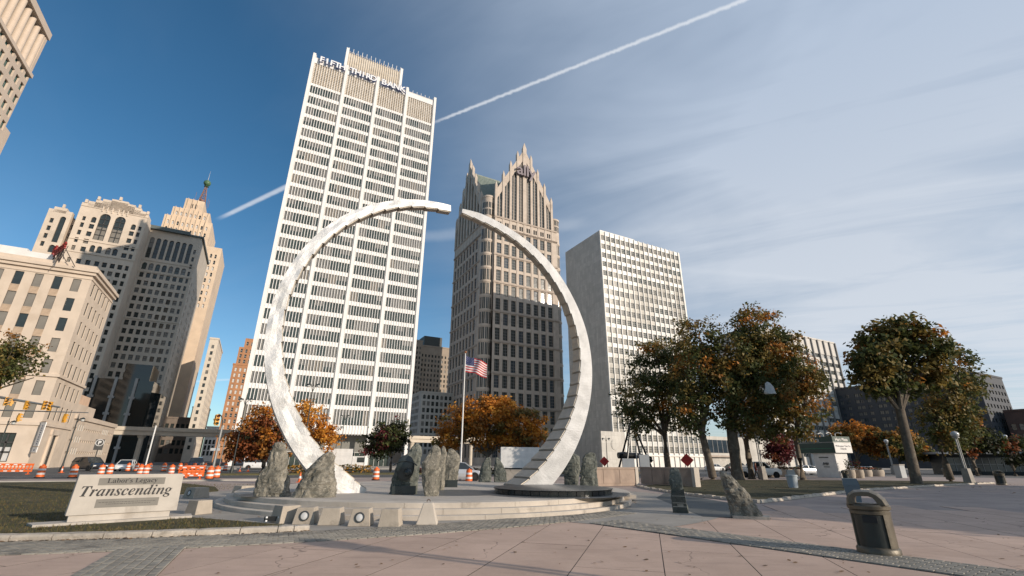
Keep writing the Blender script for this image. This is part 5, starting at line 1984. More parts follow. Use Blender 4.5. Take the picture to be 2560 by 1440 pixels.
def boulder(label, x, y, z0, left, right, thick, m_, seed, base_px, s, lean=0.0, group='boulders of the labour monument', name='boulder', sharp=.55):
    """A rough stone with the given left and right outline; thick = depth over width."""
    Lh = sorted([((base_px[1] - q[1]) / s, (q[0] - base_px[0]) / s) for q in left])
    Rh = sorted([((base_px[1] - q[1]) / s, (q[0] - base_px[0]) / s) for q in right])
    zt = max(Lh[-1][0], Rh[-1][0])
    b_ = MB()
    nz, na = 34, 44
    rv = random.Random(seed * 17)
    hwm = (max(q[1] for q in Rh) - min(q[1] for q in Lh)) / 2
    cuts = []
    for _ in range(13):
        a = rv.uniform(0, 2 * PI)
        n_ = Vector((math.cos(a), math.sin(a) * 1.2, rv.uniform(-.25, .45))).normalized()
        cuts.append((n_, rv.uniform(.84, 1.02) if abs(n_.x) > .6 else rv.uniform(.66, .92)))
    rings = []
    for k in range(nz + 1):
        z = zt * k / nz
        xl, xr = ppl(Lh, z), ppl(Rh, z)
        f = k / nz
        if f > .93:
            e = (f - .93) / .07
            mid = (xl + xr) / 2
            w = max(.25, math.sqrt(max(0, 1 - e * e)) * .75 + .25)
            xl, xr = mid + (xl - mid) * w, mid + (xr - mid) * w
        c, hw = (xl + xr) / 2, max(.02, (xr - xl) / 2)
        hd = max(.05, (hw * .5 + hwm * .5) * thick * (1.0 - .45 * f))
        if k == nz:
            hd *= .6
        rg = []
        for j in range(na):
            a = 2 * PI * j / na
            ca, sa = math.cos(a), math.sin(a)
            xx = abs(ca) ** sharp * (1 if ca >= 0 else -1)
            yy = abs(sa) ** sharp * (1 if sa >= 0 else -1)
            # split faces: planes slice the unit section
            u = Vector((xx, yy, 2 * f - 1))
            for n_, d_ in cuts:
                e = u.dot(n_) - d_ * (1 + .25 * abs(n_.z))
                if e > 0:
                    u -= n_ * e * .8
            p = Vector((c + hw * u.x, hd * u.y + lean * z, z))
            q = p * 2.4 + Vector((seed * 7.3, seed * 3.1, 0))
            d = mnoise.noise(q) * .5 + (abs(mnoise.noise(q * 1.9)) - .2) * .5 + mnoise.noise(q * 4.7) * .30 + mnoise.noise(q * 10.0) * .22
            d *= hwm * .16
            p.x += d * ca
            p.y += d * sa * 1.3
            p.z += d * .35 if 0 < k else 0
            rg.append(tuple(p))
        rings.append(rg)
    for rg in rings:
        b_.v.extend(rg)
    for k in range(nz):
        for j in range(na):
            a, c_ = k * na + j, k * na + (j + 1) % na
            b_.f.append((a, c_, c_ + na, a + na))
            b_.m.append(0)
    b_.f.append(tuple(nz * na + j for j in range(na)))
    b_.m.append(0)
    me = b_.mesh(name, m_)
    me.polygons.foreach_set('use_smooth', [True] * len(me.polygons))
    me.set_sharp_from_angle(angle=R(14))
    o = link(name, me, None, (x, y, z0), -math.atan2(x, y))
    tag(o, label, 'boulder', group)
    return o


boulder('tall pointed boulder with dark side at the left end of the podium', -8.40, 17.80, .45,
        [(637, 1240), (641, 1195), (653, 1165), (657, 1135), (662, 1114)], [(727, 1240), (716, 1215), (708, 1180), (704, 1150), (697, 1132), (688, 1112)], .75, ROCK_A, 1, (678, 1240), 71.2, sharp=.7)
boulder('broad rounded boulder hiding the foot of the left arc', -6.74, 17.41, .45,
        [(735, 1245), (745, 1210), (756, 1182), (775, 1162), (790, 1147), (803, 1136)], [(835, 1245), (837, 1215), (829, 1195), (826, 1160), (822, 1146), (812, 1136)], .6, ROCK_A, 2, (785, 1243), 72.8)
hat = boulder('boulder carved with a round hat and bowl shape, mid podium', -4.16, 19.41, .45,
              [(973, 1235), (978, 1200), (985, 1175), (995, 1155), (1010, 1140), (1022, 1122), (1029, 1114)], [(1042, 1235), (1043, 1200), (1045, 1170), (1046, 1140), (1042, 1122), (1038, 1114)], .55, ROCK_B, 3, (1005, 1235), 65.1, sharp=.45)
mb = MB()
mb.lathe([(.34, -.03), (.34, .05), (.30, .07), (.001, .075)], 28, 0, M=Matrix.Translation((.05, -.34, .95)) @ Matrix.Rotation(R(90), 4, 'X') @ Matrix.Scale(1.35, 4, (0, 1, 0)))
mb.ball((.16, -.47, .78), .15, 14)
mb.tube([(-.42, -.40, 1.02), (-.2, -.46, 1.16), (.05, -.46, 1.2), (.3, -.44, 1.14), (.5, -.40, 1.02)], .022, 8)
mb.build('carved_relief', POLISH, hat, True)
mb = MB()
mb.box(-.38, -.42, .02, .5, .1, .30)
mb.build('carved_base', POLISH, hat)
boulder('tall lichen-covered slab boulder, front of the middle pair', -2.93, 18.46, .45,
        [(1062, 1242), (1058, 1225), (1052, 1195), (1050, 1162), (1064, 1138), (1074, 1120)], [(1097, 1242), (1098, 1200), (1098, 1150), (1095, 1128), (1087, 1118)], .5, ROCK_A, 4, (1075, 1240), 68.6)
boulder('narrow boulder slotted between the two middle slabs', -3.10, 22.22, .45,
        [(1083, 1225), (1090, 1150), (1098, 1122)], [(1111, 1222), (1111, 1160), (1113, 1140), (1106, 1121)], .9, ROCK_A, 5, (1100, 1225), 56.7)
bo5 = boulder('flat-topped speckled boulder on a dark base, right of the middle pair', -3.10, 24.98, .45,
              [(1108, 1217), (1109, 1170), (1112, 1142), (1116, 1127)], [(1141, 1217), (1144, 1190), (1147, 1155), (1144, 1141), (1128, 1126)], .5, ROCK_A, 6, (1120, 1217), 50.3)
mb = MB()
mb.prism([(-.24, -.4), (.46, -.4), (.46, .3), (-.24, .3)], .0, .32)
mb.build('stone_base', POLISH, bo5)
boulder('dark half-arch stone at the back of the podium, left half', -1.56, 31.04, .45,
        [(1195, 1205), (1198, 1180), (1205, 1162), (1214, 1147)], [(1228, 1205), (1227, 1175), (1226, 1147)], .5, ROCK_B, 7, (1213, 1205), 40.4, sharp=.35)
boulder('dark half-arch stone at the back of the podium, right half', -0.65, 31.22, .45,
        [(1234, 1205), (1235, 1170), (1237, 1146)], [(1268, 1205), (1266, 1182), (1258, 1166), (1247, 1147)], .5, ROCK_B, 8, (1250, 1205), 40.1, sharp=.35)
boulder('flat dark boulder right behind the toothed arc', 3.47, 28.26, .45,
        [(1411, 1212), (1410, 1160), (1412, 1138)], [(1448, 1212), (1453, 1165), (1450, 1145), (1436, 1136)], .8, ROCK_B, 9, (1430, 1212), 44.4, sharp=.4)
boulder('greenish boulder with waisted sides at the right end of the podium', 4.29, 27.03, .45,
        [(1448, 1215), (1450, 1190), (1452, 1172), (1458, 1148), (1468, 1136)], [(1498, 1215), (1496, 1180), (1498, 1150), (1494, 1138)], .7, ROCK_B, 10, (1475, 1215), 46.5, sharp=.4)
ob = boulder('slim standing stone with polished dark inscribed face beside the path', 6.00, 17.94, .0,
             [(1684, 1283), (1682, 1250), (1685, 1230), (1682, 1208), (1687, 1176)], [(1721, 1283), (1716, 1240), (1713, 1205), (1709, 1177)], .75, ROCK_B, 11, (1703, 1283), 71.3, group='pair of standing stones by the slate path', name='standing_stone', sharp=.4)
mb = MB()
mb.prism([(-.27, .03), (.23, .03), (.18, .62), (.17, .80), (-.19, .66), (-.28, .60)], -.30, -.25, 0, M=Matrix.Rotation(R(90), 4, 'X') @ Matrix.Scale(-1, 4, (0, 0, 1)))
for z in (.22, .34, .56):
    mb.box(-.25, -.31, z, .2, -.30, z + .012, 1)
for k in range(6):
    mb.box(-.10, -.308, .24 + .012 * k, .10, -.302, .245 + .012 * k, 1)
pol = mb.build('polished_face', [POLISH, mat('inscription', (.30, .30, .28), .6, .1, 5)], ob)
boulder('leaning wedge-shaped stone on a low base beside the path', 7.52, 16.36, .06,
        [(1832, 1297), (1826, 1250), (1822, 1215), (1818, 1190)], [(1910, 1297), (1896, 1275), (1876, 1240), (1858, 1214), (1826, 1190)], .6, ROCK_A, 12, (1865, 1297), 78.5, group='pair of standing stones by the slate path', name='standing_stone', sharp=.6)
mb = MB()
mb.box(-.38, -.30, 0, .68, .34, .085)
o = mb.build('stone_base', KERBM, None, False, (7.52, 16.36, .012), -math.atan2(7.52, 16.36))
tag(o, 'low pale stone base under the leaning wedge stone', 'base')

# ------------------------------------------------------------------ the sign
SG = thing('monument_sign', "pale stone sign reading Labor's Legacy Transcending on the lawn", 'sign', (-11.22, 12.97, LZ), R(44.1))
SIGNS = mat('sign_stone', (.47, .425, .37), .8, .09, 1.6, .12, 30, col2=(.36, .315, .265), thresh=(1.3, .55, .78), streak=.35)
SIGNG = mat('sign_grey_panel', (.205, .19, .165), .75, .1, 1.5)
SIGNL = mat('sign_black_letters', (.012, .012, .013), .6, .1, 3)
mb = MB()
mb.prism([(-.55, -.16), (2.75, -.16), (2.85, .5), (-.65, .5)], -.02, .055)
mb.build('footing', SIGNS, SG)
mb = MB()
mb.box(.07, .04, .055, 2.22, .36, .20)
mb.build('plinth', SIGNS, SG)
mb = MB()
cs = [(0, 0, .20), (2.37, 0, .20), (2.37, .40, .20), (0, .40, .20), (0.03, .03, 1.17), (2.34, .03, 1.17), (2.34, .37, 1.17), (.03, .37, 1.17)]
mb.hexa(cs)
body = mb.build('slab', SIGNS, SG)
bv = body.modifiers.new('edge', 'BEVEL')
bv.width = .012
bv.segments = 2


def on_sign(z):
    return .03 * (z - .20) / .97


def panel(x0, x1, z0, z1, name):
    b_ = MB()
    b_.face([(x0, on_sign(z0) - .004, z0), (x1, on_sign(z0) - .004, z0), (x1, on_sign(z1) - .004, z1), (x0, on_sign(z1) - .004, z1)])
    return b_.build(name, SIGNG, body)


pn = panel(.46, 1.92, .905, 1.08, 'upper_panel')
pn2 = panel(.52, 1.88, .36, .565, 'lower_panel')
o = link('title_letters', glyph_mesh('title_letters', GLYPH_T, 1.98, SIGNL, .004), body, (.16, on_sign(.66) - .004, .645))
o.rotation_euler = (R(88.2), 0, 0)
o = link('subtitle_letters', glyph_mesh('subtitle_letters', GLYPH_L, 1.10, SIGNL, .002), pn, (.64, on_sign(.97) - .007, .958))
o.rotation_euler = (R(88.2), 0, 0)
mb = MB()
rs = random.Random(5)
for row, (xa, xb) in enumerate(((.58, 1.82), (.74, 1.70))):
    x = xa
    z = .485 - .045 * row
    while x < xb:
        w = rs.uniform(.02, .07)
        mb.box(x, on_sign(z) - .0065, z - .006, min(xb, x + w), on_sign(z) - .0045, z + .008)
        x += w + .014
mb.build('small_inscription', mat('worn_letters', (.09, .085, .075), .7, .1, 3), pn2)

# ------------------------------------------------------------------ bollards
BOLM = mat('bollard_concrete', (.42, .36, .29), .85, .1, 2.5, .25, 40, rand=.08, col2=(.29, .25, .2), thresh=(2.4, .52, .72), streak=.3)


def bollard(label, x, y, h, wb, wt, rz, lamp=False, z0=.028):
    t = thing('light_bollard', label, 'bollard', (x, y, z0), rz, 'squat concrete bollards round the podium')
    b_ = MB()
    b_.prism([(-wb / 2, -wb / 2), (wb / 2, -wb / 2), (wb / 2, wb / 2), (-wb / 2, wb / 2)], 0, h,
             top=[(-wt / 2, -wt / 2), (wt / 2, -wt / 2), (wt / 2, wt / 2), (-wt / 2, wt / 2)])
    o_ = b_.build('block', BOLM, t)
    m_ = o_.modifiers.new('edge', 'BEVEL')
    m_.width = .015
    m_.segments = 2
    if lamp:
        tilt = math.atan2((wb - wt) / 2, h)
        M = Matrix.Translation((0, -(wb + wt) / 4 - .004, h * .5)) @ Matrix.Rotation(-tilt, 4, 'X') @ Matrix.Rotation(R(90), 4, 'X')
        b_ = MB()
        b_.lathe([(.128, -.02), (.128, .018), (.098, .022), (.09, .004)], 24, 0, M=M, caps=False)
        rim = b_.build('lamp_rim', mat('lamp_rim_metal', (.10, .10, .095), .4, .1, 3, metal=.6), t, True)
        b_ = MB()
        b_.lathe([(.09, .004), (.06, .014), (.001, .018)], 24, 0, M=M, caps=False)
        b_.build('lens', mat('lamp_lens', (.60, .59, .57), .25, .05, 8, spec=.6), t, True)


bollard('shaded concrete bollard at the left end of the front row', -6.24, 14.31, .43, .62, .50, R(50))
bollard('concrete bollard with round lamp, second of the front row', -5.58, 14.10, .41, .58, .44, R(8), True)
bollard('blank concrete bollard in the middle of the front row', -4.83, 13.97, .41, .60, .46, R(6))
bollard('concrete bollard with round lamp, fourth of the front row', -3.98, 13.80, .42, .58, .44, R(4), True)
bollard('blank concrete bollard at the right end of the front row', -3.17, 13.70, .42, .56, .44, R(2))
bollard('concrete bollard standing alone beside the sign', -9.83, 16.17, .40, .55, .46, R(-25))
bollard('low concrete bollard with lamp behind the sign', -14.0, 22.6, .42, .75, .62, R(-25), True)
bollard('low concrete bollard farther behind the sign', -13.0, 24.6, .42, .75, .62, R(-30))
CW = thing('concrete_weight', 'tapered rough concrete weight with steel lifting loop', 'weight', (-2.27, 14.14, .028), R(5))
mb = MB()
mb.prism([(-.29, -.27), (.29, -.27), (.29, .27), (-.29, .27)], 0, .54, top=[(-.13, -.12), (.13, -.12), (.13, .12), (-.13, .12)])
o = mb.build('block', STEPM, CW)
m_ = o.modifiers.new('edge', 'BEVEL')
m_.width = .025
m_.segments = 2
mb = MB()
mb.tube([(-.035, 0, .53), (-.045, 0, .57), (-.03, 0, .605), (0, 0, .62), (.03, 0, .605), (.045, 0, .57), (.035, 0, .53)], .011, 8)
mb.build('lifting_loop', mat('rusty_steel', (.10, .06, .04), .7, .3, 8), CW, True)
# skateboard-like trinket by the first bollard
SK = thing('skateboard', 'small skateboard lying on its side beside the first bollard', 'skateboard', (-6.42, 14.02, .03), R(10))
mb = MB()
mb.box(-.26, -.01, .05, .20, .01, .17)
mb.build('deck', mat('deck_black', (.02, .02, .02), .5, .1, 4), SK)
b_ = MB()
b_.lathe([(.027, -.02), (.03, 0), (.027, .02)], 12)
b_ = b_.mesh('wheel', SIGNW, True)
for x in (-.19, .13):
    for z in (.065, .15):
        o = link('wheel', b_, SK, (x, -.045, z))
        o.rotation_euler = (R(0), 0, 0)

# ------------------------------------------------------------------ trees
BARK = mat('bark', (.115, .09, .065), .9, .25, 3, .7, 14, col2=(.19, .16, .115), thresh=(2.0, .5, .7))
LG = leafmat('leaf_green', (.085, .095, .030))
LO = leafmat('leaf_olive', (.205, .148, .042))
LB = leafmat('leaf_bronze', (.33, .155, .040))
LR = leafmat('leaf_orange', (.52, .20, .030))
LY = leafmat('leaf_gold', (.62, .30, .050))
LK = leafmat('leaf_rust', (.24, .075, .026))
LC = leafmat('leaf_crimson', (.135, .030, .032))
LD = leafmat('leaf_dark', (.032, .036, .016))


def tree(label, base, blobs, rad, fork, mats, wts, seed, group, leaf=.18, dens=1.0, depth=.9, lean=0.0, name='tree', spread=.36, gap=-.34):
    rs_ = random.Random(seed)
    t = thing(name, label, 'tree', (base[0], base[1], 0), 0, group)
    bx, by = base
    L = MB()
    tips = []
    for bi, (cx, cz, rx, rz) in enumerate(blobs):
        ry = min(rx, rz) * depth
        cy = rs_.uniform(-.35, .35) * ry
        vol = (rx * rz + rx * ry + rz * ry) / 3
        n = int(30 * dens * vol)
        for _ in range(n):
            v = Vector((rs_.gauss(0, 1), rs_.gauss(0, 1), rs_.gauss(0, 1))).normalized()
            rr = rs_.uniform(.30, 1.02) ** .5
            wob = 1 + .42 * mnoise.noise(v * 1.9 + Vector((seed, bi * 3.3, 0)))
            c = Vector((cx - bx + v.x * rx * rr * wob, cy + v.y * ry * rr * wob, cz + v.z * rz * rr * wob))
            if c.z < 1.6 or mnoise.noise(c * .42 + Vector((seed * 2.7, 1.3, 0))) < gap:
                continue
            if rs_.random() < .12:
                tips.append((bi, c))
            k = mnoise.noise(c * .55 + Vector((seed * 5.1, 0, 0))) * .9 + .5 + (v.z * .14) + rs_.uniform(-.16, .16)
            acc, mi = 0, len(wts) - 1
            for q, w in enumerate(wts):
                acc += w
                if k < acc:
                    mi = q
                    break
            m = rs_.randint(15, 22)
            for _ in range(m):
                p = c + Vector((rs_.gauss(0, spread), rs_.gauss(0, spread), rs_.gauss(0, spread * .62)))
                nn = (v * .5 + Vector((rs_.gauss(0, .6), rs_.gauss(0, .6), rs_.gauss(.45, .5)))).normalized()
                q = nn.to_track_quat('Z', 'Y')
                s = leaf * rs_.uniform(.45, 1.35)
                a = rs_.uniform(0, 2 * PI)
                e1 = q @ Vector((math.cos(a) * s, math.sin(a) * s, 0))
                e2 = q @ Vector((-math.sin(a) * s * .62, math.cos(a) * s * .62, 0))
                i = len(L.v)
                L.v.extend((tuple(p - e1), tuple(p + e2), tuple(p + e1), tuple(p - e2)))
                L.f.append((i, i + 1, i + 2, i + 3))
                L.m.append(mi)
    L.build('crown', mats, t)
    T_ = MB()
    fk = Vector((lean * fork, 0, fork))
    mid = Vector((lean * fork * .4 + rs_.uniform(-.08, .08), rs_.uniform(-.08, .08), fork * .5))
    T_.tube([(0, 0, -.05), (0.01, 0, .25), mid, fk], [rad * 1.45, rad * 1.08, rad * .95, rad * .85], 12)
    for bi, (cx, cz, rx, rz) in enumerate(blobs):
        e = Vector((cx - bx, rs_.uniform(-.3, .3) * rx, cz))
        if e.z < fork + .5:
            st_ = Vector((lean * fork * .8, 0, fork * .85))
        else:
            st_ = fk
        m1 = st_.lerp(e, .45) + Vector((rs_.uniform(-.3, .3), rs_.uniform(-.3, .3), .12 * (e - st_).length))
        T_.tube([st_ - Vector((0, 0, .25)), m1, e], [rad * .55, rad * .36, rad * .14], 8, caps=False)
        own = [c for b_, c in tips if b_ == bi][:9]
        for c in own:
            f = rs_.uniform(.3, .9)
            s0 = m1.lerp(e, f) if f > .5 else st_.lerp(m1, f + .4)
            T_.tube([s0, s0.lerp(c, .55) + Vector((0, 0, .2)), c], [rad * .17, rad * .10, rad * .03], 5, caps=False)
    T_.build('trunk', BARK, t, True)
    return t


MAP = ([LG, LO, LB, LR], [.50, .36, .14, .1])
MAPG = ([LG, LO, LB, LR], [.60, .32, .10, .1])
GM = 'maples on the lawn by the plaza'
tree('young two-forked maple behind the concrete wall', (19.1, 60), [(18.8, 12.7, 3.9, 3.64), (16.4, 9.1, 3.31, 3.31), (20.9, 8.6, 2.79, 3.55), (19.1, 15.3, 2.9, 2.11), (15.7, 6.6, 2.0, 2.25), (21.9, 12.7, 2.6, 3.12)], .36, 5.0, *MAPG, 1, GM, dens=.62, lean=-.01)
tree('bronze-topped maple leaning left beside the tallest maple', (21.3, 52.5), [(22.0, 15.1, 2.89, 2.7), (21.2, 10.9, 3.17, 3.17), (20.2, 6.9, 2.21, 2.43), (23.5, 10.0, 2.7, 3.15)], .40, 4.6, *MAP, 2, GM, dens=.85, lean=-.12)
tree('tallest maple with the thickest trunk, behind the wedge stone', (24.2, 53.1), [(28.3, 16.2, 3.42, 2.94), (26.1, 12.9, 4.18, 3.25), (30.2, 13.9, 3.36, 2.8), (27.9, 10.1, 4.1, 3.65), (25.5, 6.6, 3.12, 2.23), (31.8, 12.7, 1.95, 1.95)], .62, 6.2, *MAP, 3, GM, dens=.85, lean=.02)
tree('dark maple close behind the tallest maple', (27.2, 56.2), [(31.0, 8.3, 3.33, 2.85), (29.2, 6.0, 2.9, 2.11), (32.7, 10.7, 2.41, 2.41)], .36, 4.4, *MAPG, 4, GM, dens=.8)
tree('slender bronze maple left of the plaza entrance sign', (32.2, 54.9), [(34.7, 11.4, 2.37, 2.85), (35.0, 8.6, 2.1, 2.56), (32.6, 5.9, 2.38, 2.06), (36.2, 11.9, 1.52, 1.52)], .28, 4.6, [LG, LO, LB, LR], [.32, .4, .25, .2], 5, GM, dens=.7)
tree('spreading maple with bare lower trunk right of the entrance sign', (36.8, 45.3), [(38.0, 12.6, 3.28, 2.48), (35.7, 11.4, 2.26, 2.26), (40.3, 12.2, 3.07, 2.47), (39.2, 13.6, 2.5, 1.89), (34.8, 9.4, 1.8, 1.8), (40.2, 9.8, 2.43, 2.04), (37.0, 9.4, 2.03, 1.64)], .42, 6.6, *MAP, 6, GM, dens=.85, lean=.05, leaf=.24)
tree('leafy maple hanging low by the twin lamp post at far right', (46.3, 52.5), [(50.6, 11.6, 2.09, 2.82), (48.7, 8.4, 2.76, 2.76), (49.2, 5.9, 2.01, 2.41), (46.7, 6.3, 2.02, 2.2), (47.8, 4.2, 1.82, 1.52)], .34, 3.6, *MAP, 7, GM, dens=.9)
AU = ([LO, LB, LR, LY], [.2, .22, .3, .5])
tree('broad glowing orange honey locust behind the flagpole', (-3.4, 72), [(-3.4, 7.8, 5.11, 3.01), (-7.6, 6.6, 3.29, 2.69), (0.8, 6.8, 4.19, 2.99), (-2.3, 9.7, 3.04, 1.52), (3.2, 4.9, 2.37, 1.78), (-9.3, 4.8, 2.07, 1.78), (-1.0, 4.3, 4.73, 1.66)], .32, 2.6, *AU, 8, 'autumn trees along the avenue', leaf=.22, dens=.8)
tree('rust-red tree in front of the foot of the white tower', (-30.9, 62), [(-32.5, 4.4, 3.06, 2.3), (-34.3, 3.4, 2.28, 1.78), (-29.9, 4.0, 2.55, 2.29), (-32.4, 6.4, 1.55, 2.07), (-33.1, 2.4, 3.03, 1.41)], .26, 1.6, [LD, LK, LB, LR], [.15, .42, .2, .3], 9, 'autumn trees along the avenue', leaf=.2, dens=.85)
tree('thin golden orange tree right behind the left steel arc', (-26.0, 66), [(-27.3, 6.2, 2.47, 2.74), (-28.7, 8.3, 1.39, 1.39), (-25.8, 3.7, 1.89, 2.16), (-24.7, 4.7, 1.36, 1.63), (-28.8, 4.2, 1.73, 2.17)], .22, 2.4, [LB, LR, LY], [.15, .45, .5], 10, 'autumn trees along the avenue', leaf=.2, dens=.62)
tree('dark reddish round tree at the corner of the white tower', (-18.1, 75), [(-19.2, 4.9, 3.09, 2.16), (-17.8, 5.5, 2.48, 1.86), (-20.4, 3.7, 2.45, 1.84), (-18.8, 6.7, 1.56, 1.25)], .2, 2.2, [LD, LG, LC], [.42, .3, .3], 11, 'autumn trees along the avenue', leaf=.2, dens=.8)
tree('brown-green tree reaching in from the left picture edge', (-27.8, 24), [(-25.8, 6.2, 1.42, 1.25), (-26.8, 6.8, 1.26, .88), (-25.9, 5.4, 1.28, .78), (-24.6, 5.5, .58, .58), (-27.7, 6.4, 1.46, 1.25)], .16, 3.4, [LG, LO, LB, LR], [.25, .38, .3, .2], 12, 'autumn trees along the avenue', leaf=.085, dens=2.6, spread=.16)
tree('orange-topped street tree behind the entrance sign', (73.2, 104), [(75.0, 7.2, 4.98, 2.92), (71.9, 7.8, 3.01, 2.15), (78.4, 5.6, 4.27, 2.99)], .28, 2.6, [LO, LB, LR], [.35, .3, .4], 13, 'street trees at far right', leaf=.3, dens=.6)
tree('mottled green and orange street tree by the globe lamp', (78.9, 100), [(79.2, 5.8, 4.28, 2.8), (81.9, 5.0, 3.12, 2.3), (83.6, 4.0, 2.04, 1.63)], .28, 2.4, [LG, LO, LB, LY], [.3, .35, .2, .3], 14, 'street trees at far right', leaf=.3, dens=.6)
tree('small crimson tree beside the planters', (43.4, 80), [(44.2, 4.7, 2.1, 2.23), (43.6, 3.0, 2.22, 1.56)], .14, 1.6, [LC, LK], [.75, .4], 15, 'street trees at far right', leaf=.22, dens=.9)
tree('dark tree in front of the hotel at far right', (77.0, 82), [(78.2, 6.3, 3.53, 2.58), (79.9, 5.0, 2.7, 1.69), (76.0, 4.7, 2.02, 1.68)], .26, 2.4, [LD, LG, LK], [.5, .3, .3], 16, 'street trees at far right', leaf=.26, dens=.65)
tree('dark tree at the right picture edge behind the kiosk', (85.3, 84), [(86.1, 3.9, 2.2, 2.61), (88.1, 4.5, 1.72, 2.07)], .22, 2.0, [LD, LG, LK], [.5, .3, .3], 17, 'street trees at far right', leaf=.26, dens=.65)
# maples just outside the picture whose shade falls over the right half of the plaza
for i, (x, y, h) in enumerate(((35, 4.2, 11), (39.5, 7.2, 11.5), (44.5, 10.5, 12), (50, 14, 12), (56, 18, 12.5), (62, 22, 13), (69, 27, 13))):
    tree(('nearest', 'second', 'third', 'fourth', 'fifth', 'sixth', 'farthest')[i] + ' maple of the row beyond the right edge shading the plaza', (x, y), [(x, h * .68, 3.6, 3.2), (x - 2, h * .55, 2.6, 2.2), (x + 2.2, h * .58, 2.6, 2.3)], .36, h * .36, *MAPG, 30 + i, 'maples beyond the right edge', leaf=.42, dens=.32, gap=-2.0)

# hedges and flower beds
HG = 'hedges on the median'


def hedge(label, p0, p1, w, h, mats, seed, z0=.1):
    p0, p1 = Vector(p0), Vector(p1)
    d = p1 - p0
    rs_ = random.Random(seed)
    nn = Vector((-d.y, d.x)).normalized()
    b_ = MB()
    n = int(d.length * 95 * h * 1.2)
    for _ in range(n):
        c = p0 + d * rs_.random() + nn * rs_.uniform(-w / 2, w / 2)
        z = z0 + rs_.random() ** .7 * h * (1 + .25 * mnoise.noise((c.x * .6, c.y * .6, seed)))
        nv = Vector((rs_.gauss(0, .6), rs_.gauss(0, .6), 1)).normalized().to_track_quat('Z', 'Y')
        s = rs_.uniform(.09, .2)
        e1, e2 = nv @ Vector((s, 0, 0)), nv @ Vector((0, s * .7, 0))
        P = Vector((c.x, c.y, z))
        b_.face([P - e1, P + e2, P + e1, P - e2], rs_.randint(0, len(mats) - 1))
    o_ = b_.build('hedge', mats)
    return tag(o_, label, 'hedge', HG)


m0, m1 = AB(2, 64), AB(14, 64)
hedge('yellow-green hedge on the median below the rust tree', (m0.x, m0.y), (m1.x, m1.y), 1.6, 1.0, [LO, LG, LY], 1)
m0, m1 = AB(20, 64), AB(38, 64)
hedge('low dark red hedge on the median in front of the tower lobby', (m0.x, m0.y), (m1.x, m1.y), 1.6, .7, [LD, LC, LG], 2)

# ------------------------------------------------------------------ street furniture, vehicles, people
ORG = mat('safety_orange', (.72, .13, .018), .5, .1, 2)
WHT = mat('reflective_white', (.72, .70, .67), .45, .08, 2)
RUB = mat('black_rubber', (.02, .02, .02), .8, .2, 4)
POLE = mat('dark_green_pole', (.025, .030, .028), .5, .2, 2)
POLEG = mat('galvanised_pole', (.30, .30, .29), .5, .15, 2, metal=.5)
YEL = mat('signal_yellow', (.62, .30, .03), .5, .1, 2)
REDS = mat('sign_red', (.55, .03, .02), .5, .1, 1.5)


def barrel_proto():
    t = thing('traffic_barrel', '', 'traffic barrel')
    b_ = MB()
    b_.lathe([(.34, 0), (.36, .05), (.31, .09)], 18)
    b_.build('rubber_base', RUB, t, True)
    b_ = MB()
    b_.lathe([(.29, .08), (.285, .25), (.275, .42), (.262, .60), (.25, .76), (.245, .92), (.20, .99), (.05, 1.01)], 18)
    b_.box(-.10, -.025, 1.0, .10, .025, 1.09)
    bd = b_.build('drum', ORG, t, True)
    for z0, z1, r0, r1 in ((.27, .42, .288, .280), (.60, .75, .266, .255)):
        b_ = MB()
        b_.lathe([(r0 - .01, z0), (r0, z0), (r1, z1), (r1 - .01, z1)], 18, caps=False)
        b_.build('white_stripe', WHT, t, True)
    return t


BP = barrel_proto()
bars = [(-40.62, 43.21, 'left of the second one before the old bank'), (-38.31, 43.79, 'nearest the dark car, second from the left edge'),
        (-41.26, 50.28, 'rising behind the left end of the sign'), (-42.49, 52.88, 'second behind the left end of the sign'),
        (-50.77, 66.06, 'overlapping the white sedan'), (-49.9, 66.4, 'just right of the white sedan'), (-38.03, 51.23, 'behind the slanting white post'),
        (-37.56, 51.37, 'right of the slanting white post'), (-50.1, 69.05, 'behind the white post by the dark doorway'), (-47.07, 67.58, 'below the guideway, right of the white post'),
        (-36.23, 53.25, 'above the word cending of the sign'), (-48.38, 72.77, 'beside the dark pickup, left one'), (-46.26, 70.7, 'beside the dark pickup, middle one'),
        (-48.37, 76.02, 'farthest behind the dark pickup'), (-45.55, 74.03, 'at the mouth of the side street'), (-25.78, 42.84, 'front one of the pair right of the sign'),
        (-26.83, 45.58, 'rear one of the pair right of the sign'), (-43.09, 75.13, 'near the foot of the signal pole'), (-11.87, 44.11, 'alone on the road between arc and middle boulders'),
        (-3.45, 41.6, 'in front of the silver hatchback'), (31.44, 66.1, 'between the maple trunks by the white truck'), (19.19, 52.02, 'under the right red diamond sign'),
        (-13.2, 64.0, 'on the median before the tower lobby'), (-9.6, 66.0, 'half hidden in the red hedge'), (9.0, 58.2, 'seen past the greenish boulder')]
for i, (x, y, w) in enumerate(bars):
    o = BP if i == 0 else copy_tree(BP)
    o.location = (x, y, .008)
    o.rotation_euler = (0, 0, i * 1.1)
    tag(o, 'orange and white striped barrel ' + w, None, 'traffic barrels on the avenue')

# plastic barricades and cones


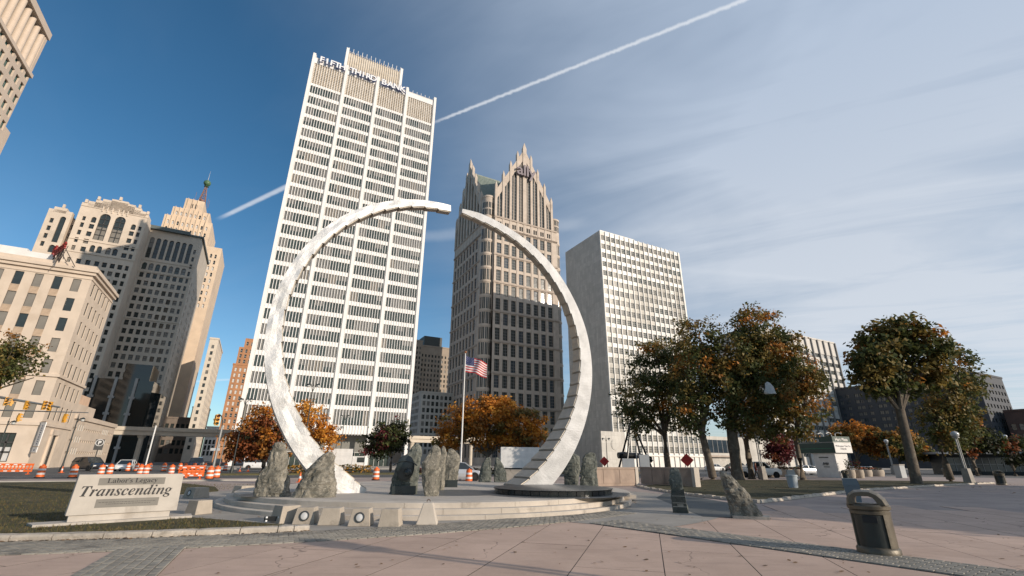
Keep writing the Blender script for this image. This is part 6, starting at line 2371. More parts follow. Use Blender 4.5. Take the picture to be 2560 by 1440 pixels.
def barricade(label, x, y, rz, L, name='barricade'):
    t = thing(name, label, 'barricade', (x, y, .01), rz, 'orange plastic barricades')
    b_ = MB()
    b_.box(0, -.05, .85, L, .05, 1.05)
    b_.box(0, -.05, .25, L, .05, .42)
    b_.box(0, -.05, .55, L, .05, .66)
    n = int(L / .28)
    for k in range(n + 1):
        x0 = (L - .1) * k / n
        b_.box(x0, -.03, .42, x0 + .09, .03, .86)
    b_.build('panel', ORG, t)
    for x0 in (.15, L - .35):
        b_ = MB()
        b_.box(x0, -.28, 0, x0 + .2, .28, .06)
        b_.box(x0 + .06, -.06, .06, x0 + .14, .06, .3)
        b_.build('foot', ORG, t)
    k = 0
    for z in (.9, .28):
        x0 = .25
        while x0 < L - .4:
            b_ = MB()
            b_.box(x0, -.054, z, x0 + .28, -.0505, z + .10)
            b_.build('reflector', WHT, t)
            x0 += .62
    return t


barricade('long orange barricade in front of the old bank', -56.4, 48.6, R(26), 7.4)
barricade('orange barricade standing right of the sign slab', -27.9, 41.9, R(20), 1.9)
barricade('orange barricade folded behind the right barrel pair', -30.4, 46.4, R(38), 1.6)


def cone_proto():
    t = thing('traffic_cone', '', 'traffic cone')
    b_ = MB()
    b_.box(-.19, -.19, 0, .19, .19, .04)
    b_.build('base', ORG, t)
    b_ = MB()
    b_.lathe([(.13, .04), (.035, .72), (.025, .72)], 14)
    b_.build('body', ORG, t, True)
    b_ = MB()
    b_.lathe([(.101, .28), (.078, .45)], 14, caps=False)
    b_.build('white_band', WHT, t, True)
    return t


CP = cone_proto()
for i, (x, y, w) in enumerate(((-57.2, 47.6, 'left of the long barricade'), (-52.2, 58.0, 'by the black car at the bank corner'), (-38.6, 71.0, 'left one of two past the signal pole'), (-37.2, 70.6, 'right one of two past the signal pole'),
                               (-16.4, 39.0, 'in the gap between the two left boulders'), (9.4, 55.0, 'between the arc foot and the green boulder'))):
    o = CP if i == 0 else copy_tree(CP)
    o.location = (x, y, .01)
    tag(o, 'orange traffic cone with white band ' + w, None, 'traffic cones on the avenue')

# cars


def wheel_mesh():
    ty = MB()
    ty.lathe([(.20, -.10), (.31, -.10), (.335, -.07), (.335, .07), (.31, .10), (.20, .10)], 20, caps=False)
    rm = MB()
    rm.lathe([(.205, -.09), (.205, .085), (.19, .06), (.05, .075), (.001, .08)], 20, caps=False)
    for k in range(5):
        a = 2 * PI * k / 5
        rm.bar((.04 * math.cos(a), .04 * math.sin(a), .085), (.2 * math.cos(a), .2 * math.sin(a), .075), .05, .03)
    return ty.mesh('tyre', RUB, True), rm.mesh('rim', mat('alloy_rim', (.42, .42, .42), .35, .1, 3, metal=.7), True)


TYRE, RIM = wheel_mesh()
CARGL = mat('car_glass', (.022, .028, .03), .05, .1, 1, spec=.8)
LAMPW = mat('headlamp', (.70, .70, .68), .15, .05, 3, spec=.8)
LAMPR = mat('tail_lamp', (.40, .02, .015), .2, .1, 3)


def car(label, x, y, rz, paint, kind='hatch', cat='car', z=.006, name='parked_car'):
    t = thing(name, label, cat, (x, y, z), rz, 'vehicles on the avenue')
    pm = mat('paint_%s' % paint, {'silver': (.52, .52, .53), 'white': (.70, .69, .67), 'black': (.015, .015, .017), 'grey': (.12, .125, .13), 'navy': (.02, .03, .06)}[paint], .3, .04, 1, coat=.8, metal=.3 if paint == 'silver' else 0)
    spec = {
        'hatch': (4.3, 1.78, [(-2.15, .30, .70), (-2.08, .26, .92), (-1.2, .2, .98), (.75, .2, .96), (1.7, .2, .86), (2.05, .24, .72), (2.15, .3, .55)], [(-2.0, .95), (-1.55, 1.48), (-.2, 1.56), (.45, 1.50), (1.25, .94)]),
        'sedan': (4.7, 1.82, [(-2.35, .32, .75), (-2.25, .26, .96), (-1.3, .2, .98), (.9, .2, .94), (1.9, .2, .84), (2.25, .24, .7), (2.35, .3, .52)], [(-1.75, .97), (-1.0, 1.42), (.0, 1.46), (.5, 1.40), (1.35, .93)]),
        'suv': (4.8, 1.95, [(-2.4, .36, .85), (-2.3, .30, 1.08), (-1.3, .25, 1.10), (.9, .25, 1.08), (1.9, .25, 1.0), (2.3, .28, .85), (2.4, .35, .6)], [(-2.25, 1.08), (-1.95, 1.70), (-.2, 1.78), (.5, 1.72), (1.3, 1.07)]),
        'pickup': (5.6, 1.98, [(-2.8, .42, 1.0), (-2.75, .35, 1.12), (-1.0, .3, 1.12), (.9, .3, 1.12), (2.3, .3, 1.08), (2.7, .35, .95), (2.8, .4, .7)], [(-.75, 1.11), (-.55, 1.80), (.25, 1.86), (.8, 1.80), (1.45, 1.11)]),
        'van': (5.2, 2.0, [(-2.6, .35, .95), (-2.55, .3, 1.12), (-1.3, .25, 1.15), (1.0, .25, 1.15), (2.0, .25, 1.1), (2.5, .3, .9), (2.6, .35, .6)], [(-2.55, 1.12), (-2.5, 2.1), (-.2, 2.2), (1.0, 2.1), (1.95, 1.1)]),
    }[kind]
    L_, W_c, body_, cab = spec
    b_ = MB()
    st_ = []
    for i, (xx, zb, zt) in enumerate(body_):
        e = .80 if i in (0, len(body_) - 1) else (.94 if i in (1, len(body_) - 2) else 1.0)
        hw = W_c / 2 * e
        st_.append([(xx, -hw * .92, zb), (xx, -hw, zb + .16), (xx, -hw * 1.0, (zb + zt) / 2 + .05), (xx, -hw * .93, zt), (xx, hw * .93, zt), (xx, hw, (zb + zt) / 2 + .05), (xx, hw, zb + .16), (xx, hw * .92, zb)])
    for k in range(len(st_) - 1):
        for j in range(8):
            j2 = (j + 1) % 8
            b_.face([st_[k][j], st_[k][j2], st_[k + 1][j2], st_[k + 1][j]])
    b_.face(st_[0])
    b_.face(st_[-1][::-1])
    bo = b_.build('body', pm, t, True)
    # glasshouse and roof
    g_ = MB()
    r_ = MB()
    hw0, hw1 = W_c / 2 * .90, W_c / 2 * .72
    pr = [(xx, zz, hw0 if zz < 1.15 and i in (0, len(cab) - 1) else hw1) for i, (xx, zz) in enumerate(cab)]
    Lp = [(p[0], -p[2], p[1]) for p in pr]
    Rp = [(p[0], p[2], p[1]) for p in pr]
    zb = cab[0][1]
    g_.face(Lp[::-1])
    g_.face(Rp)
    g_.face([Lp[0], Lp[1], Rp[1], Rp[0]])
    g_.face([Lp[-1], Rp[-1], Rp[-2], Lp[-2]])
    g_.build('windows', CARGL, t)
    for k in range(1, len(cab) - 2):
        for dz_ in (.0,):
            a, c = pr[k], pr[k + 1]
            r_.hexa([(a[0], -a[2] - .02, a[1] - .03), (c[0], -c[2] - .02, c[1] - .03), (c[0], c[2] + .02, c[1] - .03), (a[0], a[2] + .02, a[1] - .03),
                     (a[0], -a[2] + .04, a[1] + .03), (c[0], -c[2] + .04, c[1] + .03), (c[0], c[2] - .04, c[1] + .03), (a[0], a[2] - .04, a[1] + .03)])
    for sgn in (-1, 1):
        for k in ((0, 1), (len(cab) - 1, len(cab) - 2)):
            a, c = pr[k[0]], pr[k[1]]
            r_.bar((a[0], sgn * a[2] * 1.01, a[1]), (c[0], sgn * c[2] * 1.01, c[1]), .09)
        xm = (cab[1][0] + cab[-2][0]) / 2
        r_.bar((xm, sgn * hw0 * .99, zb), (xm, sgn * hw1 * 1.02, cab[2][1] - .02), .08)
    if kind == 'van':
        r_.box(-2.5, -hw1 - .03, 1.15, -.2, hw1 + .03, 2.05)
    r_.build('roof', pm, t)
    wx = L_ / 2 - .85
    for sx in (-1, 1):
        for sy in (-1, 1):
            w = link('wheel', None, t, (sx * wx, sy * (W_c / 2 - .09), .335))
            w.rotation_euler = (R(90 if sy < 0 else -90), 0, 0)
            link('tyre', TYRE, w)
            link('rim', RIM, w)
            b_ = MB()
            M = Matrix.Translation((sx * wx, sy * (W_c / 2 - .02), .335)) @ Matrix.Rotation(R(90), 4, 'X')
            b_.lathe([(.40, -.03), (.40, .03)], 18, 0, M=M)
            b_.build('wheel_arch', RUB, t)
    for sy in (-1, 1):
        b_ = MB()
        b_.box(L_ / 2 - .12, sy * W_c * .36 - .16, .60, L_ / 2 - .015, sy * W_c * .36 + .16, .76)
        b_.build('headlight', LAMPW, t)
        b_ = MB()
        b_.box(-L_ / 2 + .02, sy * W_c * .38 - .12, .70, -L_ / 2 + .10, sy * W_c * .38 + .12, .92)
        b_.build('tail_light', LAMPR, t)
    return t


UA = GRID
car('silver hatchback seen past the flat-topped boulder', -4.6, 45.0, R(8), 'silver')
car('black car in front of the parking garage by the old bank', -57.0, 67.2, R(-20), 'black', 'suv')
car('white sedan facing the camera among the barrels', -53.4, 69.0, R(-62), 'white', 'sedan')
car('dark pickup waiting at the mouth of the side street', -49.8, 78.5, GRID + R(90), 'navy', 'pickup')
car('white van parked below the rust-red tree', -44.5, 88.0, GRID, 'white', 'van', 'van')
car('white sedan in the far lane beside the right red sign', 44.5, 108.0, GRID, 'white', 'sedan')
car('dark sedan behind the leaning maple trunk', 49.5, 110.0, GRID, 'black', 'sedan')
car('white pickup parked before the council wing', 57.0, 116.5, GRID + R(180), 'white', 'pickup', 'pickup')
car('white pickup passing behind the walking person', 31.2, 63.0, R(0), 'white', 'pickup', 'pickup')
car('dark car parked at the kerb near the white pickup', 52.5, 114.0, GRID, 'grey', 'suv')
car('silver car beyond the round planters', 49.0, 82.0, R(10), 'silver', 'sedan')
car('distant black car waiting under the guideway', -71.0, 120.0, GRID + R(90), 'black', 'suv')
car('distant dark saloon farther up the side street', -76.0, 135.0, GRID + R(90), 'grey', 'sedan')

# white trailer with low wall behind the arc
TR = thing('site_trailer', 'white box trailer parked behind the toothed arc', 'trailer', (-1.2, 61.5, .006), R(4))
mb = MB()
mb.box(0, 0, .9, 7.2, 2.4, 3.35)
mb.build('box_body', WHT, TR)
mb = MB()
mb.box(.1, .1, .55, 7.1, 2.3, .9)
mb.build('chassis', RUB, TR)
for x in (1.4, 5.0, 5.9):
    w = link('wheel', None, TR, (x, .1, .34))
    w.rotation_euler = (R(90), 0, 0)
    link('tyre', TYRE, w)
    link('rim', RIM, w)
LWL = thing('low_wall', 'short low concrete wall in front of the white trailer', 'wall', (-.9, 33.6, 0.02), R(3))
mb = MB()
mb.box(0, 0, 0, 2.6, .35, 1.05)
mb.build('wall', CONC, LWL)
mb = MB()
mb.box(-.03, -.03, 1.05, 2.63, .38, 1.12)
mb.build('coping', CONC, LWL)
WT = thing('box_truck', 'white delivery truck seen between boulders and left arc', 'truck', (-27.2, 71.0, .006), R(20), 'vehicles on the avenue')
mb = MB()
mb.box(0, 0, .8, 4.2, 2.3, 3.2)
mb.build('cargo_box', WHT, WT)
mb = MB()
mb.box(4.25, .1, .5, 5.9, 2.2, 2.2)
mb.build('cab', WHT, WT)
mb = MB()
mb.box(4.9, .08, 1.35, 5.92, 2.22, 2.05)
mb.build('cab_window', CARGL, WT)
for x in (.9, 5.0):
    w = link('wheel', None, WT, (x, .1, .34))
    w.rotation_euler = (R(90), 0, 0)
    link('tyre', TYRE, w)
    link('rim', RIM, w)

# concrete walls by the stone monument
WALLM = mat('rose_concrete', (.36, .27, .21), .85, .12, .7, .15, 25, col2=(.26, .195, .155), thresh=(.6, .5, .72), streak=.3)


def plaza_wall(label, p0, p1, h):
    p0, p1 = Vector(p0), Vector(p1)
    d = p1 - p0
    t = thing('plaza_wall', label, 'wall', (p0.x, p0.y, 0.03), math.atan2(d.y, d.x), 'pinkish concrete walls by the lawn')
    L = d.length
    b_ = MB()
    b_.box(0, 0, 0, L, .32, h - .12)
    b_.build('wall', WALLM, t)
    b_ = MB()
    b_.box(-.03, -.05, h - .12, L, .37, h)
    b_.build('coping', WALLM, t)
    n = max(2, int(L / 1.3))
    for k in range(n):
        b_ = MB()
        b_.box(L * k / n + .03, -.025, .18, L * (k + 1) / n - .03, -.002, h - .16)
        b_.build('panel', WALLM, t)
    b_ = MB()
    b_.box(L, -.08, 0, L + .28, .4, h + .02)
    b_.build('end_post', STEPM, t)


plaza_wall('left pinkish wall ending behind the greenish boulder', (5.4, 35.6), (9.4, 37.6), 1.28)
plaza_wall('right pinkish wall ending in a pale post on the lawn', (10.6, 40.6), (13.0, 35.6), 1.30)

# utility boxes
UB = thing('utility_cabinet', 'grey utility cabinet on a pole between the two walls', 'cabinet', (12.2, 46.2, .05), R(-8))
mb = MB()
mb.tube([(-.35, 0, 0), (-.35, 0, 3.0)], .07, 8)
mb.build('post', POLEG, UB)
GREYB = mat('grey_enamel', (.40, .41, .41), .4, .06, 1)
mb = MB()
mb.box(-.15, -.3, .75, .75, .3, 2.3)
mb.build('cabinet', GREYB, UB)
mb = MB()
mb.box(-.12, -.32, 1.0, .70, -.301, 2.2)
mb.build('cabinet_door', GREYB, UB)
mb = MB()
for x in (-.05, .6):
    mb.box(x, -.2, 0, x + .08, .2, .75)
mb.build('legs', POLEG, UB)
mb = MB()
mb.box(-1.7, -.2, 1.1, -.6, .4, 1.95)
mb.build('meter_box', GREYB, UB)

# black bronze fist hung from four poles
FI = thing('fist_sculpture', 'huge black bronze arm and fist slung from four leaning poles', 'sculpture', (17.6, 70.0, .02), R(8))
BRZ = mat('black_bronze', (.018, .02, .022), .35, .2, 2, metal=.3)
for sx, sy in ((-1, -1), (1, -1), (1, 1), (-1, 1)):
    mb = MB()
    mb.tube([(sx * 2.1, sy * 1.6, 0), (sx * .05, sy * .05, 7.4)], .14, 8)
    mb.build('pole', BRZ, FI)
mb = MB()
mb.tube([(-2.4, 0, 2.55), (-1.6, 0, 2.6), (-.6, 0, 2.5), (.2, 0, 2.55), (.9, 0, 2.55), (1.5, 0, 2.35)], [.42, .48, .46, .42, .34, .30], 14)
mb.build('forearm', BRZ, FI, True)
mb = MB()
mb.lathe([(.1, -.5), (.42, -.42), (.5, -.1), (.5, .2), (.4, .45), (.1, .5)], 14, 0, M=Matrix.Translation((1.95, 0, 2.1)) @ Matrix.Rotation(R(110), 4, 'Y'))
mb.build('hand', BRZ, FI, True)
for k in range(4):
    mb = MB()
    yy = -.36 + .24 * k
    mb.tube([(2.15, yy, 2.42), (2.45, yy, 2.25), (2.5, yy, 1.95), (2.3, yy, 1.75), (2.05, yy, 1.75)], [.12, .13, .13, .12, .1], 8)
    mb.build('finger', BRZ, FI, True)
mb = MB()
mb.tube([(1.7, -.45, 2.3), (2.0, -.58, 2.15), (2.3, -.5, 1.98)], [.14, .14, .1], 8)
mb.build('thumb', BRZ, FI, True)
mb = MB()
mb.tube([(-.6, 0, 2.9), (0, 0, 7.2)], .02, 6)
mb.tube([(.8, 0, 2.85), (0, 0, 7.2)], .02, 6)
mb.build('cables', BRZ, FI)

# traffic signals
LENS = [mat('lens_red', (.10, .012, .01), .2, .1, 4), mat('lens_amber', (.12, .05, .008), .2, .1, 4), mat('lens_green', (.01, .06, .04), .2, .1, 4)]


def signal_head(parent, x, y, z, rz, s=1.0, name='signal_head'):
    h = link(name, None, parent, (x, y, z), rz)
    b_ = MB()
    b_.box(-.17 * s, -.10 * s, -.52 * s, .17 * s, .12 * s, .52 * s)
    b_.box(-.05, .12 * s, -.1, .05, .2 * s, .1)
    b_.build('housing', YEL, h)
    for k in range(3):
        zc_ = (.34 - .34 * k) * s
        b_ = MB()
        M = Matrix.Translation((0, -.105 * s, zc_)) @ Matrix.Rotation(R(90), 4, 'X')
        b_.lathe([(.12 * s, 0), (.08 * s, .02), (.001, .03)], 14, 0, M=M, caps=False)
        b_.build('lens', LENS[k], h)
        b_ = MB()
        for j in range(8):
            a0, a1 = PI * j / 8, PI * (j + 1) / 8
            r = .145 * s
            b_.face([(r * math.cos(a0), -.10 * s, zc_ + r * math.sin(a0)), (r * math.cos(a1), -.10 * s, zc_ + r * math.sin(a1)), (r * math.cos(a1), -.34 * s, zc_ + r * math.sin(a1) - .02), (r * math.cos(a0), -.34 * s, zc_ + r * math.sin(a0) - .02)])
        b_.build('visor', YEL, h)
    return h


SM = thing('signal_mast', 'traffic signal mast arms with yellow heads before the old bank', 'traffic light', (-27.6, 24.0, 0))
mb = MB()
mb.tube([(0, 0, 0), (0, 0, 5.2)], [.16, .12], 10)
mb.build('post', POLEG, SM)
mb = MB()
mb.tube([(0, 0, 4.74), (1.66, 0, 4.5), (4.87, 0, 4.03)], [.075, .065, .04], 8)
mb.build('upper_arm', POLEG, SM)
mb = MB()
mb.tube([(0, .1, 3.9), (6.3, .1, 3.79)], [.035, .022], 8)
mb.build('lower_arm', POLEG, SM)
for x, z, rz, s in ((2.05, 4.30, 60, .40), (2.35, 4.26, -40, .36), (4.05, 4.12, 70, .42), (4.35, 4.08, 20, .42), (3.15, 4.12, 90, .42), (3.0, 3.52, 160, .38), (5.3, 3.50, 175, .40)):
    signal_head(SM, x, 0, z, R(rz), s)

SP2 = thing('signal_post', 'leaning-looking signal post with yellow head right of the side street', 'traffic light', (-34.7, 58.0, .02))
mb = MB()
mb.tube([(0, 0, 0), (0, 0, 5.3)], [.15, .12], 10)
mb.build('post', POLEG, SP2)
mb = MB()
mb.tube([(0, 0, 5.1), (-.1, 0, 5.9), (-.35, 0, 6.5), (-.75, 0, 6.75)], .06, 8)
mb.build('arm', POLE, SP2)
signal_head(SP2, -.75, 0, 6.05, R(40), 1.25)
signal_head(SP2, -1.05, .1, 6.1, R(120), 1.05)
mb = MB()
mb.box(-.75, -.08, 2.55, .35, -.05, 2.85)
mb.build('street_name_sign', WHT, SP2)
mb = MB()
mb.tube([(.55, .2, 0), (.6, .2, 4.2)], .05, 8)
mb.build('side_pole', POLEG, SP2)

# lamp posts, poles


def street_lamp(label, x, y, h, arms=2, name='street_lamp', rz=0.0, grp='dark green street lamps'):
    t = thing(name, label, 'street lamp', (x, y, .02), rz, grp)
    b_ = MB()
    b_.lathe([(.20, 0), (.20, .5), (.12, .7), (.085, 1.2), (.06, h * .93)], 10)
    b_.build('pole', POLE, t, True)
    for k in range(arms):
        sg = -1 if k % 2 else 1
        b_ = MB()
        b_.tube([(0, 0, h * .86), (sg * .35, 0, h * .95), (sg * .65, 0, h * .95)], .035, 6)
        b_.build('bracket', POLE, t)
        b_ = MB()
        b_.lathe([(.06, .1), (.24, -.05), (.26, -.12)], 12, 0, (sg * .65, 0, h * .95))
        hd = b_.build('lamp_hood', POLE, t, True)
        b_ = MB()
        b_.ball((sg * .65, 0, h * .95 - .22), .19, 10)
        b_.build('lamp_glass', mat('lamp_glass', (.55, .55, .52), .2, .05, 3), hd, True)
    b_ = MB()
    b_.ball((0, 0, h * .94), .10, 8)
    b_.lathe([(.05, h * .94), (.03, h), (.005, h + .25)], 8)
    b_.build('finial', POLE, t, True)
    return t


street_lamp('tall dark lamp post left of the white tower', -33.6, 60, 9.3)
street_lamp('tallest dark lamp post inside the left steel arc', -26.2, 62, 11.6)
street_lamp('dark lamp post before the white tower, nearer one', -31.2, 90, 10.0)
street_lamp('dark lamp post before the white tower, farther one', -33.9, 95, 8.2)
street_lamp('twin-arm lamp post beside the marble seal wall', 19.6, 100.0, 6.6)
street_lamp('dark lamp post with short arm before the parking garage', -54.1, 60, 6.6, 1)
street_lamp('thin dark lamp post at the left picture edge', -60.5, 58.0, 6.0, 1)
WP = thing('white_post', 'slanting white post rising behind the sign slab', 'post', (-38.6, 52.5, .01))
mb = MB()
mb.tube([(0, 0, 0), (0, 0, 5.0)], .07, 10)
mb.build('pole', WHT, WP)
mb = MB()
mb.tube([(.0, 0, 4.95), (.7, 0, 4.95)], .02, 6)
mb.tube([(.0, 0, 4.1), (.6, 0, 4.1)], .02, 6)
mb.build('bracket', POLE, WP)

GLB = mat('globe_glass', (.50, .50, .49), .12, .05, 3, spec=.8)


def globe_lamp(label, x, y, h, twin=False):
    t = thing('globe_lamp', label, 'street lamp', (x, y, .02), R(20), 'globe lamps on the plaza')
    b_ = MB()
    b_.prism([(-.34, -.34), (.34, -.34), (.34, .34), (-.34, .34)], 0, 1.35, top=[(-.26, -.26), (.26, -.26), (.26, .26), (-.26, .26)])
    b_.build('concrete_base', CONC, t)
    for sx in (-.13, .13):
        b_ = MB()
        b_.tube([(sx, 0, 1.3), (sx, 0, h - .35)], .065, 10)
        b_.build('pole', POLEG, t, True)
    b_ = MB()
    b_.lathe([(.12, h - .42), (.3, h - .35), (.3, h - .28)], 14)
    b_.build('collar', POLEG, t, True)
    b_ = MB()
    b_.ball((0, 0, h), .36, 16, 0, .85)
    b_.build('globe', GLB, t, True)


globe_lamp('globe lamp on twin white poles beside the low maple', 45.44, 49.45, 4.6)
globe_lamp('globe lamp on twin grey poles at the right picture edge', 95.0, 93.0, 6.9)
globe_lamp('globe lamp right of the entrance sign', 67.34, 87.17, 5.6)
globe_lamp('globe lamp whose twin poles stand beside the walking person', 27.95, 55.2, 6.4)
# lamp standing outside the frame; its long shadow crosses the foreground slabs
globe_lamp('globe lamp outside the frame casting a long shadow over the slabs', 11.2, 2.6, 5.2)

# flag
FP = thing('flagpole', 'white flagpole flying the United States flag', 'flagpole', (-4.7, 46.7, .01))
mb = MB()
mb.tube([(0, 0, 0), (0, 0, 6), (0, 0, 12.0)], [.085, .07, .045], 10)
mb.build('pole', WHT, FP, True)
mb = MB()
mb.ball((0, 0, 12.1), .13, 12)
mb.build('finial', mat('finial_bronze', (.30, .12, .05), .4, .1, 3, metal=.5), FP, True)
FLG = tag(link('flag', None, None, (-4.7, 46.7, 0)), 'stars and stripes waving from the white flagpole', 'flag')
FR_ = mat('flag_red', (.50, .025, .03), .8, .06, 4)
FWH = mat('flag_white', (.72, .70, .68), .8, .04, 4)
FBL = mat('flag_blue', (.025, .035, .13), .8, .06, 4)
FW_, FH_ = 2.35, 1.62


def flagp(u, v):
    """u along the fly, v down the hoist."""
    dro = .75 * u ** 1.15
    x = .06 + u * FW_ * (.92)
    y = .22 * math.sin(u * 7.0 + v * 1.6) * u ** .7 + .06 * math.sin(u * 15 + v * 3)
    z = 11.75 - v * FH_ * (1 - .08 * u) - dro - .05 * math.sin(u * 8 + v)
    return Vector((x, y, z))


NU = 26
for s_ in range(13):
    b_ = MB()
    u0 = 0.0 if s_ >= 7 else .40
    for i in range(NU):
        ua, ub = u0 + (1 - u0) * i / NU, u0 + (1 - u0) * (i + 1) / NU
        b_.face([flagp(ua, (s_ + 1) / 13), flagp(ub, (s_ + 1) / 13), flagp(ub, s_ / 13), flagp(ua, s_ / 13)])
    b_.build('red_stripe' if s_ % 2 == 0 else 'white_stripe', FR_ if s_ % 2 == 0 else FWH, FLG, True)
b_ = MB()
for i in range(12):
    for k in range(7):
        ua, ub = .40 * i / 12, .40 * (i + 1) / 12
        b_.face([flagp(ua, (k + 1) / 13), flagp(ub, (k + 1) / 13), flagp(ub, k / 13), flagp(ua, k / 13)])
can = b_.build('canton', FBL, FLG, True)
b_ = MB()
for r in range(9):
    for c in range(6 if r % 2 == 0 else 5):
        u, v = (.4 * (c + (.5 if r % 2 == 0 else 1.0)) / 6), (7 / 13) * (r + .5) / 9
        for off in (-.012, .012):
            P = [flagp(u + (.016 if j % 2 == 0 else .0065) * math.sin(2 * PI * j / 10) * .62, v - (.022 if j % 2 == 0 else .009) * math.cos(2 * PI * j / 10)) for j in range(10)]
            b_.face([(p.x, p.y + off, p.z) for p in P])
b_.build('stars', FWH, can)

# entrance sign
HP = thing('plaza_entrance_sign', 'green and white Hart Plaza entrance sign on a white pier', 'sign', (42.15, 64.63, .02), R(-73))
HGN = mat('sign_dark_green', (.012, .045, .032), .4, .1, 1)
mb = MB()
mb.box(-2.1, -.6, 0, 1.1, 1.5, 3.0)
mb.build('pier', WHT, HP)
mb = MB()
mb.box(-4.3, -.75, 3.0, 1.35, 2.25, 5.05)
hb = mb.build('header_box', HGN, HP)
mb = MB()
mb.box(-4.32, -.77, 4.28, 1.37, 2.27, 4.36)
mb.build('silver_trim', POLEG, hb)
mb = MB()
mb.box(-4.32, -.77, 3.52, 1.0, -.752, 3.62)
mb.build('green_stripe', mat('bright_green', (.02, .14, .08), .5, .1, 1), hb)
mb = MB()
mb.box(1.352, -.70, 3.03, 1.40, 2.2, 4.25)
mb.build('white_panel', WHT, hb)
t_ = text_mesh('name_letters', 'Hart Plaza', .72, .02, WHT, .008)
o = link('name_letters', t_, hb, (-2.1, -.775, 4.45))
o.rotation_euler = (R(90), 0, 0)
t_ = text_mesh('side_name_letters', 'Hart Plaza', .52, .01, WHT, .012)
o = link('side_name_letters', t_, hb, (1.365, .75, 4.50))
o.rotation_euler = (R(90), 0, R(90))
t_ = text_mesh('welcome_letters', 'Welcomes You To\nDetroit', .33, .005, mat('welcome_grey', (.25, .25, .27), .6, .1, 3))
o = link('welcome_letters', t_, hb, (1.415, .75, 3.75))
o.rotation_euler = (R(90), 0, R(90))
mb = MB()
for k in range(5):
    x = -3.9 + k * 1.2
    mb.tube([(x, -.2, 5.05), (x, -.25, 5.4), (x, -.6, 5.55), (x, -1.1, 5.4)], .05, 8)
mb.tube([(1.0, .3, 5.05), (1.05, .3, 5.45), (1.5, .3, 5.5), (1.9, .3, 5.35)], .05, 8)
mb.build('gooseneck_lamps', WHT, hb)
mb = MB()
for k in range(4):
    mb.tube([(-.9 + .22 * k, -.61, 1.5), (-.75 + .22 * k, -.61, 1.85), (-.6 + .18 * k, -.61, 1.6)], .045, 6)
mb.box(-.85, -.62, 1.25, 0, -.605, 1.34)
mb.box(-1.3, -.62, 2.4, .1, -.605, 2.52)
mb.build('pier_emblem', FR_D, HP)

# red diamond work signs
for lab, x, y, zc_, s in (('left red diamond roadwork sign seen from behind the wall', 12.2, 64.2, 1.75, .62), ('right red diamond roadwork sign above the wall end post', 20.4, 57.0, 1.95, .74), ('far red diamond roadwork sign behind the planters', 59.6, 88.0, 2.4, .62)):
    t = thing('roadwork_sign', lab, 'sign', (x, y, .02), R(-18), 'red diamond roadwork signs')
    b_ = MB()
    b_.prism([(0, -s), (s, 0), (0, s), (-s, 0)], -.015, .015, 0, Matrix.Translation((0, 0, zc_)) @ Matrix.Rotation(R(90), 4, 'X'))
    pl_ = b_.build('panel', REDS, t)
    b_ = MB()
    for k, w in enumerate((.3, .5, .44, .26)):
        b_.box(-w * s, -.018, zc_ + s * (.34 - .22 * k), w * s, -.016, zc_ + s * (.42 - .22 * k))
    b_.build('sign_text', mat('faded_red_text', (.30, .015, .012), .6, .1, 3), pl_)
    b_ = MB()
    b_.tube([(0, .04, 0), (0, .04, zc_ - s * .3)], .025, 6)
    b_.bar((-.45, .04, .02), (.45, .04, .02), .04)
    b_.build('stand', RUB, t)

# bins
BINM = mat('bin_bronze', (.125, .105, .075), .42, .15, 3, .15, 40, metal=.3, col2=(.08, .068, .05), thresh=(4, .5, .7), streak=.4)
BIND = mat('bin_dark', (.018, .022, .020), .4, .2, 3, .1, 30)


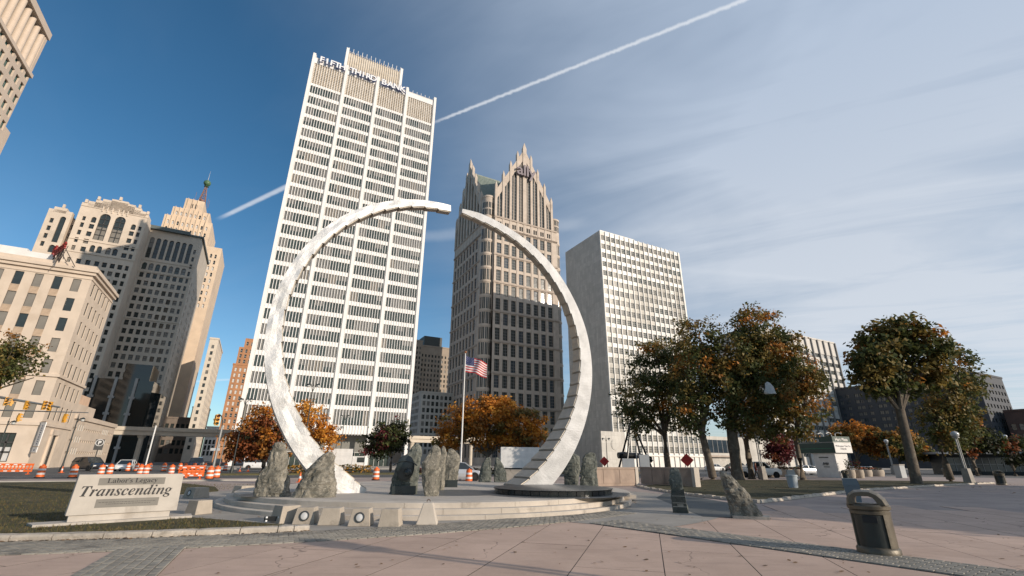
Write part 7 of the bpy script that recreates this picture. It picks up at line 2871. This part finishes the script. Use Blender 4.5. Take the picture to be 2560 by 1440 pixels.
def round_bin(label, x, y, rz, s=1.0):
    t = thing('trash_bin', label, 'trash bin', (x, y, .03), rz, 'round bronze trash bins')
    b_ = MB()
    b_.lathe([(.345 * s, 0), (.37 * s, .02 * s), (.37 * s, .10 * s), (.345 * s, .13 * s), (.325 * s, .14 * s)], 30)
    b_.build('base_ring', BINM, t, True)
    b_ = MB()
    b_.lathe([(.315 * s, .13 * s), (.315 * s, .80 * s)], 30)
    b_.build('liner', BIND, t, True)
    for a0, a1 in ((-48, -2), (150, 200), (60, 100)):
        b_ = MB()
        n = 8
        for k in range(n):
            t0, t1 = R(a0 + (a1 - a0) * k / n), R(a0 + (a1 - a0) * (k + 1) / n)
            q = [(.34 * s * math.cos(t0), .34 * s * math.sin(t0), .13 * s), (.34 * s * math.cos(t1), .34 * s * math.sin(t1), .13 * s), (.34 * s * math.cos(t1), .34 * s * math.sin(t1), .80 * s), (.34 * s * math.cos(t0), .34 * s * math.sin(t0), .80 * s)]
            b_.face(q)
        for tt in (R(a0), R(a1)):
            c, s2 = math.cos(tt), math.sin(tt)
            b_.face([(.31 * s * c, .31 * s * s2, .13 * s), (.34 * s * c, .34 * s * s2, .13 * s), (.34 * s * c, .34 * s * s2, .8 * s), (.31 * s * c, .31 * s * s2, .8 * s)])
        b_.build('side_panel', BINM, t, True)
    b_ = MB()
    b_.lathe([(.32 * s, .72 * s), (.345 * s, .73 * s), (.35 * s, .78 * s), (.335 * s, .80 * s), (.37 * s, .82 * s), (.375 * s, .88 * s), (.35 * s, .91 * s), (.20 * s, .915 * s)], 30)
    b_.build('rim', BINM, t, True)
    # hood: a dome with an opening right through
    b_ = MB()
    P = [(-.36, .905), (-.345, 1.00), (-.30, 1.10), (-.20, 1.165), (-.05, 1.185), (.10, 1.18), (.22, 1.12), (.31, 1.02), (.355, .905)]
    Q = [(-.245, .905), (-.24, .98), (-.22, 1.05), (-.17, 1.085), (-.05, 1.09), (.06, 1.09), (.14, 1.06), (.185, .99), (.215, .905)]
    ys = (-.27, -.20, -.08, .08, .20, .27)
    sl = []
    for yy in ys:
        f = math.sqrt(max(.05, 1 - (yy / .37) ** 2))
        f2 = .55 + .45 * f
        sl.append(([(p[0] * f2 * s, yy * s, (.905 + (p[1] - .905) * f2) * s) for p in P], [(p[0] * f2 * s, yy * s, (.905 + (p[1] - .905) * f2) * s) for p in Q]))
    for (o0, i0), (o1, i1) in zip(sl, sl[1:]):
        for k in range(len(P) - 1):
            b_.face([o0[k], o0[k + 1], o1[k + 1], o1[k]])
            b_.face([i0[k], i1[k], i1[k + 1], i0[k + 1]])
    for o0, i0 in (sl[0], sl[-1]):
        for k in range(len(P) - 1):
            b_.face([o0[k], o0[k + 1], i0[k + 1], i0[k]])
    ho = b_.build('hood', BINM, t, True)
    b_ = MB()
    b_.lathe([(.21 * s, .918 * s), (.001, .92 * s)], 24, caps=False)
    b_.build('opening', BIND, t)
    b_ = MB()
    b_.box(-.12 * s, -.352 * s, .58 * s, .12 * s, -.315 * s, .70 * s)
    b_.build('label_plate', RUB, t)


round_bin('large brown trash bin with bridge hood in the right foreground', 7.18, 10.20, -math.atan2(7.18, 10.2) + R(-4), .97)
round_bin('dark round trash bin at the right end of the lawn kerb', 44.3, 45.1, R(-30), 1.05)
round_bin('distant round trash bin between the two right maples', 64.0, 73.0, R(10), 1.05)
round_bin('most distant round trash bin near the glass kiosk', 84.9, 90.0, R(0), 1.05)
round_bin('dark trash bin beside the entrance sign planters', 35.2, 52.3, R(0), .9)
GBIN = mat('grey_bin_plastic', (.16, .185, .20), .5, .08, 1.2)
SB = thing('square_bin', 'blue-grey square litter bin with sloping top behind the brown bin', 'trash bin', (15.5, 22.8, .03), R(-32))
mb = MB()
mb.prism([(-.24, -.24), (.24, -.24), (.24, .24), (-.24, .24)], 0, .72, top=[(-.30, -.30), (.30, -.30), (.30, .30), (-.30, .30)])
mb.build('body', GBIN, SB)
mb = MB()
mb.hexa([(-.31, -.31, .725), (.31, -.31, .725), (.31, .31, .725), (-.31, .31, .725), (-.30, -.30, 1.02), (.24, -.30, 1.02), (.24, .30, 1.02), (-.30, .30, 1.02)])
mb.build('lid', GBIN, SB)
mb = MB()
mb.face([(.312, -.2, .78), (.312, .2, .78), (.262, .2, .96), (.262, -.2, .96)])
mb.build('flap', BIND, SB)
WB = thing('wheeled_bin', 'pale grey round refuse can standing on the maple lawn', 'trash bin', (20.07, 35.6, LZ), R(-20))
mb = MB()
mb.lathe([(.30, 0), (.36, .72), (.40, .74), (.40, .84), (.36, .85)], 22)
mb.build('can', mat('pale_grey_plastic', (.36, .40, .43), .5, .06, 1.5), WB, True)
mb = MB()
mb.prism([(-.26, -.24), (.26, -.24), (.26, .24), (-.26, .24)], .85, 1.18, top=[(-.24, -.20), (.20, -.20), (.20, .20), (-.24, .20)])
mb.build('dome_lid', GBIN, WB)
mb = MB()
mb.box(.38, -.12, .66, .5, .12, .72)
mb.build('handle', GBIN, WB)
WK = thing('newspaper_box', 'small white box standing right of the globe lamp', 'box', (52.2, 66.5, .02), R(20))
mb = MB()
mb.box(-.5, -.4, 0, .5, .4, 1.55)
mb.build('body', GREYB, WK)
mb = MB()
mb.box(-.55, -.45, 1.55, .55, .45, 1.7)
mb.build('lid', CONC, WK)
mb = MB()
mb.box(.502, -.3, .1, .53, .3, 1.3)
mb.build('door', WHT, WK)

# round planters
PLT = mat('planter_aggregate', (.40, .34, .275), .85, .1, 4, .3, 50)


def planter(label, x, y, r, h, shrub, seed):
    t = thing('planter', label, 'planter', (x, y, .02), 0, 'round concrete planters')
    b_ = MB()
    b_.lathe([(r * .86, 0), (r, h * .5), (r * .97, h), (r * .85, h), (r * .83, h - .12), (.01, h - .12)], 20)
    b_.build('pot', PLT, t, True)
    rs_ = random.Random(seed)
    b_ = MB()
    for _ in range(260):
        a, q = rs_.uniform(0, 2 * PI), r * .8 * rs_.random() ** .5
        z = h + rs_.random() * shrub * (1 - .5 * q / r)
        nv = Vector((rs_.gauss(0, .6), rs_.gauss(0, .6), 1)).normalized().to_track_quat('Z', 'Y')
        s = rs_.uniform(.05, .13)
        P = Vector((q * math.cos(a), q * math.sin(a), z))
        e1, e2 = nv @ Vector((s, 0, 0)), nv @ Vector((0, s * .6, 0))
        b_.face([P - e1, P + e2, P + e1, P - e2], rs_.randint(0, 2))
    b_.build('foliage', [LD, LC, LG], t)


planter('round planter with dark shrub right of the walking person', 34.0, 65.0, .9, .85, 1.3, 1)
planter('round planter left of the low maple trunk', 36.9, 67.3, .8, .85, 1.3, 2)
planter('low round planter behind the refuse can', 39.0, 70.5, .95, .9, .4, 3)
planter('low round planter left of the entrance sign', 41.8, 72.6, 1.0, .9, .4, 4)
planter('tall planter with bush right of the entrance sign', 42.8, 62.6, .55, 1.0, 1.6, 5)
planter('second tall planter with bush right of the entrance sign', 44.6, 63.6, .55, 1.0, 1.5, 6)
planter('grey planter below the far red diamond sign', 51.5, 72.0, .8, .9, .5, 7)
planter('wide grey planter before the guard rail', 54.5, 74.0, 1.0, .9, .4, 8)

# guard rails
RL = thing('guard_rail', 'white pipe railing running behind the planters', 'railing', (36.0, 78.0, .02), R(24))
b_ = MB()
b_.tube([(0, 0, 1.25), (34, 0, 1.25)], .045, 6)
b_.build('top_rail', WHT, RL)
b_ = MB()
b_.tube([(0, 0, .8), (34, 0, .8)], .035, 6)
b_.build('middle_rail', WHT, RL)
b_ = MB()
b_.tube([(0, 0, 0), (0, 0, 1.25)], .04, 6)
b_ = b_.mesh('rail_post', WHT)
for k in range(18):
    link('rail_post', b_, RL, (k * 2, 0, 0))
RL2 = thing('guard_rail', 'low white railing between wall end post and maple trunks', 'railing', (19.0, 62.0, .02), R(14))
b_ = MB()
b_.tube([(0, 0, .45), (11, 0, .45)], .04, 6)
b_.build('rail', WHT, RL2)
b_ = MB()
b_.tube([(0, 0, 0), (0, 0, 1.0)], .045, 6)
b_ = b_.mesh('rail_post', WHT)
for k in range(6):
    link('rail_post', b_, RL2, (k * 2.1, 0, 0))

# low kiosk at the far right
KI = thing('plaza_kiosk', 'low dark kiosk with glazed front and flat canopy beyond the maples', 'kiosk', (82.0, 93.0, .02), R(-20))
mb = MB()
mb.box(0, 0, 0, 12, 6, 3.6)
mb.build('wall', mat('kiosk_dark', (.035, .04, .042), .6, .15, 1), KI)
mb = MB()
mb.box(-1.2, -1.5, 3.6, 13, 6.5, 4.0)
mb.build('canopy', GREYB, KI)
b_ = MB()
b_.face([(0, 0, 0), (.95, 0, 0), (.95, 0, 2.4), (0, 0, 2.4)], 0)
b_.box(0, -.04, 0, .07, 0, 2.4, 1)
b_.box(0, -.04, 1.2, .95, 0, 1.27, 1)
b_ = b_.mesh('kiosk_window', [BLIND, FR_W])
for k in range(11):
    link('kiosk_window', b_, KI, (.4 + k * 1.02, -.03, .6))
KS = thing('ramp_shelter', 'boxy grey shelter with black opening at the right edge', 'shelter', (93.5, 84.0, .02), R(-26))
mb = MB()
mb.box(0, 0, 0, .4, 6, 3.4)
mb.box(7.6, 0, 0, 9.2, 6, 3.4)
mb.box(.4, 5.5, 0, 7.6, 6, 3.4)
mb.build('side_walls', FR_D, KS)
mb = MB()
mb.box(-.4, -.3, 3.4, 9.6, 6.2, 5.6)
mb.build('fascia', GREYB, KS)
mb = MB()
mb.box(7.9, -.36, 3.7, 9.5, -.31, 5.3)
mb.build('notice_panel', WHT, KS)

# orange picnic table under the far red sign
PT = thing('picnic_table', 'orange metal table behind the planters right of the entrance sign', 'table', (60.6, 84.5, .02), R(15))
mb = MB()
mb.box(-1.9, -.5, 1.0, 1.9, .5, 1.12)
mb.build('tabletop', ORG, PT)
for sx in (-1.2, 1.2):
    mb = MB()
    mb.bar((sx - .3, -.3, 0), (sx + .1, .3, 1.0), .1)
    mb.bar((sx + .3, -.3, 0), (sx - .1, .3, 1.0), .1)
    mb.build('leg', ORG, PT)

# plastic bag in the tallest maple
mb = MB()
prof = [(.05, 1.0), (.18, .86), (.30, .55), (.42, .2), (.46, .05), (.40, 0.0)]
mb.lathe(prof, 18, 0)
for i, v in enumerate(mb.v):
    w = mnoise.noise((v[0] * 3, v[1] * 3, v[2] * 3))
    mb.v[i] = (v[0] * (1.3 + .3 * w) + v[2] * -.15, v[1] * (.45 + .25 * w), v[2] * 1.25 + .1 * w)
o = mb.build('plastic_bag', mat('bag_plastic', (.45, .44, .42), .35, .15, 5, spec=.5), None, True, (26.9, 48.6, 8.4), R(-25))
tag(o, 'translucent plastic bag snagged in the tallest maple', 'plastic bag')
tag(o, kind='thing')

# rooftop neon on the old bank and the corner banner
NE = thing('rooftop_sign', 'red script rooftop sign on a lattice frame over the old bank', 'sign', AB(-38.6, 109.5, 33.6), GRID + R(-62))
REDN = mat('neon_red', (.30, .03, .025), .6, .2, 2)
mb = MB()
for x in (0, 2.5, 5.0, 7.5):
    mb.bar((x, 0, 0), (x, 0, 3.4), .12)
    mb.bar((x, 2.2, 0), (x, 0, 3.0), .10)
    mb.bar((x, 0, .1), (x + 2.3, 0, 2.6), .08)
    mb.bar((x + 2.3, 0, .1), (x, 0, 2.6), .08)
mb.build('lattice', mat('rusty_frame', (.06, .045, .04), .7, .2, 2), NE)
sx = 0.0
for k, (w, kind_) in enumerate(((1.7, 'P'), (1.0, 'r'), (.7, 'i'), (1.5, 'm'), (1.1, 'e'), (1.0, 's'))):
    b_ = MB()
    z0 = 2.9
    if kind_ == 'P':
        b_.tube([(sx + .2, 0, z0), (sx + .3, 0, z0 + 2.0), (sx + 1.2, 0, z0 + 1.9), (sx + 1.3, 0, z0 + 1.2), (sx + .4, 0, z0 + .9)], .22, 6)
    elif kind_ == 'm':
        b_.tube([(sx + .1, 0, z0), (sx + .2, 0, z0 + 1.0), (sx + .6, 0, z0 + .9), (sx + .6, 0, z0), (sx + .7, 0, z0 + .9), (sx + 1.15, 0, z0 + .9), (sx + 1.2, 0, z0)], .18, 6)
    elif kind_ == 'i':
        b_.tube([(sx + .3, 0, z0), (sx + .35, 0, z0 + 1.1)], .2, 6)
    else:
        b_.tube([(sx + .8, 0, z0 + .3), (sx + .4, 0, z0), (sx + .15, 0, z0 + .5), (sx + .5, 0, z0 + 1.0), (sx + .8, 0, z0 + .7), (sx + .3, 0, z0 + .5)], .19, 6)
    b_.build('script_letter', REDN, NE)
    sx += w * 1.15
b_ = MB()
b_.box(0, -.15, 2.5, 8.4, .05, 2.75)
b_.build('sign_rail', REDN, NE)
BN = thing('corner_banner', 'tall white banner hung on brackets at the old bank corner', 'banner', AB(-30.4, 104.4, 2.4), GRID + R(-50))
mb = MB()
mb.box(0, -.06, .9, 1.35, .06, 4.6)
mb.build('banner_panel', WHT, BN)
mb = MB()
mb.box(.05, -.065, .0, 1.3, .065, .8)
mb.build('lower_panel', WHT, BN)
mb = MB()
for z in (.82, 4.62, -.12):
    mb.box(-.15, -.09, z, 1.4, .09, z + .1)
mb.build('bracket', TAND, BN)
mb = MB()
for k in range(9):
    mb.box(.55, -.068, 1.2 + k * .34, .85, -.061, 1.4 + k * .34)
mb.box(.5, -.072, .25, .8, -.066, .5)
mb.build('print', mat('banner_print', (.12, .14, .2), .7, .2, 5), BN)
PK = thing('parking_sign', 'round P parking sign on a dark board before the garage', 'sign', (-53.0, 63.0, .02), R(36))
mb = MB()
mb.tube([(0, .1, 0), (0, .1, 3.2)], .05, 8)
mb.build('pole', POLE, PK)
mb = MB()
mb.box(-.45, -.03, 2.6, .45, .03, 3.9)
mb.build('board', FR_D, PK)
o = link('letter', text_mesh('letter', 'P', .62, .01, WHT, .02), PK, (0, -.05, 3.28))
o.rotation_euler = (R(90), 0, 0)
mb = MB()
mb.lathe([(.42, 0), (.42, .012), (.36, .012), (.36, 0)], 24, 0, M=Matrix.Translation((0, -.035, 3.5)) @ Matrix.Rotation(R(90), 4, 'X'), caps=False)
mb.build('letter_ring', WHT, PK)

# walking person


def person(label, x, y, rz):
    J = [((0, 0, .93), .125), ((0, 0, 1.12), .135), ((0, .01, 1.33), .15), ((0, .0, 1.46), .07), ((0, -.02, 1.56), .075), ((0, -.02, 1.66), .095), ((0, -.01, 1.73), .06),
         ((.09, 0, .90), .10), ((.11, -.16, .50), .075), ((.11, -.12, .10), .05), ((.11, -.25, .05), .04),
         ((-.09, 0, .90), .10), ((-.11, .10, .50), .075), ((-.11, .28, .12), .05), ((-.11, .17, .05), .04),
         ((.19, .02, 1.39), .065), ((.25, .10, 1.12), .05), ((.25, .02, .88), .04), ((.25, -.02, .79), .04),
         ((-.19, .02, 1.39), .065), ((-.25, -.05, 1.12), .05), ((-.24, -.20, .95), .04), ((-.24, -.26, .90), .04)]
    E_ = [(0, 1), (1, 2), (2, 3), (3, 4), (4, 5), (5, 6), (0, 7), (7, 8), (8, 9), (9, 10), (0, 11), (11, 12), (12, 13), (13, 14), (2, 15), (15, 16), (16, 17), (17, 18), (2, 19), (19, 20), (20, 21), (21, 22)]
    me = D.meshes.new('body')
    me.from_pydata([j[0] for j in J], E_, [])
    o_ = D.objects.new('body', me)
    COL.objects.link(o_)
    sk = o_.modifiers.new('skin', 'SKIN')
    for i, j in enumerate(J):
        me.skin_vertices[0].data[i].radius = (j[1], j[1])
    me.skin_vertices[0].data[0].use_root = True
    sb = o_.modifiers.new('sub', 'SUBSURF')
    sb.levels = 2
    sb.render_levels = 2
    bpy.context.view_layer.update()
    dg = bpy.context.evaluated_depsgraph_get()
    m2 = D.meshes.new_from_object(o_.evaluated_get(dg))
    D.objects.remove(o_)
    m2.materials.clear()
    for m_ in (mat('jacket_maroon', (.10, .02, .018), .85, .1, 8), mat('trousers_dark', (.018, .02, .024), .85, .1, 8), mat('skin_tone', (.32, .17, .11), .6, .05, 5), mat('shoe', (.02, .02, .02), .5, .1, 8)):
        m2.materials.append(m_)
    for p in m2.polygons:
        c = p.center
        p.use_smooth = True
        p.material_index = 2 if c.z > 1.49 or (abs(c.x) > .2 and c.z < .90) else (0 if c.z > .92 else (3 if c.z < .09 else 1))
    t = thing('person', label, 'person', (x, y, .02), rz)
    link('body', m2, t)
    b_ = MB()
    b_.ball((0, .012, 1.70), .104, 14, 0, .95)
    b_.build('hair', mat('dark_hair', (.02, .016, .013), .8, .1, 6), t, True)
    return t


person('person in maroon jacket and dark trousers walking past the planters', 27.2, 55.0, R(62))

# pigeons on the lawn edge
for i, (x, y) in enumerate(((18.6, 48.6), (20.4, 47.6))):
    b_ = MB()
    b_.lathe([(.01, -.17), (.05, -.14), (.085, -.03), (.08, .06), (.04, .12), (.035, .15), (.045, .19), (.01, .24)], 10, 0, M=Matrix.Translation((0, 0, .16)) @ Matrix.Rotation(R(62), 4, 'Y'))
    b_.tube([(0, -.03, 0), (0, -.03, .1)], .008, 5)
    b_.tube([(0, .03, 0), (0, .03, .1)], .008, 5)
    o = b_.build('pigeon', FR_D, None, True, (x, y, LZ), i * 2.0)
    tag(o, ('dark pigeon nearer the wall end post', 'dark pigeon farther right on the lawn edge')[i], 'bird', 'pigeons on the lawn')
